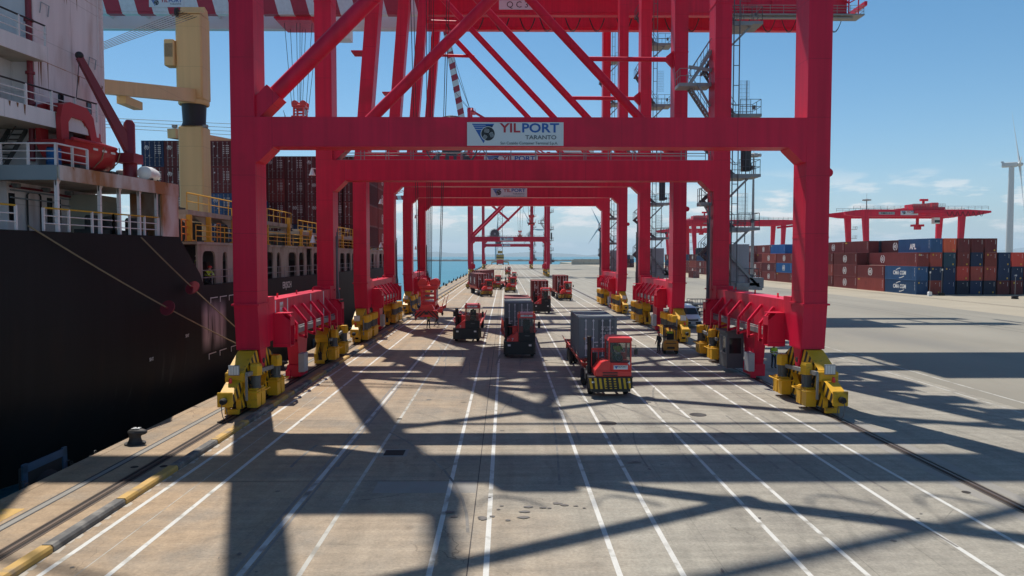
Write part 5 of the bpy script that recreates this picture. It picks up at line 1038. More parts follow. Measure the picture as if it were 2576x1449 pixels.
# ================================================================== PEOPLE
mat('skin', (0.42, 0.24, 0.17), 0.6, var=0.05)
mat('cloth_dark', (0.022, 0.024, 0.030), 0.9, var=0.2, scale=4)
mat('cloth_navy', (0.025, 0.032, 0.06), 0.9, var=0.2, scale=4)
mat('hivis', (0.42, 0.62, 0.03), 0.7, var=0.1, scale=4)
mat('reflective', (0.75, 0.76, 0.72), 0.4, var=0.05)
mat('hair', (0.02, 0.015, 0.012), 0.8, var=0.2)
mat('boot', (0.02, 0.018, 0.016), 0.7, var=0.2)
mat('helmet_white', (0.75, 0.75, 0.73), 0.35, var=0.03); mat('helmet_red', (0.5, 0.03, 0.02), 0.35, var=0.03)
POSES = {  # facing -y ; joints (x, y, z)
    'stand': dict(pel=(0, 0, .95), chest=(0, .01, 1.30), neck=(0, 0, 1.50), head=(0, -.03, 1.66), hipL=(.1, 0, .92), kneeL=(.11, -.03, .50), ankL=(.12, .03, .09), toeL=(.13, -.15, .04), hipR=(-.1, 0, .92), kneeR=(-.11, -.02, .50), ankR=(-.13, .04, .09), toeR=(-.15, -.14, .04), shL=(.19, 0, 1.43), elL=(.27, .03, 1.15), wrL=(.27, -.10, .92), shR=(-.19, 0, 1.43), elR=(-.27, .03, 1.15), wrR=(-.26, -.08, .92)),
    'hold': dict(pel=(0, 0, .95), chest=(0, .01, 1.30), neck=(0, -.01, 1.50), head=(0, -.06, 1.65), hipL=(.1, 0, .92), kneeL=(.11, -.04, .50), ankL=(.12, .03, .09), toeL=(.13, -.15, .04), hipR=(-.1, 0, .92), kneeR=(-.11, .0, .50), ankR=(-.12, .06, .09), toeR=(-.14, -.12, .04), shL=(.19, 0, 1.43), elL=(.27, -.02, 1.16), wrL=(.1, -.25, 1.15), shR=(-.19, 0, 1.43), elR=(-.27, -.02, 1.16), wrR=(-.08, -.26, 1.18)),
    'walk': dict(pel=(0, 0, .93), chest=(0, -.03, 1.29), neck=(0, -.05, 1.49), head=(0, -.09, 1.65), hipL=(.1, 0, .90), kneeL=(.11, -.22, .52), ankL=(.11, -.25, .10), toeL=(.12, -.43, .06), hipR=(-.1, 0, .90), kneeR=(-.11, .04, .48), ankR=(-.11, .34, .16), toeR=(-.12, .22, .05), shL=(.19, -.02, 1.42), elL=(.30, .12, 1.17), wrL=(.33, .02, .95), shR=(-.19, -.04, 1.42), elR=(-.30, -.10, 1.18), wrR=(-.30, -.30, 1.05)),
    'reach': dict(pel=(0, 0, .95), chest=(0, -.02, 1.30), neck=(0, -.03, 1.50), head=(0, -.06, 1.66), hipL=(.1, 0, .92), kneeL=(.16, -.05, .50), ankL=(.2, .03, .09), toeL=(.22, -.15, .04), hipR=(-.1, 0, .92), kneeR=(-.15, -.02, .50), ankR=(-.18, .04, .09), toeR=(-.2, -.14, .04), shL=(.19, 0, 1.43), elL=(.42, -.06, 1.25), wrL=(.62, -.12, 1.08), shR=(-.19, 0, 1.43), elR=(-.42, -.04, 1.25), wrR=(-.60, -.10, 1.12)),
    'sit': dict(pel=(0, 0, .10), chest=(0, .03, .46), neck=(0, 0, .66), head=(0, -.04, .82), hipL=(.1, -.02, .09), kneeL=(.14, -.43, .12), ankL=(.14, -.50, -.28), toeL=(.14, -.66, -.33), hipR=(-.1, -.02, .09), kneeR=(-.14, -.43, .12), ankR=(-.14, -.50, -.28), toeR=(-.14, -.66, -.33), shL=(.19, 0, .60), elL=(.25, -.16, .36), wrL=(.13, -.38, .36), shR=(-.19, 0, .60), elR=(-.25, -.16, .36), wrR=(-.13, -.38, .38)),
    'crouch': dict(pel=(0, .08, .36), chest=(0, -.14, .66), neck=(0, -.24, .82), head=(0, -.33, .95), hipL=(.1, .06, .35), kneeL=(.17, -.32, .48), ankL=(.14, -.08, .09), toeL=(.15, -.26, .04), hipR=(-.1, .06, .35), kneeR=(-.17, -.32, .44), ankR=(-.14, -.06, .09), toeR=(-.15, -.24, .04), shL=(.18, -.2, .76), elL=(.25, -.36, .56), wrL=(.12, -.52, .46), shR=(-.18, -.2, .76), elR=(-.25, -.38, .56), wrR=(-.1, -.54, .48))}
def person(pose, loc, rotz, label, top='cloth_dark', legs='cloth_dark', vest=False, helmet=None, group='dock workers'):
    J = POSES[pose]; vs = []; es = []; rad = []; seg = []
    def V(p, r): vs.append(tuple(p)); rad.append(r); return len(vs) - 1
    def E(a, b, z): es.append((a, b)); seg.append((Vector(vs[a]), Vector(vs[b]), z))
    pel = V(J['pel'], .145); mid = V(Vector(J['pel']).lerp(Vector(J['chest']), .5), .135); ch = V(J['chest'], .165); nk = V(J['neck'], .065); h0 = V(Vector(J['neck']).lerp(Vector(J['head']), .55), .085); h1 = V(J['head'], .10); h2 = V(Vector(J['head']) + Vector((0, .01, .09)), .075)
    E(pel, mid, 1); E(mid, ch, 1); E(ch, nk, 1); E(nk, h0, 0); E(h0, h1, 0); E(h1, h2, 0)
    for s in 'LR':
        hp, kn, an, to = (V(J[k + s], r) for k, r in (('hip', .095), ('knee', .065), ('ank', .05), ('toe', .042)))
        E(pel, hp, 2); E(hp, kn, 2); E(kn, an, 2); E(an, to, 3)
        sh, el, wr = (V(J[k + s], r) for k, r in (('sh', .072), ('el', .052), ('wr', .036)))
        E(ch, sh, 1); E(sh, el, 1); E(el, wr, 1)
        d = (Vector(J['wr' + s]) - Vector(J['el' + s])).normalized(); pm = V(Vector(J['wr' + s]) + d * .07, .036); E(wr, pm, 0)
        sd_ = d.cross(Vector((0, 1, 0.3))).normalized(); cu = Vector((0, -1, 0)) if abs(d.y) < .8 else Vector((0, 0, -1))
        for k, ln in enumerate((.085, .095, .09, .072)):
            a = V(Vector(vs[pm]) + d * .035 + sd_ * (k - 1.5) * .02, .0095); b = V(Vector(vs[a]) + d * ln * .5 + cu * .012, .009); c = V(Vector(vs[b]) + d * ln * .35 + cu * .03, .008); E(pm, a, 0); E(a, b, 0); E(b, c, 0)
        a = V(Vector(vs[wr]) + d * .045 - sd_ * .042 + cu * .01, .011); b = V(Vector(vs[a]) + d * .04 - sd_ * .012 + cu * .02, .0095); E(wr, a, 0); E(a, b, 0)
    me = bpy.data.meshes.new('p'); me.from_pydata(vs, es, []); ob = bpy.data.objects.new('p', me); COL.objects.link(ob)
    sk = ob.modifiers.new('s', 'SKIN'); sk.use_smooth_shade = True
    for i, d in enumerate(me.skin_vertices[0].data): d.radius = (rad[i], rad[i] * (.78 if i in (0, 1, 2) else 1)); d.use_root = (i == 0)
    ob.modifiers.new('u', 'SUBSURF').levels = 1
    bpy.context.view_layer.update(); dg = bpy.context.evaluated_depsgraph_get(); body = bpy.data.meshes.new_from_object(ob.evaluated_get(dg)); bpy.data.objects.remove(ob)
    body.name = 'body'; body.materials.clear()
    for m in ('skin', top, legs, 'boot'): body.materials.append(MATS[m])
    tor = []
    nv = [tuple(v.co) for v in body.vertices]; nn = [tuple(v.normal) for v in body.vertices]
    S = [(a, b, z) for a, b, z in seg if (b - a).length > .03]
    for p in body.polygons:
        c = Vector(p.center); best = (9, 0, 0)
        for a, b, z in S:
            t = max(0, min(1, (c - a).dot(b - a) / (b - a).length_squared)); dd = (a.lerp(b, t) - c).length
            if dd < best[0]: best = (dd, z, (a, b))
        p.material_index = best[1]; p.use_smooth = True
        if best[1] == 1 and abs(c.x) < .24 and c.z > J['pel'][2] - .08 and c.z < J['neck'][2] - .04: tor.append(p)
    o = link('person', body, None, loc, rotz, label, 'person', group)
    if vest:
        m = MB(); mp = {}
        for p in tor:
            f = []
            for i in p.vertices:
                if i not in mp: mp[i] = len(m.v); m.v.append(Vector(nv[i]) + Vector(nn[i]) * .018)
                f.append(mp[i])
            c = p.center; zz = (c[2] - J['pel'][2]) / (J['neck'][2] - J['pel'][2]); m.f.append(tuple(f)); m.m.append(1 if .12 < zz < .24 or .42 < zz < .52 else 0); m.s.append(True)
        if m.f: m.build('vest', ['hivis', 'reflective'], o)
    hd = Vector(J['head'])
    m = MB(); m.ball((hd.x, hd.y + .012, hd.z + .035), .105, .118, .11, 14, 6, z0=-.15)
    if helmet:
        m = MB(); m.ball((hd.x, hd.y, hd.z + .05), .125, .145, .125, 14, 6, z0=0.0); m.lathe([(.14, .04), (.165, .045), (.16, .06)], 16, (hd.x, hd.y - .02, hd.z)); m.build('helmet', [helmet], o)
    else: m.build('hair', ['hair'], o)
    m = MB(); m.ball((hd.x, hd.y - .115, hd.z - .01), .016, .022, .024, 8, 5); m.build('nose', ['skin'], o)
    m = MB()
    for s in (-1, 1): m.ball((hd.x + s * .036, hd.y - .094, hd.z + .022), .012, .01, .009, 8, 5)
    m.build('eyes', ['black'], o)
    return o
person('stand', (12.55, 58.7, 0), R(-60), 'person in dark work clothes standing beside the forklift', helmet='helmet_red')
person('hold', (19.1, 51.0, 0), R(10), 'person in yellow-green hi-vis vest looking at their hands beside the landside crane legs', vest=True)
person('reach', (-8.45, 79.3, 0), R(150), 'person with arms spread under the lowered spreader, nearer of two', vest=True, legs='cloth_dark')
person('walk', (-7.75, 81.6, 0), R(-70), 'person in dark trousers striding under the lowered spreader, farther of two', vest=True, helmet='helmet_white')
# ================================================================== SHIP
SO = Vector((-31.5, 80, -2.4))
def S_(): q = MB(); q.M = Matrix.Translation(-SO); return q
def hull_mat():
    m = mat('hull_paint', (0.0085, 0.0085, 0.010), 0.6, var=0.4, scale=0.3, col2=(0.035, 0.020, 0.014), c2amt=0.40, c2scale=0.45, c2sharp=3, streak=(1, 1, .22), spec=.22, runoff=.8, seams=(0, 7.3, 2.45), bump=.25, bscale=.35)
    t = m.node_tree; n = t.nodes; l = t.links; b = n['Principled BSDF']; src = b.inputs['Base Color'].links[0].from_socket
    g = n.new('ShaderNodeNewGeometry'); s = n.new('ShaderNodeSeparateXYZ'); l.new(g.outputs['Position'], s.inputs[0])
    def M_(op, a, bb, clamp=True):
        q = n.new('ShaderNodeMath'); q.operation = op; q.use_clamp = clamp
        for i, v in enumerate((a, bb)):
            if hasattr(v, 'is_linked'): l.new(v, q.inputs[i])
            else: q.inputs[i].default_value = v
        return q.outputs[0]
    def win(v, a, b_, soft): return M_('MULTIPLY', M_('MULTIPLY', M_('SUBTRACT', v, a), 1 / soft), M_('MULTIPLY', M_('SUBTRACT', b_, v), 1 / soft))
    mp = n.new('ShaderNodeMapping'); mp.inputs['Scale'].default_value = (1, 1.7, .16); l.new(g.outputs['Position'], mp.inputs[0]); q = n.new('ShaderNodeTexNoise'); q.inputs['Scale'].default_value = 1.5; q.inputs['Detail'].default_value = 6; l.new(mp.outputs[0], q.inputs['Vector'])
    k = M_('MULTIPLY', win(s.outputs[1], 43.6, 47.6, .7), win(s.outputs[2], 2.0, 5.3, .9)); k = M_('MULTIPLY', k, M_('MULTIPLY', M_('SUBTRACT', q.outputs[0], .30), 5.0))     # fender rubbing patch
    k2 = M_('MULTIPLY', win(s.outputs[1], 33, 44, 3), win(s.outputs[2], -.5, 3.2, 1)); k2 = M_('MULTIPLY', k2, M_('MULTIPLY', M_('SUBTRACT', q.outputs[0], .60), 5.0)); k = M_('MAXIMUM', k, k2)
    x = n.new('ShaderNodeMix'); x.data_type = 'RGBA'; l.new(k, x.inputs[0]); l.new(src, x.inputs[6]); x.inputs[7].default_value = (.50, .45, .46, 1); l.new(x.outputs[2], b.inputs['Base Color'])
hull_mat()
mat('ship_white', (0.74, 0.66, 0.66), 0.55, var=0.14, scale=0.5, col2=(0.30, 0.15, 0.08), c2amt=0.425, c2scale=0.7, c2sharp=4, streak=(1, 1, .22), runoff=.3, seams=(0, 3.1, 2.6))
mat('ship_rusty', (0.62, 0.53, 0.50), 0.6, var=0.15, scale=0.7, col2=(0.36, 0.14, 0.045), c2amt=0.60, c2scale=0.7, c2sharp=5, streak=(1, 1, .4))
mat('ship_grey', (0.26, 0.30, 0.33), 0.6, var=0.15, scale=0.6, col2=(0.17, 0.11, 0.08), c2amt=0.40, c2scale=0.7)
mat('ship_cream', (0.46, 0.42, 0.34), 0.6, var=0.15, scale=0.6, col2=(0.22, 0.13, 0.08), c2amt=0.42, c2scale=0.8, streak=(1, 1, .4))
mat('ship_buff', (0.66, 0.47, 0.21), 0.5, runoff=.25, seams=(0, 0, 3.6), var=0.1, scale=0.4, col2=(0.36, 0.22, 0.10), c2amt=0.36, c2scale=0.5, streak=(1, 1, .3))
mat('ship_gallery', (0.34, 0.31, 0.25), 0.65, var=0.2, scale=0.6, col2=(0.12, 0.075, 0.05), c2amt=0.50, c2scale=0.9, c2sharp=4, streak=(1, 1, .3), runoff=.5)
mat('ship_dark', (0.05, 0.048, 0.046), 0.8, var=0.3, scale=0.8, col2=(0.10, 0.05, 0.03), c2amt=0.42)
mat('deck_red', (0.13, 0.035, 0.028), 0.85, var=0.25, scale=0.6)
mat('rescue_orange', (0.42, 0.016, 0.022), 0.4, var=0.1, scale=1.5)
mat('orange_gate', (0.55, 0.17, 0.02), 0.6, var=0.15, scale=2)
mat('pipe_red', (0.22, 0.018, 0.03), 0.5, var=0.15)
mat('mooring_rope', (0.24, 0.19, 0.12), 0.9, var=0.2, scale=5)
mat('rubbing', (0.5, 0.48, 0.46), 0.8, var=0.2)
ship = thing('container_ship', 'large black-hulled container ship with rusty white deckhouse moored at the quay', 'ship', tuple(SO))
XC = -31.5
ST = [(6, 8.2, 1.5, 9.05), (12, 9.3, 3.0, 9.05), (18, 10.3, 4.6, 9.05), (24, 11.0, 6.4, 9.05), (30, 11.62, 8.4, 9.05), (36, 12.3, 10.4, 9.05), (41, 13.1, 11.6, 9.1), (42.3, 13.13, 11.8, 8.0), (43.6, 13.16, 12.0, 6.95), (44.1, 13.18, 12.0, 6.2), (50, 13.2, 12.8, 6.2), (58, 13.2, 13.15, 6.2), (118, 13.2, 12.6, 6.2), (124, 12.6, 10.4, 6.3), (124.4, 12.5, 10.2, 8.6), (132, 10.6, 6.5, 9.0), (140, 7.2, 2.8, 9.6), (147, 2.6, .5, 10.2), (149, .5, .15, 10.4)]
m = S_(); vs = []; n = 15
for Y, hd_, hw, zd in ST:
    prof = [(hd_, zd), (hd_, zd - .9), (hd_, max(3.2, zd - 3)), (hd_ * .985 + hw * .015, 2.2), (hd_ * .86 + hw * .14, .9), (hd_ * .45 + hw * .55, -.7), (hw, -2.2), (hw * .9, -4.5)]
    P = [(XC + a, Y, z) for a, z in prof] + [(XC - a, Y, z) for a, z in prof[::-1]]; n = len(P); vs += P
fs = []
for i in range(len(ST) - 1):
    for j in range(n - 1): fs.append((i * n + j, (i + 1) * n + j, (i + 1) * n + j + 1, i * n + j + 1))
    fs.append((i * n + n - 1, (i + 1) * n + n - 1, (i + 1) * n, i * n))
fs.append(tuple(range(n))); fs.append(tuple((len(ST) - 1) * n + j for j in range(n))[::-1]); m.add(vs, fs, smooth=True)
hull = m.build('hull', ['hull_paint'], ship)
for key, y, z, sz in (('ersch', 60.7, 5.55, .75), ('sht', 41.6, 3.4, .26), ('sht', 38.4, 2.5, .26)):
    q = S_(); hx = -18.27 if y > 43 else XC + 12.3 + (y - 36) * .16 + .02; put_text(q, key, hx, y, z, sz, '+x'); q.build('hull_lettering', ['print_white'], hull)
for y, z in ((45.0, 5.35), (46.5, 5.35), (48.0, 5.35), (44.6, 1.9), (46.3, 1.9), (48.2, 1.9)): q = S_(); q.box(-18.31, -18.285, y, y + 1.1, z, z + .05); q.box(-18.31, -18.285, y, y + .05, z - .3, z); q.build('tug_mark', ['print_white'], hull)
edge = lambda y: XC + 12.3 + (y - 36) * .16 if y > 36 else XC + 11.62 + (y - 30) * .1133 if y > 30 else XC + 11.0 + (y - 24) * .1033 if y > 24 else XC + 10.3 + (y - 18) * .1167
# stern railing on the hull edge (white stanchions, yellow top rail)
def ship_rail(pts, h=1.0, step=1.4, top='ship_yellow', nm='railing', mids=2):
    q = S_(); t = S_()
    for a, b in zip(pts[:-1], pts[1:]):
        a = Vector(a); b = Vector(b); k = max(1, round((b - a).length / step))
        for i in range(k + 1): p = a.lerp(b, i / k); q.box(p.x - .045, p.x + .045, p.y - .045, p.y + .045, p.z, p.z + h)
        for j in range(mids): u = Vector((0, 0, h * (j + 1) / (mids + 1))); q.tube(a + u, b + u, .025, n=5)
        u = Vector((0, 0, h)); t.tube(a + u, b + u, .04, n=6)
    r = q.build(nm, ['ship_white'], ship); t.build('top_rail', [top], r)
ship_rail([(edge(y) - .15, y, 9.07) for y in (20, 26, 29.9)]); ship_rail([(edge(y) - .15, y, 9.07) for y in (31.4, 36, 39.5)])
# boat deck platform with rusty fascia, posts, end wall
ya, yb = 32.15, 41.0
q = S_(); q.add([(edge(ya), ya, 11.45), (edge(yb) , yb, 11.45), (-43, yb, 11.45), (-43, ya, 11.45), (edge(ya), ya, 11.92), (edge(yb), yb, 11.92), (-43, yb, 11.92), (-43, ya, 11.92)], [(0, 1, 2, 3), (4, 5, 6, 7), (0, 1, 5, 4), (1, 2, 6, 5), (2, 3, 7, 6), (3, 0, 4, 7)]); q.build('boat_deck', ['ship_cream'], ship)
q = S_(); q.beam((edge(ya) + .03, ya, 11.66), (edge(yb) + .03, yb, 11.66), .06, .66); q.build('deck_fascia', ['ship_rusty'], ship)
q = S_(); q.box(-43, edge(ya) - .05, ya - .08, ya - .002, 11.33, 11.98); q.build('deck_fascia', ['ship_grey'], ship)
for y in (32.3, 35.1, 36.5, 38.0, 39.4):
    q = S_(); x = edge(y) - .2; q.box(x - .07, x + .07, y - .07, y + .07, 9.06, 11.45); q.prism([(y - .07, 11.45), (y + .35, 11.45), (y + .07, 11.1), (y - .07, 11.1)], 'x', x - .03, x + .03); q.build('deck_post', ['ship_white'], ship)
q = S_(); q.beam((edge(39.55) - .02, 39.55, 10.26), (edge(40.98) - .02, 40.98, 10.26), .12, 2.4); q.box(edge(40.9) - 2.6, edge(40.9) - .1, 40.85, 40.97, 9.06, 11.45); q.build('side_screen', ['ship_rusty'], ship)
# lower deckhouse behind the posts: recessed wall, doors, stairs, ventilator grille
q = S_(); q.box(-43, -22.9, 33.6, 40.8, 9.06, 11.44); q.box(-43, -23.6, 24, 33.58, 9.06, 13.9); q.build('lower_house', ['ship_white'], ship)
for y in (35.4,):
    q = S_(); q.box(-22.9, -22.86, y - .45, y + .45, 9.15, 11.0, .02); d_ = q.build('door', ['ship_white'], ship)
    q = S_(); q.path([(-22.82, y - .5, 9.2), (-22.82, y - .5, 10.9), (-22.82, y - .35, 11.05), (-22.82, y + .35, 11.05), (-22.82, y + .5, 10.9), (-22.82, y + .5, 9.2)], .045, 6); q.build('door_frame', ['black'], d_)
for y in (33.9, 36.7, 37.4):
    q = S_(); q.box(-22.9, -22.87, y - .2, y + .2, 9.6, 10.9); q.build('dark_opening', ['dark_glass'], ship)
for y in (26, 29.5): q = S_(); q.box(-23.6, -23.57, y - .25, y + .25, 10.2, 11.0, .02); q.build('window', ['dark_glass'], ship)
q = S_(); q.box(-22.88, -21.4, 38.3, 40.2, 9.06, 11.2); q.build('ventilator_housing', ['ship_cream'], ship)
q = S_()
for k in range(16): q.box(-21.4, -21.36, 38.35 + k * .115, 38.41 + k * .115, 9.6, 10.9)
q.build('ventilator_bars', ['ship_cream'], ship)
for y in (36.0, 37.2, 38.9):
    q = S_(); q.lathe([(.32, 9.06), (.32, 9.9), (.26, 10.0)], 14, (edge(y) - 1.2, y, 0)); q.box(edge(y) - 1.8, edge(y) - .6, y - .5, y + .5, 9.06, 9.3); q.build('mooring_winch', ['ship_dark'], ship)
def ship_stairs(x, y0, z0, y1, z1):
    q = S_()
    for s in (-.4, .4): q.beam((x + s, y0, z0), (x + s, y1, z1), .05, .22); q.tube((x + s, y0, z0 + .95), (x + s, y1, z1 + .95), .03, n=5)
    k = int(abs(z1 - z0) / .24)
    for i in range(k): t = (i + .5) / k; q.box(x - .4, x + .4, y0 + (y1 - y0) * t - .1, y0 + (y1 - y0) * t + .1, z0 + (z1 - z0) * t - .02, z0 + (z1 - z0) * t + .02)
    q.build('stairway', ['ship_dark'], ship)
ship_stairs(-22.9, 30.2, 9.1, 32.3, 11.8); ship_stairs(-22.7, 32.6, 11.92, 34.3, 14.0)
# upper deck (bulwark band) and tall accommodation block
q = S_(); q.prism([(edge(25) - 1.7, 25), (edge(36.6) - 1.2, 36.6), (-43, 36.6), (-43, 25)], 'z', 13.9, 14.06); q.build('upper_deck', ['ship_cream'], ship)
q = S_(); q.beam((edge(25) - 1.7, 25, 14.25), (edge(36.6) - 1.2, 36.6, 14.25), .06, .74); q.build('bulwark', ['ship_white'], ship)
q = S_(); q.box(-43, edge(29) - 1.7, 29.0, 29.1, 13.6, 14.0); q.build('deck_beam', ['ship_grey'], ship)
ship_rail([(edge(25) - 1.75, 25, 14.6), (edge(36.6) - 1.25, 36.6, 14.6)], .95, 1.5, 'black')
ship_rail([(edge(ya) - .12, ya + .1, 11.94), (edge(34.2) - .12, 34.2, 11.94)], 1.0, .8, 'ship_white'); ship_rail([(-27, ya + .05, 11.94), (edge(ya) - .12, ya + .05, 11.94)], 1.0, 1.3, 'ship_white')
q = S_(); q.box(-43, -21.9, 34.25, 40.2, 11.92, 42); q.build('accommodation_block', ['ship_white'], ship)
q = S_(); q.box(-43, -22.9, 26.0, 34.24, 14.06, 17.0); q.box(-43, -24.0, 28.5, 34.23, 17.001, 24); q.build('aft_block', ['ship_grey' if 0 else 'ship_white'], ship)
q = S_(); q.prism([(-22.0, 26), (-21.2, 34.2), (-43, 34.2), (-43, 26)], 'z', 17.0, 17.14); q.build('upper_deck', ['ship_cream'], ship); q = S_(); q.beam((-22.0, 26, 17.3), (-21.2, 34.2, 17.3), .06, .7); q.build('bulwark', ['ship_white'], ship)
ship_rail([(-22.05, 26, 17.65), (-21.25, 34.1, 17.65)], .95, 1.5, 'black')
for z in (17.2, 21.3, 25.5):
    q = S_(); q.box(-21.9, -21.893, 34.3, 40.15, z, z + .03); q.build('plate_seam', ['ship_rusty'], ship)
q = S_(); q.box(-21.9, -21.86, 37.5, 37.95, 22.1, 23.2, .06); q.build('window', ['dark_glass'], ship)
for y, z in ((36.2, 15.2), (38.6, 15.3)): q = S_(); q.box(-21.9, -21.86, y - .2, y + .2, z, z + .75, .05); q.build('window', ['dark_glass'], ship)
for y, z in ((30, 18.6), (32, 15.3), (33.2, 18.4)): q = S_(); q.box(-24.0 if z > 17 else -22.9, (-24.0 if z > 17 else -22.9) + .04, y - .25, y + .25, z, z + .8, .05); q.build('window', ['dark_glass'], ship)
q = S_(); q.path([(-40, 34.1, 21.3), (-22.4, 34.1, 21.3), (-22.05, 34.1, 21.1), (-22.0, 34.1, 20.7), (-22.0, 34.1, 12.4)], .13, 10)
for z in (13.2, 15, 16.4, 18.8): q.lathe([(.2, z), (.2, z + .12)], 12, (-22.0, 34.1, 0))
q.build('fire_pipe', ['pipe_red'], ship)
q = S_(); q.box(-24.9, -24.0, 30.5, 31.6, 18.0, 18.7); q.build('life_ring_box', ['pipe_red'], ship); q = S_(); q.box(-21.86, -21.6, 35.2, 35.7, 14.75, 15.3); q.build('life_ring_box', ['pipe_red'], ship)
for x, y, z in ((-21.7, 34.9, 20.5), (-23.4, 29, 13.2)):
    q = S_(); q.lathe([(.07, .3), (.1, .25), (.22, 0)], 12, (x, y, z)); q.build('deck_lamp', ['galvanised'], ship)
# weathering clutter: rust weeps below scuppers, pipes, cable trays, lamps, vents, ladders
random.seed(31)
mat('rust_weep', (0.23, 0.095, 0.04), 0.8, var=0.3, scale=3, fine=.3)
for k in range(16):
    y = random.uniform(34.5, 40.0); z = random.choice([17.2, 21.3, 25.5, 23.0, 14.9]); h = random.uniform(.5, 1.9); w_ = random.uniform(.03, .10)
    q = S_(); q.prism([(y - w_, z), (y + w_, z), (y + w_ * .4, z - h * .6), (y + w_ * .15, z - h), (y - w_ * .3, z - h * .7)], 'x', -21.9, -21.896); q.build('rust_run', ['rust_weep'], ship)
for k in range(22):
    y = random.uniform(32.4, 40.7); h = random.uniform(.12, .55); w_ = random.uniform(.06, .3); x = edge(y) + .062
    q = S_(); q.prism([(y - w_, 11.98), (y + w_, 11.98), (y + w_ * .5, 11.98 - h), (y - w_ * .4, 11.98 - h * .8)], 'x', x, x + .004); q.build('rust_run', ['rust_weep'], ship)
for k in range(14):
    y = random.uniform(25.5, 36.2); h = random.uniform(.15, .5); x = edge(25) - 1.7 + (y - 25) * ((edge(36.6) - 1.2) - (edge(25) - 1.7)) / 11.6 + .036
    q = S_(); q.prism([(y - .07, 14.6), (y + .07, 14.6), (y + .02, 14.6 - h), (y - .03, 14.6 - h * .8)], 'x', x, x + .004); q.build('rust_run', ['rust_weep'], ship)
for z, r in ((11.2, .06), (11.05, .04), (10.7, .035)): q = S_(); q.path([(-22.8, 33.7, z), (-22.8, 37.0, z), (-22.75, 37.2, z - .1), (-22.75, 38.2, z - .12)], r, 6); q.build('deck_pipe', ['pipe_red' if r > .05 else 'ship_grey'], ship)
for y in (33.9, 36.1, 38.0): q = S_(); q.box(-22.85, -22.5, y - .12, y + .12, 11.15, 11.35, .03); q.build('deck_lamp', ['galvanised'], ship)
for y, z in ((35.0, 19.4), (38.9, 17.9), (36.6, 24.4), (39.2, 21.9)): q = S_(); q.path([(-21.85, y - .3, z), (-21.78, y - .3, z + .5), (-21.78, y + .3, z + .5), (-21.85, y + .3, z)], .025, 6); q.build('grab_rail', ['ship_grey'], ship)
q = S_()
for s_ in (-.2, .2): q.tube((-21.8, 39.7 + s_, 12), (-21.8, 39.7 + s_, 30), .025, n=5)
for k in range(58): q.tube((-21.8, 39.5, 12.2 + k * .3), (-21.8, 39.9, 12.2 + k * .3), .014, n=4)
q.build('wall_ladder', ['ship_white'], ship)
for x, y, h in ((-20.6, 40.2, .9), (-21.2, 38.6, .6), (-19.7, 40.5, .7), (-20.9, 39.9, .5)): q = S_(); q.lathe([(.16, 11.92), (.16, 11.92 + h), (.3, 11.92 + h + .05), (.3, 11.92 + h + .2), (.1, 11.92 + h + .28)], 12, (x, y, 0)); q.build('mushroom_vent', ['ship_grey'], ship)
q = S_(); q.box(-21.4, -20.2, 39.6, 40.6, 11.93, 12.35, .06); q.build('tarped_gear', ['ship_dark'], ship)
for y in (42.4, 43.0, 47.6): q = S_(); railing(q, [(-18.85, y, 8.87), (-18.85, y + .55, 8.87)], 1.25, .55, .035, 2); q.build('access_ladder', ['orange_gate'], ship)
# rescue boat (thing of its own on the boat deck) and davit
rb = thing('rescue_boat', 'orange-red rescue boat with arched canopy stowed on the boat deck', 'boat', (-20.9, 36.2, 12.25), R(-4))
q = MB(); st = [(-2.3, .75, .75), (-1.6, .95, .62), (0, 1.0, .55), (1.4, .85, .6), (2.2, .45, .75), (2.6, .08, .95)]; vs = []
for y, hw, zb in st: vs += [(-hw, y, 1.15), (-hw * .92, y, .75 + (zb - .55)), (-hw * .5, y, .15 + (zb - .55)), (0, y, zb - .55), (hw * .5, y, .15 + (zb - .55)), (hw * .92, y, .75 + (zb - .55)), (hw, y, 1.15)]
fs = [(i * 7 + j, (i + 1) * 7 + j, (i + 1) * 7 + j + 1, i * 7 + j + 1) for i in range(5) for j in range(6)] + [(i * 7, i * 7 + 6, (i + 1) * 7 + 6, (i + 1) * 7) for i in range(5)] + [tuple(range(7)), tuple(35 + j for j in range(7))[::-1]]
q.add(vs, fs, smooth=True); q.build('hull', ['rescue_orange'], rb)
q = MB(); P = [(-2.35, 1.1), (-2.4, 2.1), (-2.2, 2.75), (-1.7, 2.95), (-.5, 2.9), (0.0, 2.5), (.35, 1.1), (-.15, 1.1), (-.35, 1.9), (-.75, 2.25), (-1.6, 2.3), (-1.85, 2.0), (-1.85, 1.1)]
for x in (-.62, .38): q.prism(P, 'x', x, x + .24)
q.box(-.4, .4, -1.9, -.6, 2.45, 2.9, .08); q.build('canopy_arch', ['rescue_orange'], rb)
q = MB(); q.box(-.5, .5, .3, .8, 1.1, 1.9, .08); q.box(-.35, .35, .75, 1.1, 1.1, 1.55, .05); q.build('console', ['rescue_orange'], rb)
q = MB(); q.box(-.3, .3, -1.5, -1.0, 1.1, 1.9, .06); q.build('engine', ['black'], rb)
q = MB(); q.path([(-1.02, -2.2, 1.17), (-1.02, 0, 1.2), (-.85, 1.4, 1.2), (0, 2.6, 1.3), (.85, 1.4, 1.2), (1.02, 0, 1.2), (1.02, -2.2, 1.17)], .09, 8); q.build('fender_tube', ['rescue_orange'], rb)
for y in (.2, 1.5): q = MB(); q.path([(.95, y, 1.28), (1.0, y, 1.0), (.85, y, .5), (.4, y, .1)], .025, 6); q.build('lashing_strap', ['mooring_rope'], rb)
for y in (-.6, .1, .8): q = MB(); q.box(.955, .975, y, y + .35, .88, .98); q.build('reflective_tape', ['print_white'], rb)
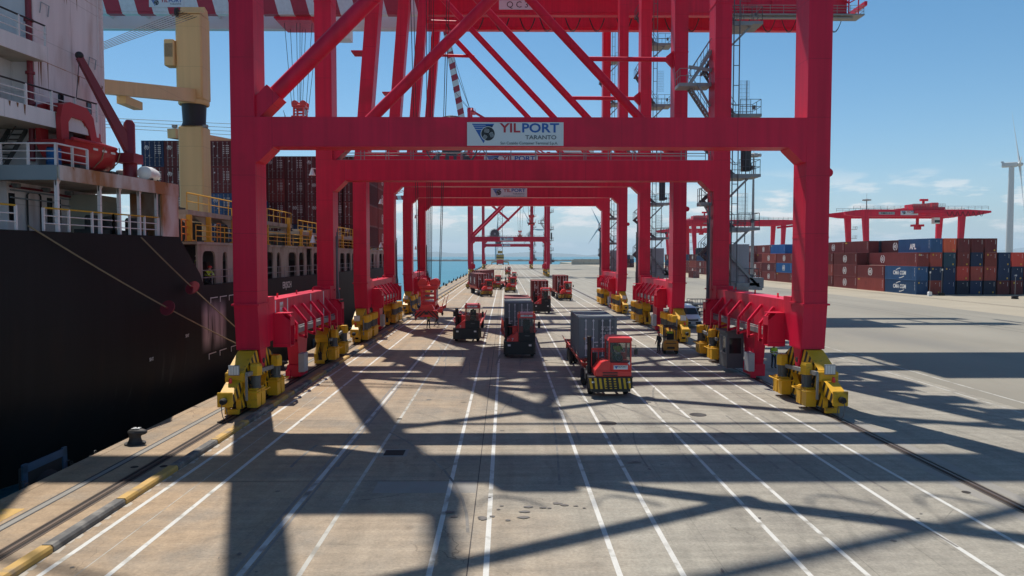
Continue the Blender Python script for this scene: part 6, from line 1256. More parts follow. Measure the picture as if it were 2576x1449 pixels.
q = S_(); q.box(-21.9, -20.0, 34.4, 35.0, 11.93, 12.3); q.box(-21.9, -20.0, 37.2, 37.8, 11.93, 12.3); q.build('boat_cradle', ['ship_dark'], ship)
q = S_(); q.lathe([(.35, 11.92), (.35, 12.9), (.28, 13.0), (.28, 15.0), (.16, 15.2)], 16, (-20.0, 39.0, 0)); q.box(-20.5, -19.5, 38.4, 39.4, 12.9, 13.4); dv = q.build('davit', ['pipe_red'], ship)
q = S_(); q.beam((-20.0, 39.0, 13.6), (-21.5, 37.2, 18.0), .42, .5, w1=.26, h1=.3); q.build('davit_arm', ['pipe_red'], dv)
q = S_(); q.tube((-21.5, 37.2, 18.0), (-21.2, 36.2, 15.0), .02, n=5); q.ball((-21.5, 37.2, 18.1), .2); q.build('davit_wire', ['black'], dv)
q = S_(); q.lathe([(.06, 0), (.09, .02), (.09, .5), (.06, .52)], 12, (-20.3, 34.8, 11.93)) if 0 else None
bd_ = thing('plastic_barrel', 'blue plastic barrel standing on the boat deck beside the rescue boat', 'barrel', (-20.55, 33.35, 11.925)); q = MB(); q.lathe([(.28, 0), (.3, .03), (.3, .3), (.315, .32), (.3, .34), (.3, .62), (.315, .64), (.3, .66), (.3, .92), (.27, .95)], 18); q.build('drum', ['box_blue_bright'], bd_); q = MB(); q.lathe([(.28, .95), (.28, 1.0), (.05, 1.0)], 18); q.build('lid', ['black'], bd_)
lr = thing('life_raft_canister', 'white ribbed life raft canister at the forward end of the boat deck', 'life raft', (-19.2, 39.4, 11.925), R(8)); q = MB(); q.lathe([(.18, -.85), (.36, -.72), (.38, -.4), (.35, -.38), (.38, -.36), (.38, 0), (.35, .02), (.38, .04), (.38, .4), (.35, .42), (.38, .44), (.36, .72), (.18, .85)], 18, (0, 0, .45), ax='y'); q.build('canister', ['white_paint'], lr); q = MB(); q.box(-.35, .35, -.5, -.4, 0, .2); q.box(-.35, .35, .4, .5, 0, .2); q.build('cradle', ['ship_dark'], lr)
# side gallery amidships: cream wall with rounded openings, upper gangway, yellow posts, coaming
y = 44.3; k = 0
while y < 122:
    w_ = 3.2; q = S_(); x0 = -18.75
    ho = (1.05, .42, 1.25, 1.2, .5, 1.2, .9, 1.25)[k % 8]
    oy0, oy1 = y + .7, y + .7 + ho * 1.9
    q.box(x0 - .12, x0, y, oy0, 6.18, 8.7); q.box(x0 - .12, x0, oy1, y + w_, 6.18, 8.7); q.box(x0 - .12, x0, oy0, oy1, 8.3, 8.7)
    for s, yy in ((1, oy0), (-1, oy1)): q.prism([(yy, 8.3), (yy + s * .4, 8.3), (yy + s * .12, 8.18), (yy, 7.9)], 'x', x0 - .12, x0)
    q.build('gallery_panel', ['ship_gallery'], ship); y += w_; k += 1
    if 52 < y < 56 or 66 < y < 75: y += 1.8
q = S_(); q.box(-44.2, -18.62, 44.0, 124, 8.7, 8.86); q.build('gangway_deck', ['ship_gallery'], ship)
q = S_(); q.box(-22.4, -22.0, 44.0, 124, 6.2, 8.69); q.box(-41, -22.0, 45.5, 124, 8.87, 9.12); q.build('hatch_coaming', ['ship_dark'], ship)
for i, yy in enumerate([43.4, 46.2, 50.5, 54.8, 57.4, 63.2, 67.0, 70.2, 76.4, 79.8, 84, 90, 94.5, 101, 107, 113, 119]):
    q = S_(); q.box(-18.95, -18.7, yy - .12, yy + .12, 8.87, 11.3 if i % 3 == 2 else 10.45); q.box(-19.05, -18.6, yy - .2, yy + .2, 8.87, 8.95); q.build('lashing_post', ['ship_yellow'], ship)
    q = S_(); q.prism([(-19.0, 10.45), (-19.0, 9.9), (-19.7, 10.45)], 'y', yy - .06, yy + .06); q.build('post_knee', ['ship_cream'], ship)
q = S_(); q.box(-22.2, -18.9, 43.4, 64.5, 10.45, 10.75); q.box(-22.2, -18.9, 66.5, 122, 9.95, 10.25); q.build('lashing_platform', ['ship_gallery'], ship)
q = S_()
for y0, y1, z in ((43.4, 64.4, 10.75), (66.5, 121, 10.25)):
    a, b = Vector((-18.95, y0, z)), Vector((-18.95, y1, z)); nn_ = int((y1 - y0) / 1.6)
    for i in range(nn_ + 1): p = a.lerp(b, i / nn_); q.tube(p, p + Vector((0, 0, 1)), .03, n=5)
    for h in (.5, 1.0): q.tube(a + Vector((0, 0, h)), b + Vector((0, 0, h)), .045 if h == 1 else .025, n=5)
q.build('lashing_rail', ['ship_yellow'], ship)
q = S_(); railing(q, [(-18.7, 44, 8.87), (-18.7, 122, 8.87)], 1.0, 2.2, .03, 2); q.build('gangway_rail', ['ship_yellow'], ship)
q = S_(); railing(q, [(-18.5, 44.3, 6.2), (-18.5, 122, 6.2)], .9, 1.5, .025, 1); q.build('gallery_rail', ['galvanised'], ship)
q = S_()
for yy in [49, 53, 58, 65, 69.5, 73, 78.5, 82.5, 87.5, 92, 97.5, 104, 110, 116]: q.box(-22.9, -22.3, yy - .5, yy + .5, 8.87, 10.4); q.box(-21, -20, yy - .4, yy + .2, 6.2, 7.6)
q.build('deck_fitting', ['ship_dark'], ship)
q = S_(); q.box(-25.4, -22.8, 50.0, 52.0, 8.87, 11.4); q.build('deck_locker', ['ship_dark'], ship)
q = S_(); q.box(-40, -24, 124.5, 126, 8.7, 13.2); q.build('breakwater_plate', ['ship_cream'], ship)
q = S_(); q.lathe([(.35, 9), (.25, 17), (.15, 22)], 12, (-31.5, 138, 0)); q.beam((-33.5, 138, 18), (-29.5, 138, 18), .15, .15); q.build('foremast', ['ship_buff'], ship)
q = S_()
for k in range(4): q.box(-20.6 - k * .5, -20.3 - k * .5, 127 + k * 1.3, 127.3 + k * 1.3, 8.7, 12.8)
q.build('vent_post', ['ship_yellow'], ship)
# deck crane
q = S_(); q.box(-29.95, -27.7, 67.0, 68.85, 6.2, 19.9, .12); dc = q.build('crane_pedestal', ['ship_buff'], ship)
q = S_(); q.lathe([(1.16, 19.9), (1.0, 20.3), (1.08, 21.9)], 16, (-28.82, 67.95, 0)); q.build('pedestal_band', ['black'], dc)
q = S_(); q.lathe([(1.3, 21.9), (1.35, 22.0), (1.35, 22.3)], 16, (-28.82, 67.95, 0)); q.box(-30.0, -27.6, 66.9, 68.9, 22.3, 30.0, .15); q.prism([(66.9, 30), (68.9, 30), (68.6, 30.7), (68.0, 30.9), (67.8, 30.3), (66.9, 30.1)], 'x', -29.9, -27.7); q.build('slewing_column', ['ship_buff'], dc)
q = S_(); q.box(-30.9, -30.0, 66.6, 67.6, 25.2, 27.6, .08); cb2_ = q.build('crane_cab', ['ship_buff'], dc); q = S_(); q.box(-30.8, -30.1, 66.58, 66.6, 26.0, 27.2); q.box(-30.93, -30.9, 66.7, 67.5, 26, 27.2); q.build('cab_window', ['cab_glass'], cb2_)
q = S_(); q.beam((-28.75, 66.9, 22.6), (-28.2, 44.5, 18.6), 1.15, 1.15, w1=.9, h1=.9); q.build('jib', ['ship_buff'], dc)
q = S_(); q.box(-29.1, -28.4, 55, 57.5, 19.4, 20.0); q.build('jib_lamp_box', ['ship_buff'], dc)
q = S_()
for k in range(6): q.tube((-29.5 + k * .3, 67.2, 30.3 - .1 * k), (-28.6 + k * .12, 44.8, 19.3), .025, n=4)
q.build('hoist_wire', ['rope'], dc)
q = S_(); q.lathe([(.12, -.1), (.42, -.1), (.42, .1), (.12, .1)], 14, (-29.7, 66.8, 30.0), ax='x'); q.build('sheave', ['black'], dc)
for x in (-30.2, -27.4): q = S_(); q.box(x - .2, x + .2, 66.8, 67.1, 19.7, 19.95); q.build('pedestal_lamp', ['galvanised'], dc)
q = S_(); q.beam((-33, 92, 21.8), (-36, 79, 21.2), 1.0, 1.0); q.build('forward_jib', ['ship_buff'], ship)
q = S_()
for k in range(4): q.tube((-27, 95, 23.2 + .5 * k), (-46, 82, 22.4 + .35 * k), .03, n=4)
q.build('stay_wire', ['rope'], ship)
# containers on deck
random.seed(5)
def deck_stack(name, xs, y, z0, tiers, cols, door=True, ring=.5, skip=()):
    for i, x in enumerate(xs):
        for t in range(tiers):
            if (i, t) in skip: continue
            col = cols(i, t); mk = []
            if door: mk = ['data_small'] + ([('ring', '-y', .5, -.62 + random.choice([0, .0, .6]), 2.1)] if random.random() < ring else []) + (['sticker_low'] if random.random() < .25 else [])
            if i == len(xs) - 1: mk.append(('ring', '+x', 1.6, -2.5, HC / 2))
            container((x, y + 6.096, z0 + t * HC), col, label='%s container, %s tier, %s row from the quay side, %s deck stack' % (CN[col], ORD[t] if t < 4 else 'fifth', ordn(len(xs) - i), name), group='containers stacked on the ship', doors=door, marks=mk)
deck_stack('aftmost', [-39.05, -36.55, -34.05, -31.55], 81.0, 9.15, 4, lambda i, t: 'navy' if (i, t) in ((0, 3), (1, 0), (3, 0)) else 'brown' if (i, t) in ((2, 3),) else 'blue' if (i, t) in ((3, 1),) else 'brown_dark')
deck_stack('middle', [-42.0, -39.5, -37.0, -34.5, -32.0, -29.5, -27.0, -24.5, -22.0, -19.75], 93.5, 9.15, 4, lambda i, t: 'navy' if (i, t) in ((7, 0), (6, 0)) else random.choice(['brown_dark', 'brown_dark', 'brown']), skip=[(i, t) for i in range(1, 4) for t in range(3)])
deck_stack('forward', [-24.8, -22.3, -19.75], 106.2, 9.15, 4, lambda i, t: 'brown', door=True)
# mooring ropes with rat guards
def rope(p0, p1, label, sag=.5, td=.35, disc=True):
    p0, p1 = Vector(p0), Vector(p1); o = thing('mooring_rope', label, 'rope', tuple(p1)); q = MB(); q.M = Matrix.Translation(-p1)
    pts = [p0.lerp(p1, i / 16) - Vector((0, 0, sag * 4 * (i / 16) * (1 - i / 16))) for i in range(17)]; q.path([tuple(p) for p in pts], .036, 6); q.build('line', ['mooring_rope'], o)
    if disc:
        c = p0.lerp(p1, td) - Vector((0, 0, sag * 4 * td * (1 - td))); d = (p1 - p0).normalized(); q = MB(); q.M = Matrix.Translation(-p1); q.path([tuple(c - d * .03), tuple(c + d * .03)], .42, 20); q.path([tuple(c - d * .2), tuple(c + d * .2)], .08, 8); q.build('rat_guard', ['pipe_red'], o)
rope((-19.75, 30.2, 9.25), (-15.75, 50.6, .45), 'long tan mooring rope with red disc from the stern deck to the quay', .35, .42)
rope((-18.8, 37.6, 8.95), (-15.75, 50.5, .4), 'second shorter mooring rope with red disc below the boat deck', .25, .30)
person('stand', (-19.35, 45.6, 6.25), R(100), 'person in white helmet and hi-vis jacket standing in the ship side opening', vest=True, helmet='helmet_white', legs='cloth_navy')
person('crouch', (-19.1, 46.4, 6.25), R(60), 'person in hi-vis jacket crouching in the ship side opening', vest=True, helmet='helmet_red', legs='cloth_navy')
# ================================================================== SPREADERS
mat('orange_paint', (0.55, 0.16, 0.015), 0.5, var=0.15, scale=1.2, col2=(0.3, 0.05, 0.02), c2amt=0.4, c2scale=1.2)
def spreader(loc, label, zt, green=False):
    """container spreader hung on ropes from height zt; long axis y, origin at its underside"""
    o = thing('container_spreader', label, 'spreader', loc, 0, 'spreaders hanging under the cranes')
    m = MB(); m.box(-.5, .5, -2.6, 2.6, .55, 1.25, .05); m.box(-.75, .75, -1.5, 1.5, 1.25, 1.75, .05)
    for s in (-1, 1):
        m.box(-1.1, 1.1, s * 2.55, s * 3.03, .25, .95, .04); m.box(-.95, -.6, s * .3, s * 2.6, .5, .9); m.box(.6, .95, s * .3, s * 2.6, .5, .9)
        m.prism([(-.85, .95), (.85, .95), (.55, 1.5), (-.55, 1.5)], 'y', s * 2.3, s * 2.75)
    m.build('frame', ['truck_red'], o)
    for s in (-1, 1):
        for sx in (-1, 1):
            m = MB(); y = s * 3.03
            P = [(0, .62), (sx * 1.2, .05), (sx * 1.2, .75), (sx * .35, .92), (0, .92)]
            m.prism(P, 'y', y, y + s * .03); m.build('chevron_plate', ['hazard_red' if sx > 0 else 'hazard_red_b'], o)
        m = MB(); m.box(-.2, .2, s * 3.06, s * 3.08, .5, .78); m.build('camera_box', ['black'], o)
        for sx in (-1, 1):
            m = MB(); m.box(sx * 1.0, sx * 1.24, s * 2.75, s * 3.05, 0, .28, .03); m.tube((sx * 1.12, s * 2.9, -.12), (sx * 1.12, s * 2.9, 0), .05, n=8); m.build('twistlock', ['dark_steel'], o)
            m = MB(); m.beam((sx * 1.15, s * 2.4, .8), (sx * 1.55, s * 2.4, 1.0), .3, .3); m.beam((sx * 1.55, s * 2.4, .9), (sx * 1.62, s * 2.4, 1.6), .08, .22, up=(0, 1, 0)); m.beam((sx * 1.62, s * 2.4, 1.55), (sx * 1.85, s * 2.4, 2.3), .05, .12, up=(0, 1, 0)); m.build('flipper_arm', ['truck_red' if sx > 0 else 'fender_blue' if not green else 'truck_red'], o)
    # head block
    m = MB()
    for sx in (-.82, .58):
        for y in (-1.1, .75): m.box(sx, sx + .24, y, y + .35, 1.75, 3.3)
    for z in (2.0, 2.45, 2.9): m.box(-.58, .58, -1.05, -.8, z, z + .16); m.box(-.58, .58, .8, 1.05, z, z + .16)
    m.box(-1.0, 1.0, -1.2, 1.2, 3.1, 3.45, .06); hb = m.build('head_block', ['truck_red'], o)
    for y in (-.85, .55):
        for x in (-.62, .62): m = MB(); m.lathe([(.5, y - .06), (.52, y), (.52, y + .25), (.5, y + .31)], 24, (x, 0, 3.62), ax='y'); m.build('sheave', ['truck_red'], hb)
    m = MB(); m.box(.55, .63, -1.13, -1.12, 2.1, 2.9) if 0 else m.box(.822, .832, -.7, .7, 2.0, 2.9); m.build('notice_plate', ['grey_paint'], hb)
    k = zt - loc[2]
    for i, (x, y) in enumerate(((-1.1, -.72), (-.14, -.72), (.14, -.72), (1.1, -.72), (-1.1, .68), (-.14, .68), (.14, .68), (1.1, .68))):
        m = MB(); m.tube((x, y, 3.6), (x * 1.9 + .3, y * 2.2, k), .04, n=5); m.build('hoist_rope', ['rope'], o)
    return o
spreader((-8.1, 77.2, 1.45), 'red spreader with black chevrons lowered to head height over the quay lane', ZG)
spreader((-31.0, 110.85, 27.2), 'red spreader hanging high over the ship deck', ZG)
spreader((10.3, 286, 20.0), 'red and orange spreader hanging under the fourth crane', ZG)
spreader((9.2, 452, 19.6), 'small red spreader hanging under the farthest crane', ZG)
# ================================================================== FORKLIFT, VAN, PICKUP
mat('forklift_yellow', (0.42, 0.22, 0.025), 0.55, var=0.18, scale=2, col2=(0.13, 0.08, 0.03), c2amt=0.42, c2scale=1.6)
fk = thing('forklift_truck', 'worn yellow forklift truck seen from behind with driver on board', 'forklift', (13.45, 58.3, 0), R(-8))
m = MB(); m.prism([(-.58, .32), (.58, .32), (.62, .55), (.6, 1.0), (.5, 1.12), (-.5, 1.12), (-.6, 1.0), (-.62, .55)], 'y', 0, .75); m.box(-.55, .55, .75, 1.9, .35, .85, .04); m.box(-.5, .5, .75, 1.5, .85, 1.0); m.build('body', ['forklift_yellow'], fk)
m = MB(); m.box(-.3, .3, -.012, 0, .45, .62); m.box(-.42, .42, -.01, 0, .86, .92); m.build('counterweight_slot', ['black'], fk)
m = MB()
for x in (-.52, .46):
    m.beam((x + .03, .3, 1.1), (x + .03, .55, 2.15), .06, .06, up=(0, 1, 0)); m.beam((x + .03, 1.75, .9), (x + .03, 1.55, 2.15), .06, .06, up=(0, 1, 0)); m.box(x, x + .06, .5, 1.6, 2.12, 2.18)
for k in range(6): m.box(-.46, .46, .55 + k * .19, .59 + k * .19, 2.12, 2.17)
m.build('overhead_guard', ['black'], fk)
m = MB()
for x in (-.42, -.3, .24, .36): m.box(x, x + .06, 2.0, 2.12, .15, 2.2)
for z in (.5, 1.2, 2.1): m.box(-.42, .42, 2.02, 2.1, z, z + .1)
m.build('mast', ['dark_steel'], fk)
for x in (-.35, .25): m = MB(); m.box(x, x + .12, 2.12, 3.2, .1, .15); m.box(x, x + .12, 2.12, 2.17, .15, .6); m.build('fork', ['dark_steel'], fk)
for x, y, r in ((-.5, .45, .3), (.5, .45, .3), (-.5, 1.65, .36), (.5, 1.65, .36)): w_ = link('wheel', WT, fk, loc=(x, y, r)); w_.scale = (.7, r / .52, r / .52)
m = MB(); m.box(-.26, .26, .95, 1.4, 1.0, 1.12, .03); m.box(-.26, .26, .82, .95, 1.1, 1.6, .03); m.build('seat', ['seat_dark'], fk)
for x in (-.5, .5): m = MB(); m.lathe([(.05, 0), (.05, .03)], 10, (x * .95, -.03, .98), ax='y'); m.build('tail_lamp', ['orange_light'], fk)
pd = person('sit', (13.6, 59.4, 1.12), R(172), 'forklift driver in yellow-green hi-vis vest seated under the guard', vest=True, helmet='helmet_red')
vn = thing('delivery_van', 'white panel van with black lower bumper parked beyond the landside rail', 'van', (20.8, 79.6, 0), R(3))
mat('van_white', (0.62, 0.64, 0.66), 0.3, var=0.03)
def loft(mb, secs, mi=None):
    """secs: list of (y, [(x,z)...]) closed rings"""
    n = len(secs[0][1]); vs = [(x, y, z) for y, r in secs for x, z in r]
    fs = [(i * n + j, i * n + (j + 1) % n, (i + 1) * n + (j + 1) % n, (i + 1) * n + j) for i in range(len(secs) - 1) for j in range(n)] + [tuple(range(n))[::-1], tuple((len(secs) - 1) * n + j for j in range(n))]
    mb.add(vs, fs, smooth=True, mi=mi)
def vring(hb, ht, z0, zs, zt): return [(-hb, z0), (hb, z0), (hb + .02, zs * .6 + z0 * .4), (hb, zs), (ht, zt - .06), (ht - .12, zt), (-ht + .12, zt), (-ht, zt - .06), (-hb, zs), (-hb - .02, zs * .6 + z0 * .4)]
m = MB(); loft(m, [(0.02, vring(.80, .74, .55, .78, .9)), (.12, vring(.92, .84, .45, .95, 1.12)), (.55, vring(.98, .90, .4, 1.1, 1.30)), (.95, vring(1.0, .92, .4, 1.2, 1.42)), (1.65, vring(1.0, .86, .4, 1.3, 2.12)), (2.0, vring(1.0, .86, .4, 1.4, 2.28)), (5.6, vring(1.0, .88, .4, 1.4, 2.32)), (5.75, vring(.97, .85, .45, 1.4, 2.25))]); m.build('body', ['van_white'], vn)
m = MB(); m.add([(-.86, .98, 1.44), (.86, .98, 1.44), (.76, 1.62, 2.10), (-.76, 1.62, 2.10), (-.86, 1.02, 1.42), (.86, 1.02, 1.42), (.76, 1.66, 2.08), (-.76, 1.66, 2.08)], [(0, 1, 2, 3), (4, 5, 6, 7), (0, 1, 5, 4), (1, 2, 6, 5), (2, 3, 7, 6), (3, 0, 4, 7)])
for v in range(len(m.v)): m.v[v] += Vector((0, -.03, .012))
m.build('windscreen', ['dark_glass'], vn)
m = MB(); m.prism([(-.95, .42), (.95, .42), (.97, .62), (.9, .72), (-.9, .72), (-.97, .62)], 'y', -.03, .25); m.box(-.6, .6, -.02, .1, .78, .9, .02); m.build('bumper', ['black'], vn)
m = MB(); m.prism([(-.62, 1.0), (-.4, .8), (.4, .8), (.62, 1.0), (.3, .96), (-.3, .96)], 'y', .0, .1); m.build('grille', ['black'], vn)
for s in (-1, 1):
    m = MB(); m.prism([(s * .62, .92), (s * .9, 1.08), (s * .92, .95), (s * .7, .84)], 'y', .03, .2); m.build('headlamp', ['lamp_lens'], vn)
    m = MB(); m.box(s * 1.02, s * 1.24, 1.2, 1.32, 1.35, 1.72, .03); m.build('mirror', ['black'], vn)
    m = MB(); m.box(s * .985, s * 1.0, 1.3, 2.3, 1.4, 2.0); m.build('side_window', ['dark_glass'], vn)
    for y in (.95, 4.5): w_ = link('wheel', WT, vn, loc=(s * .88, y, .34)); w_.scale = (.75, .65, .65); q = link('rim', WR, w_)
m = MB(); m.box(-.26, .26, -.045, -.03, .52, .63); m.build('number_plate', ['sign_white'], vn)
cr = thing('white_pickup', 'white pickup partly hidden behind the panel van', 'pickup', (24.0, 92.5, 0), R(4))
m = MB(); loft(m, [(0, vring(.75, .7, .5, .7, .85)), (.15, vring(.86, .8, .45, .85, 1.0)), (1.1, vring(.88, .8, .45, 1.0, 1.12)), (1.8, vring(.88, .68, .45, 1.05, 1.65)), (3.2, vring(.88, .68, .45, 1.05, 1.68)), (3.5, vring(.88, .82, .45, 1.0, 1.1)), (5.0, vring(.86, .82, .45, 1.0, 1.08))]); m.build('body', ['van_white'], cr)
m = MB(); m.add([(-.76, 1.08, 1.13), (.76, 1.08, 1.13), (.64, 1.72, 1.60), (-.64, 1.72, 1.60)], [(0, 1, 2, 3)])
for v in range(4): m.v[v] += Vector((0, -.03, .02))
m.build('windscreen', ['dark_glass'], cr)
m = MB(); m.box(-.84, .84, -.03, .15, .42, .66, .03); m.build('bumper', ['black'], cr)
for s in (-1, 1):
    for y in (.9, 4.0): w_ = link('wheel', WT, cr, loc=(s * .78, y, .34)); w_.scale = (.7, .65, .65)
st_ = thing('access_steps', 'grey steel access steps with guard rail standing behind the panel van', 'steps', (26.0, 97.5, 0))
m = MB(); m.box(-1.2, .9, -.8, .8, .95, 1.05); railing(m, [(-1.2, -.8, 1.05), (.9, -.8, 1.05), (.9, .8, 1.05), (-1.2, .8, 1.05)], 1.1, .7, .035, 1); m.build('platform', ['grey_dark'], st_)
m = MB()
for x in (-1.15, .85):
    for y in (-.75, .75): m.box(x - .04, x + .04, y - .04, y + .04, 0, .95)
m.build('leg_frame', ['grey_dark'], st_); m = MB(); stair_flight(m, (-2.4, 0, 0), (-1.2, 0, 1.0), .8, (0, 1, 0)); m.build('stair_flight', ['grey_dark'], st_)
fl = thing('flatbed_trailer', 'dark flatbed trailer loaded with bags and pallets behind the panel van', 'trailer', (23.5, 103.5, 0)); m = MB(); m.box(-5, 5, -1.2, 1.2, .95, 1.15); m.build('bed', ['grey_dark'], fl)
for x in (-3.8, -2.7, 3.6): 
    for y in (-1.0, 1.0): w_ = link('wheel', WT, fl, loc=(x, y, .5), rotz=R(90))
m = MB(); m.ball((-2, 0, 1.35), 1.1, .7, .35); m.ball((.6, .1, 1.3), .8, .7, .3); m.ball((2.6, -.1, 1.32), 1.0, .6, .35); m.build('load_bag', ['ship_cream'], fl)
# drivers
person('sit', (5.95 + .55, 41.6, 2.16), 0, 'driver in hi-vis vest inside the cab of the foremost red tractor', vest=True)
person('sit', (-3.6 + .58, 67.95, 2.05), 0, 'driver silhouette inside the cab of the tractor beside the lowered spreader')
# ================================================================== RAIL MOUNTED GANTRIES IN THE YARD
def gantry(loc, span, label, zb, trol=.55, full=True, num=True, cant=6):
    o = thing('yard_gantry_crane', label, 'gantry crane', loc, 0, 'yard gantry cranes'); h = span / 2
    for fy in (-7, 7):
        m = MB(); m.prism([(-h - cant * 1.5, zb + .7), (-h - cant * .8, zb + .1), (-h - 2, zb), (h + 2, zb), (h + cant * 1.0, zb + .4), (h + cant * 1.9, zb + 1.5), (h + cant * 1.9, zb + 2.2), (h + 2, zb + 2.7), (-h - 2, zb + 2.7), (-h - cant * 1.5, zb + 1.9)], 'y', fy - .6, fy + .6); m.build('main_girder', ['crane_red'], o)
        for s in (-1, 1):
            m = MB(); x = s * h; x1 = x + s * 1.2 * (1 if s < 0 else .6); m.add([(x - .55, fy - .5, .9), (x + .55, fy - .5, .9), (x + .55, fy + .5, .9), (x - .55, fy + .5, .9), (x1 - 1.15, fy - .6, zb), (x1 + 1.15, fy - .6, zb), (x1 + 1.15, fy + .6, zb), (x1 - 1.15, fy + .6, zb)], [(0, 1, 2, 3), (4, 5, 6, 7), (0, 1, 5, 4), (1, 2, 6, 5), (2, 3, 7, 6), (3, 0, 4, 7)]); m.build('leg', ['crane_red'], o)
        m = MB(); railing(m, [(-h - cant, fy - .7, zb + 2.6), (h + cant * 1.7, fy - .7, zb + 2.6)], 1.3, 2.5, .055, 1); m.build('railing', ['grey_dark'], o)
    for s in (-1, 1):
        m = MB(); m.box(s * h - .6, s * h + .6, -8.5, 8.5, .5, 1.9); m.build('sill_beam', ['crane_red'], o)
        for fy in (-7.5, 7.5): m = MB(); m.box(s * h - .45, s * h + .45, fy - 1.4, fy + 1.4, .05, .5); m.build('bogie', ['yellow'], o)
    tx = -h + span * trol + 4
    m = MB(); m.box(tx - 6.5, tx + 5.5, -7.6, 7.6, zb + 2.75, zb + 3.6); m.box(tx - 4, tx + 1, -3, 3, zb + 3.6, zb + 5.0); m.box(tx - 6, tx - 3, -6, -1, zb + 3.6, zb + 4.7); m.box(tx + 2, tx + 4.5, -5, 2, zb + 3.6, zb + 5.4); m.box(tx - 6.3, tx + 5.2, -8.2, -7.6, zb + 1.2, zb + 2.4); m.box(tx + .3, tx + 1, -2, -1.4, zb + 3, zb + 6.6); m.box(tx - .6, tx + 2.2, -2.3, -1.2, zb + 6.2, zb + 7.0); tr = m.build('trolley', ['crane_red'], o)
    m = MB(); railing(m, [(tx - 6.5, -7.6, zb + 3.6), (tx + 5.5, -7.6, zb + 3.6)], 1.2, 1, .05, 2); m.build('trolley_rail', ['galvanised'], tr)
    m = MB(); m.box(tx + 2, tx + 4.2, -6.8, -4.8, zb - 2.6, zb - .2, .15); c_ = m.build('cab', ['white_paint'], tr); m = MB(); m.box(tx + 2.1, tx + 4.1, -6.83, -6.8, zb - 2.2, zb - 1.2); m.build('cab_window', ['dark_glass'], c_)
    m = MB(); m.box(tx - 2.5, tx + 1.5, -1.2, 1.2, zb - 3.4, zb - 2.6); m.box(tx - 1.4, tx + .6, -.8, .8, zb - 4.6, zb - 3.4); m.beam((tx - .5, 0, zb - 2.6), (tx - .5, 0, zb), .8, .8, up=(0, 1, 0)); m.build('hoist_head', ['crane_red'], tr)
    m = MB()
    for k in range(7): x = tx + 6.2 + k * 2.0; m.path([(x + 1.8 * (i / 6), -7.7, zb + 1.9 - 1.7 * (1 - (2 * i / 6 - 1) ** 2)) for i in range(7)], .09, 5)
    m.build('festoon_cable', ['rope'], o)
    if num:
        m = MB(); m.box(-h + 3.5, -h + 9.5, -7.66, -7.61, zb + .75, zb + 1.75); nb_ = m.build('number_board', ['grey_paint'], o); m = MB(); put_text(m, 'rmg', -h + 6.5, -7.67, zb + 1.25, .9); m.build('lettering', ['black'], nb_)
        sb = sign_board(o, -h + 15, -7.61, zb + 1.35, 6.6, False)
    m = MB()
    for k in range(5): z = 4 + k * 3.6; m.box(-h + .6, -h + 2.4, 6.4, 7.6, z - .15, z); railing(m, [(-h + .7, 6.4, z), (-h + 2.4, 6.4, z), (-h + 2.4, 7.6, z)], 1.1, 1, .04, 1)
    m.build('stair_landing', ['galvanised'], o)
    return o
gantry((153, 277, 0), 34.4, 'red yard gantry crane with number board behind the blue lettered containers', 22.6)
gantry((116.5, 367, 0), 43, 'red yard gantry crane framed between the nearest landside crane legs', 23.2, trol=.02)
gantry((139, 520, 0), 40, 'distant red yard gantry crane, farthest down the yard', 24.5, trol=.7, num=False)
# ================================================================== WIND TURBINES, MASTS
mat('turbine_grey', (0.50, 0.54, 0.56), 0.5, var=0.04)
def turbine(loc, hub, bl, yaw, ang, label, dt=5.0, tilt=R(5)):
    o = thing('wind_turbine', label, 'wind turbine', loc, yaw, 'wind turbines'); m = MB(); m.lathe([(dt / 2, 0), (dt * .42, hub * .6), (dt * .34, hub - 2)], 20); m.build('tower', ['turbine_grey'], o)
    m = MB(); m.box(-2, 2, -4, 7, hub - 2, hub + 2, .5); m.box(-1.5, 1.5, 5.5, 7.5, hub + 2, hub + 3); m.build('nacelle', ['turbine_grey'], o)
    m = MB(); m.ball((0, -5.5, hub), 1.9, 2.6, 1.9); m.tube((0, -5.5, hub), (0, -3.5, hub), 1.5, n=12); m.build('rotor_hub', ['turbine_grey'], o)
    for k in range(3):
        a = R(ang + 120 * k); d = Vector((math.sin(a), math.cos(a) * math.sin(tilt), math.cos(a) * math.cos(tilt))); s = d.cross(Vector((0, 1, 0))).normalized(); m = MB(); secs = []
        for t, w_, th in ((.03, 1.0, 1.0), (.1, 1.3, .8), (.2, 2.0, .5), (.5, 1.3, .25), (.8, .7, .12), (1.0, .15, .05)):
            c = Vector((0, -5.5, hub)) + d * (bl * t); secs.append([tuple(c + s * (w_ * .4) ), tuple(c + Vector((0, th, 0))), tuple(c - s * (w_ * 1.6)), tuple(c - Vector((0, th, 0)))])
        n = 4; m.add([p for r in secs for p in r], [(i * n + j, i * n + (j + 1) % n, (i + 1) * n + (j + 1) % n, (i + 1) * n + j) for i in range(5) for j in range(4)] + [(0, 1, 2, 3), (20, 21, 22, 23)], smooth=True); m.build('blade', ['turbine_grey'], o)
    return o
turbine((423, 604, 0), 84, 57, R(56), 30, 'pale grey wind turbine rising behind the yard at the picture edge', 5.6, R(7))
turbine((-30, 2300, -2.4), 82, 58, R(25), 8, 'distant offshore wind turbine seen behind the fourth crane cable reel', 5.5)
turbine((72, 1900, -2.4), 80, 58, R(10), -28, 'distant offshore wind turbine beside the farthest crane leg', 5.5)
turbine((262, 2000, -2.4), 90, 58, R(-5), 95, 'distant offshore wind turbine whose blade shows beside the third crane leg', 5.5)
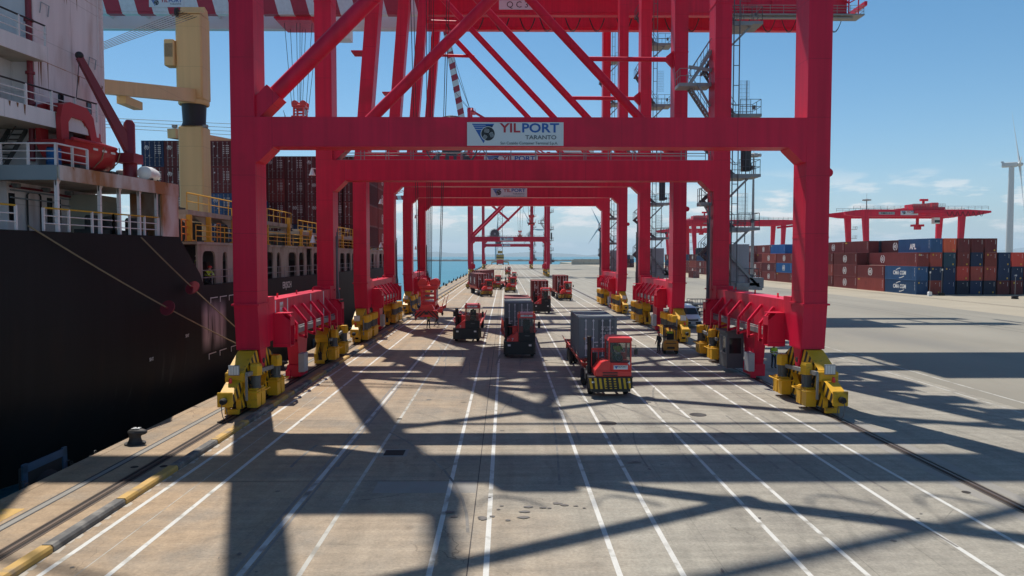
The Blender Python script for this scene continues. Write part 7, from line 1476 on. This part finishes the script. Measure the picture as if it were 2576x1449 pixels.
def light_mast(loc, h, label):
    o = thing('light_mast', label, 'light mast', loc, 0, 'tall light masts'); m = MB(); m.lathe([(.5, 0), (.35, h * .5), (.2, h)], 12); m.build('pole', ['galvanised'], o)
    m = MB(); m.lathe([(.9, h - .6), (1.0, h - .5), (1.0, h - .3), (.4, h)], 14); m.tube((0, 0, h), (0, 0, h + 2.4), .05, n=6); m.build('head_frame', ['galvanised'], o)
    for k in range(8): a = k * math.pi / 4; m = MB(); m.M = Matrix.Translation((1.5 * math.cos(a), 1.5 * math.sin(a), h - .5)) @ Matrix.Rotation(a, 4, 'Z'); m.box(-.35, .35, -.45, .45, -.4, .2, .05); m.build('floodlight', ['grey_paint'], o)
light_mast((165, 330, 0), 34, 'tall grey light mast rising behind the yard gantry'); light_mast((63, 184, 0), 34, 'tall grey light mast seen between the nearest landside crane legs')
# yard signs and small things on the apron
def sign_post(x, y, h, label, board=None, base='tyre'):
    o = thing('sign_post', label, 'sign post', (x, y, 0), 0, 'portable sign posts'); m = MB(); m.tube((0, 0, .3), (0, 0, h), .04, n=8); m.build('pole', ['galvanised'], o)
    m = MB()
    if base == 'tyre':
        for z in (0, .3): m.lathe([(.3, z + .02), (.55, z + .02), (.6, z + .14), (.55, z + .28), (.3, z + .28)], 18)
        m.build('tyre_base', ['rubber'], o)
    else: m.prism([(-.35, 0), (.35, 0), (.3, .7), (.2, .85), (-.2, .85), (-.3, .7)], 'y', -.3, .3); m.build('concrete_base', ['white_paint'], o)
    if board:
        m = MB(); m.box(-.45, .45, -.06, -.04, h - .5, h); b_ = m.build('board', ['navy_plate' if 'navy_plate' in MATS else 'box_navy'], o); m = MB(); put_text(m, 'a3', 0, -.065, h - .25, .4); m.build('lettering', ['print_white'], b_)
    else: m = MB(); m.box(-.15, .15, -.05, -.03, h - .4, h); m.build('plate', ['print_white'], o)
sign_post(94.5, 133, 4.6, 'sign post reading A3 standing in stacked tyres on the apron', True); sign_post(84.5, 143, 4.9, 'bare pole in a white concrete base before the grey blue containers', None, 'c'); sign_post(87.8, 144.5, 5.4, 'pole with small white plate in front of the near yard face')
cab_ = thing('gatehouse_cabin', 'small white cabin with striped barrier beside the container yard', 'cabin', (76.2, 186, 0)); m = MB(); m.box(-1.5, 1.5, -1.2, 1.2, .1, 2.6, .05); m.box(-1.7, 1.7, -1.4, 1.4, 2.6, 2.75); m.build('wall_shell', ['white_paint'], cab_); m = MB(); m.box(-.9, .9, -1.22, -1.2, 1.1, 2.2); m.build('window', ['dark_glass'], cab_)
m = MB(); m.box(1.8, 5.2, -1.5, -.7, 0, .8, .05); m.build('striped_barrier', ['hazard_x'], cab_)
m = MB()
gp = thing('gate_frame', 'red angled steel post frame before the maroon stacks', 'frame', (72.5, 178, 0)); m.box(-.6, .6, -.5, .5, 0, 15.8); m.beam((0, 0, 15.5), (-5.5, 0, 14.9), .5, .5); m.build('post', ['crane_red'], gp)
# mobile harbour crane at the quay end
mh = thing('mobile_harbour_crane', 'mobile harbour crane with black and yellow counterweight at the far quay end', 'mobile crane', (-4.5, 640, 0))
m = MB(); m.box(-3.0, 3.0, -5, 5, .9, 4.5, .2); m.build('carrier', ['truck_red'], mh)
for x, y in ((-2.6, -4), (2.6, -4), (-2.6, 0), (2.6, 0), (-2.6, 4), (2.6, 4)): m = MB(); m.lathe([(.5, -.5), (1.0, -.5), (1.0, .5), (.5, .5)], 16, (x, y, 1.0), ax='x'); m.build('wheel', ['rubber'], mh)
for s in (-1, 1): m = MB(); m.prism([(s * 3.0, 3.2), (s * 7.5, 2.8), (s * 7.7, 2.0), (s * 7.7, .1), (s * 7.0, .1), (s * 7.0, 1.9), (s * 3.0, 2.2)], 'y', -5, -4); m.build('outrigger', ['kerb_yellow'], mh)
m = MB(); m.box(-3.3, 3.3, -6, -3, 4.7, 9.2, .1); m.build('counterweight', ['counterweight'], mh); m = MB(); m.box(-2.2, 2.2, -4, 3, 10, 12.4); m.build('machine_housing', ['kerb_yellow'], mh)
m = MB()
for x in (-2.1, 2.1):
    for y in (-1.6, 1.6): m.beam((x, y, 5.5), (x * .9, y, 58), .35, .35, up=(0, 1, 0))
for k in range(14):
    z = 8 + k * 3.6; m.beam((-2.1, -1.6, z), (2.1, -1.6, z), .18, .18); m.beam((-2.1, -1.6, z), (2.1, -1.6, z + 3.6) if k % 2 else (-2.1, -1.6, z + .01), .15, .15) if k % 2 else m.beam((2.1, -1.6, z), (-2.1, -1.6, z + 3.6), .15, .15)
m.build('lattice_tower', ['ship_dark'], mh)
# clutter on the far pier: concrete block wall, tarped piles, parked trailer
bw = thing('concrete_block_wall', 'long pale concrete block wall at the far end of the apron', 'wall', (88, 655, 0))
m = MB(); m.box(-28, 26, -1.2, 1.2, 0, 4.6); m.box(-26, 24, -1.1, 1.1, 4.6, 5.0); m.build('wall_body', ['ship_cream'], bw)
mat('tarp_green', (0.03, 0.20, 0.11), 0.6, var=0.2, scale=0.6)
for i, x in enumerate((74, 79.5, 85, 90.5)):
    tp = thing('tarped_pile', 'green tarpaulin covered pile on the far apron, %s of four' % ordn(i + 1), 'pile', (x, 545, 0), 0, 'tarped piles'); m = MB(); m.ball((0, 0, 0), 2.9, 3.5, 2.6, 14, 6, z0=0.0)
    for v in m.v: v.x += random.uniform(-.25, .25); v.z = max(0, v.z * random.uniform(.85, 1.0))
    m.build('tarpaulin', ['tarp_green'], tp)
wb = thing('harbour_shed', 'grey concrete shed at the far end of the pier', 'shed', (120, 760, 0)); m = MB(); m.box(-14, 14, -6, 6, 0, 8); m.box(-14.5, 14.5, -6.5, 6.5, 8, 8.5); m.build('wall_shell', ['grey_paint'], wb); m = MB(); m.box(-4, 4, -6.05, -6, 0, 5); m.build('door', ['grey_dark'], wb)
# far hills across the gulf inside haze
random.seed(21)
mb = MB(); nx = 90; vs = []
for i in range(nx + 1):
    x = -14000 + i * 28000 / nx; h = 60 + 190 * max(0, math.sin(i * .085 + .3)) * (.6 + .4 * math.sin(i * .31)) + 34 * math.sin(i * .83) + random.uniform(-16, 16); h = max(8, h); vs += [(x, 15500, -60), (x, 16500, h), (x, 18500, -60)]
mb.add(vs, [(i * 3 + j, (i + 1) * 3 + j, (i + 1) * 3 + j + 1, i * 3 + j + 1) for i in range(nx) for j in range(2)], smooth=True); mb.build('hills', ['hill_green'], kind='structure')
hm = bpy.data.materials.new('haze_air'); hm.use_nodes = True; MATS['haze_air'] = hm; hn = hm.node_tree
for n_ in list(hn.nodes):
    if n_.type != 'OUTPUT_MATERIAL': hn.nodes.remove(n_)
pv = hn.nodes.new('ShaderNodeVolumePrincipled'); pv.inputs['Density'].default_value = 7.5e-5; pv.inputs['Color'].default_value = (0.72, 0.86, 0.96, 1); pv.inputs['Anisotropy'].default_value = 0.0
hn.links.new(pv.outputs[0], [n_ for n_ in hn.nodes if n_.type == 'OUTPUT_MATERIAL'][0].inputs['Volume'])
mb = MB(); mb.box(-15000, 15000, -400, 19000, -75, 330); mb.build('haze', ['haze_air'], kind='stuff')
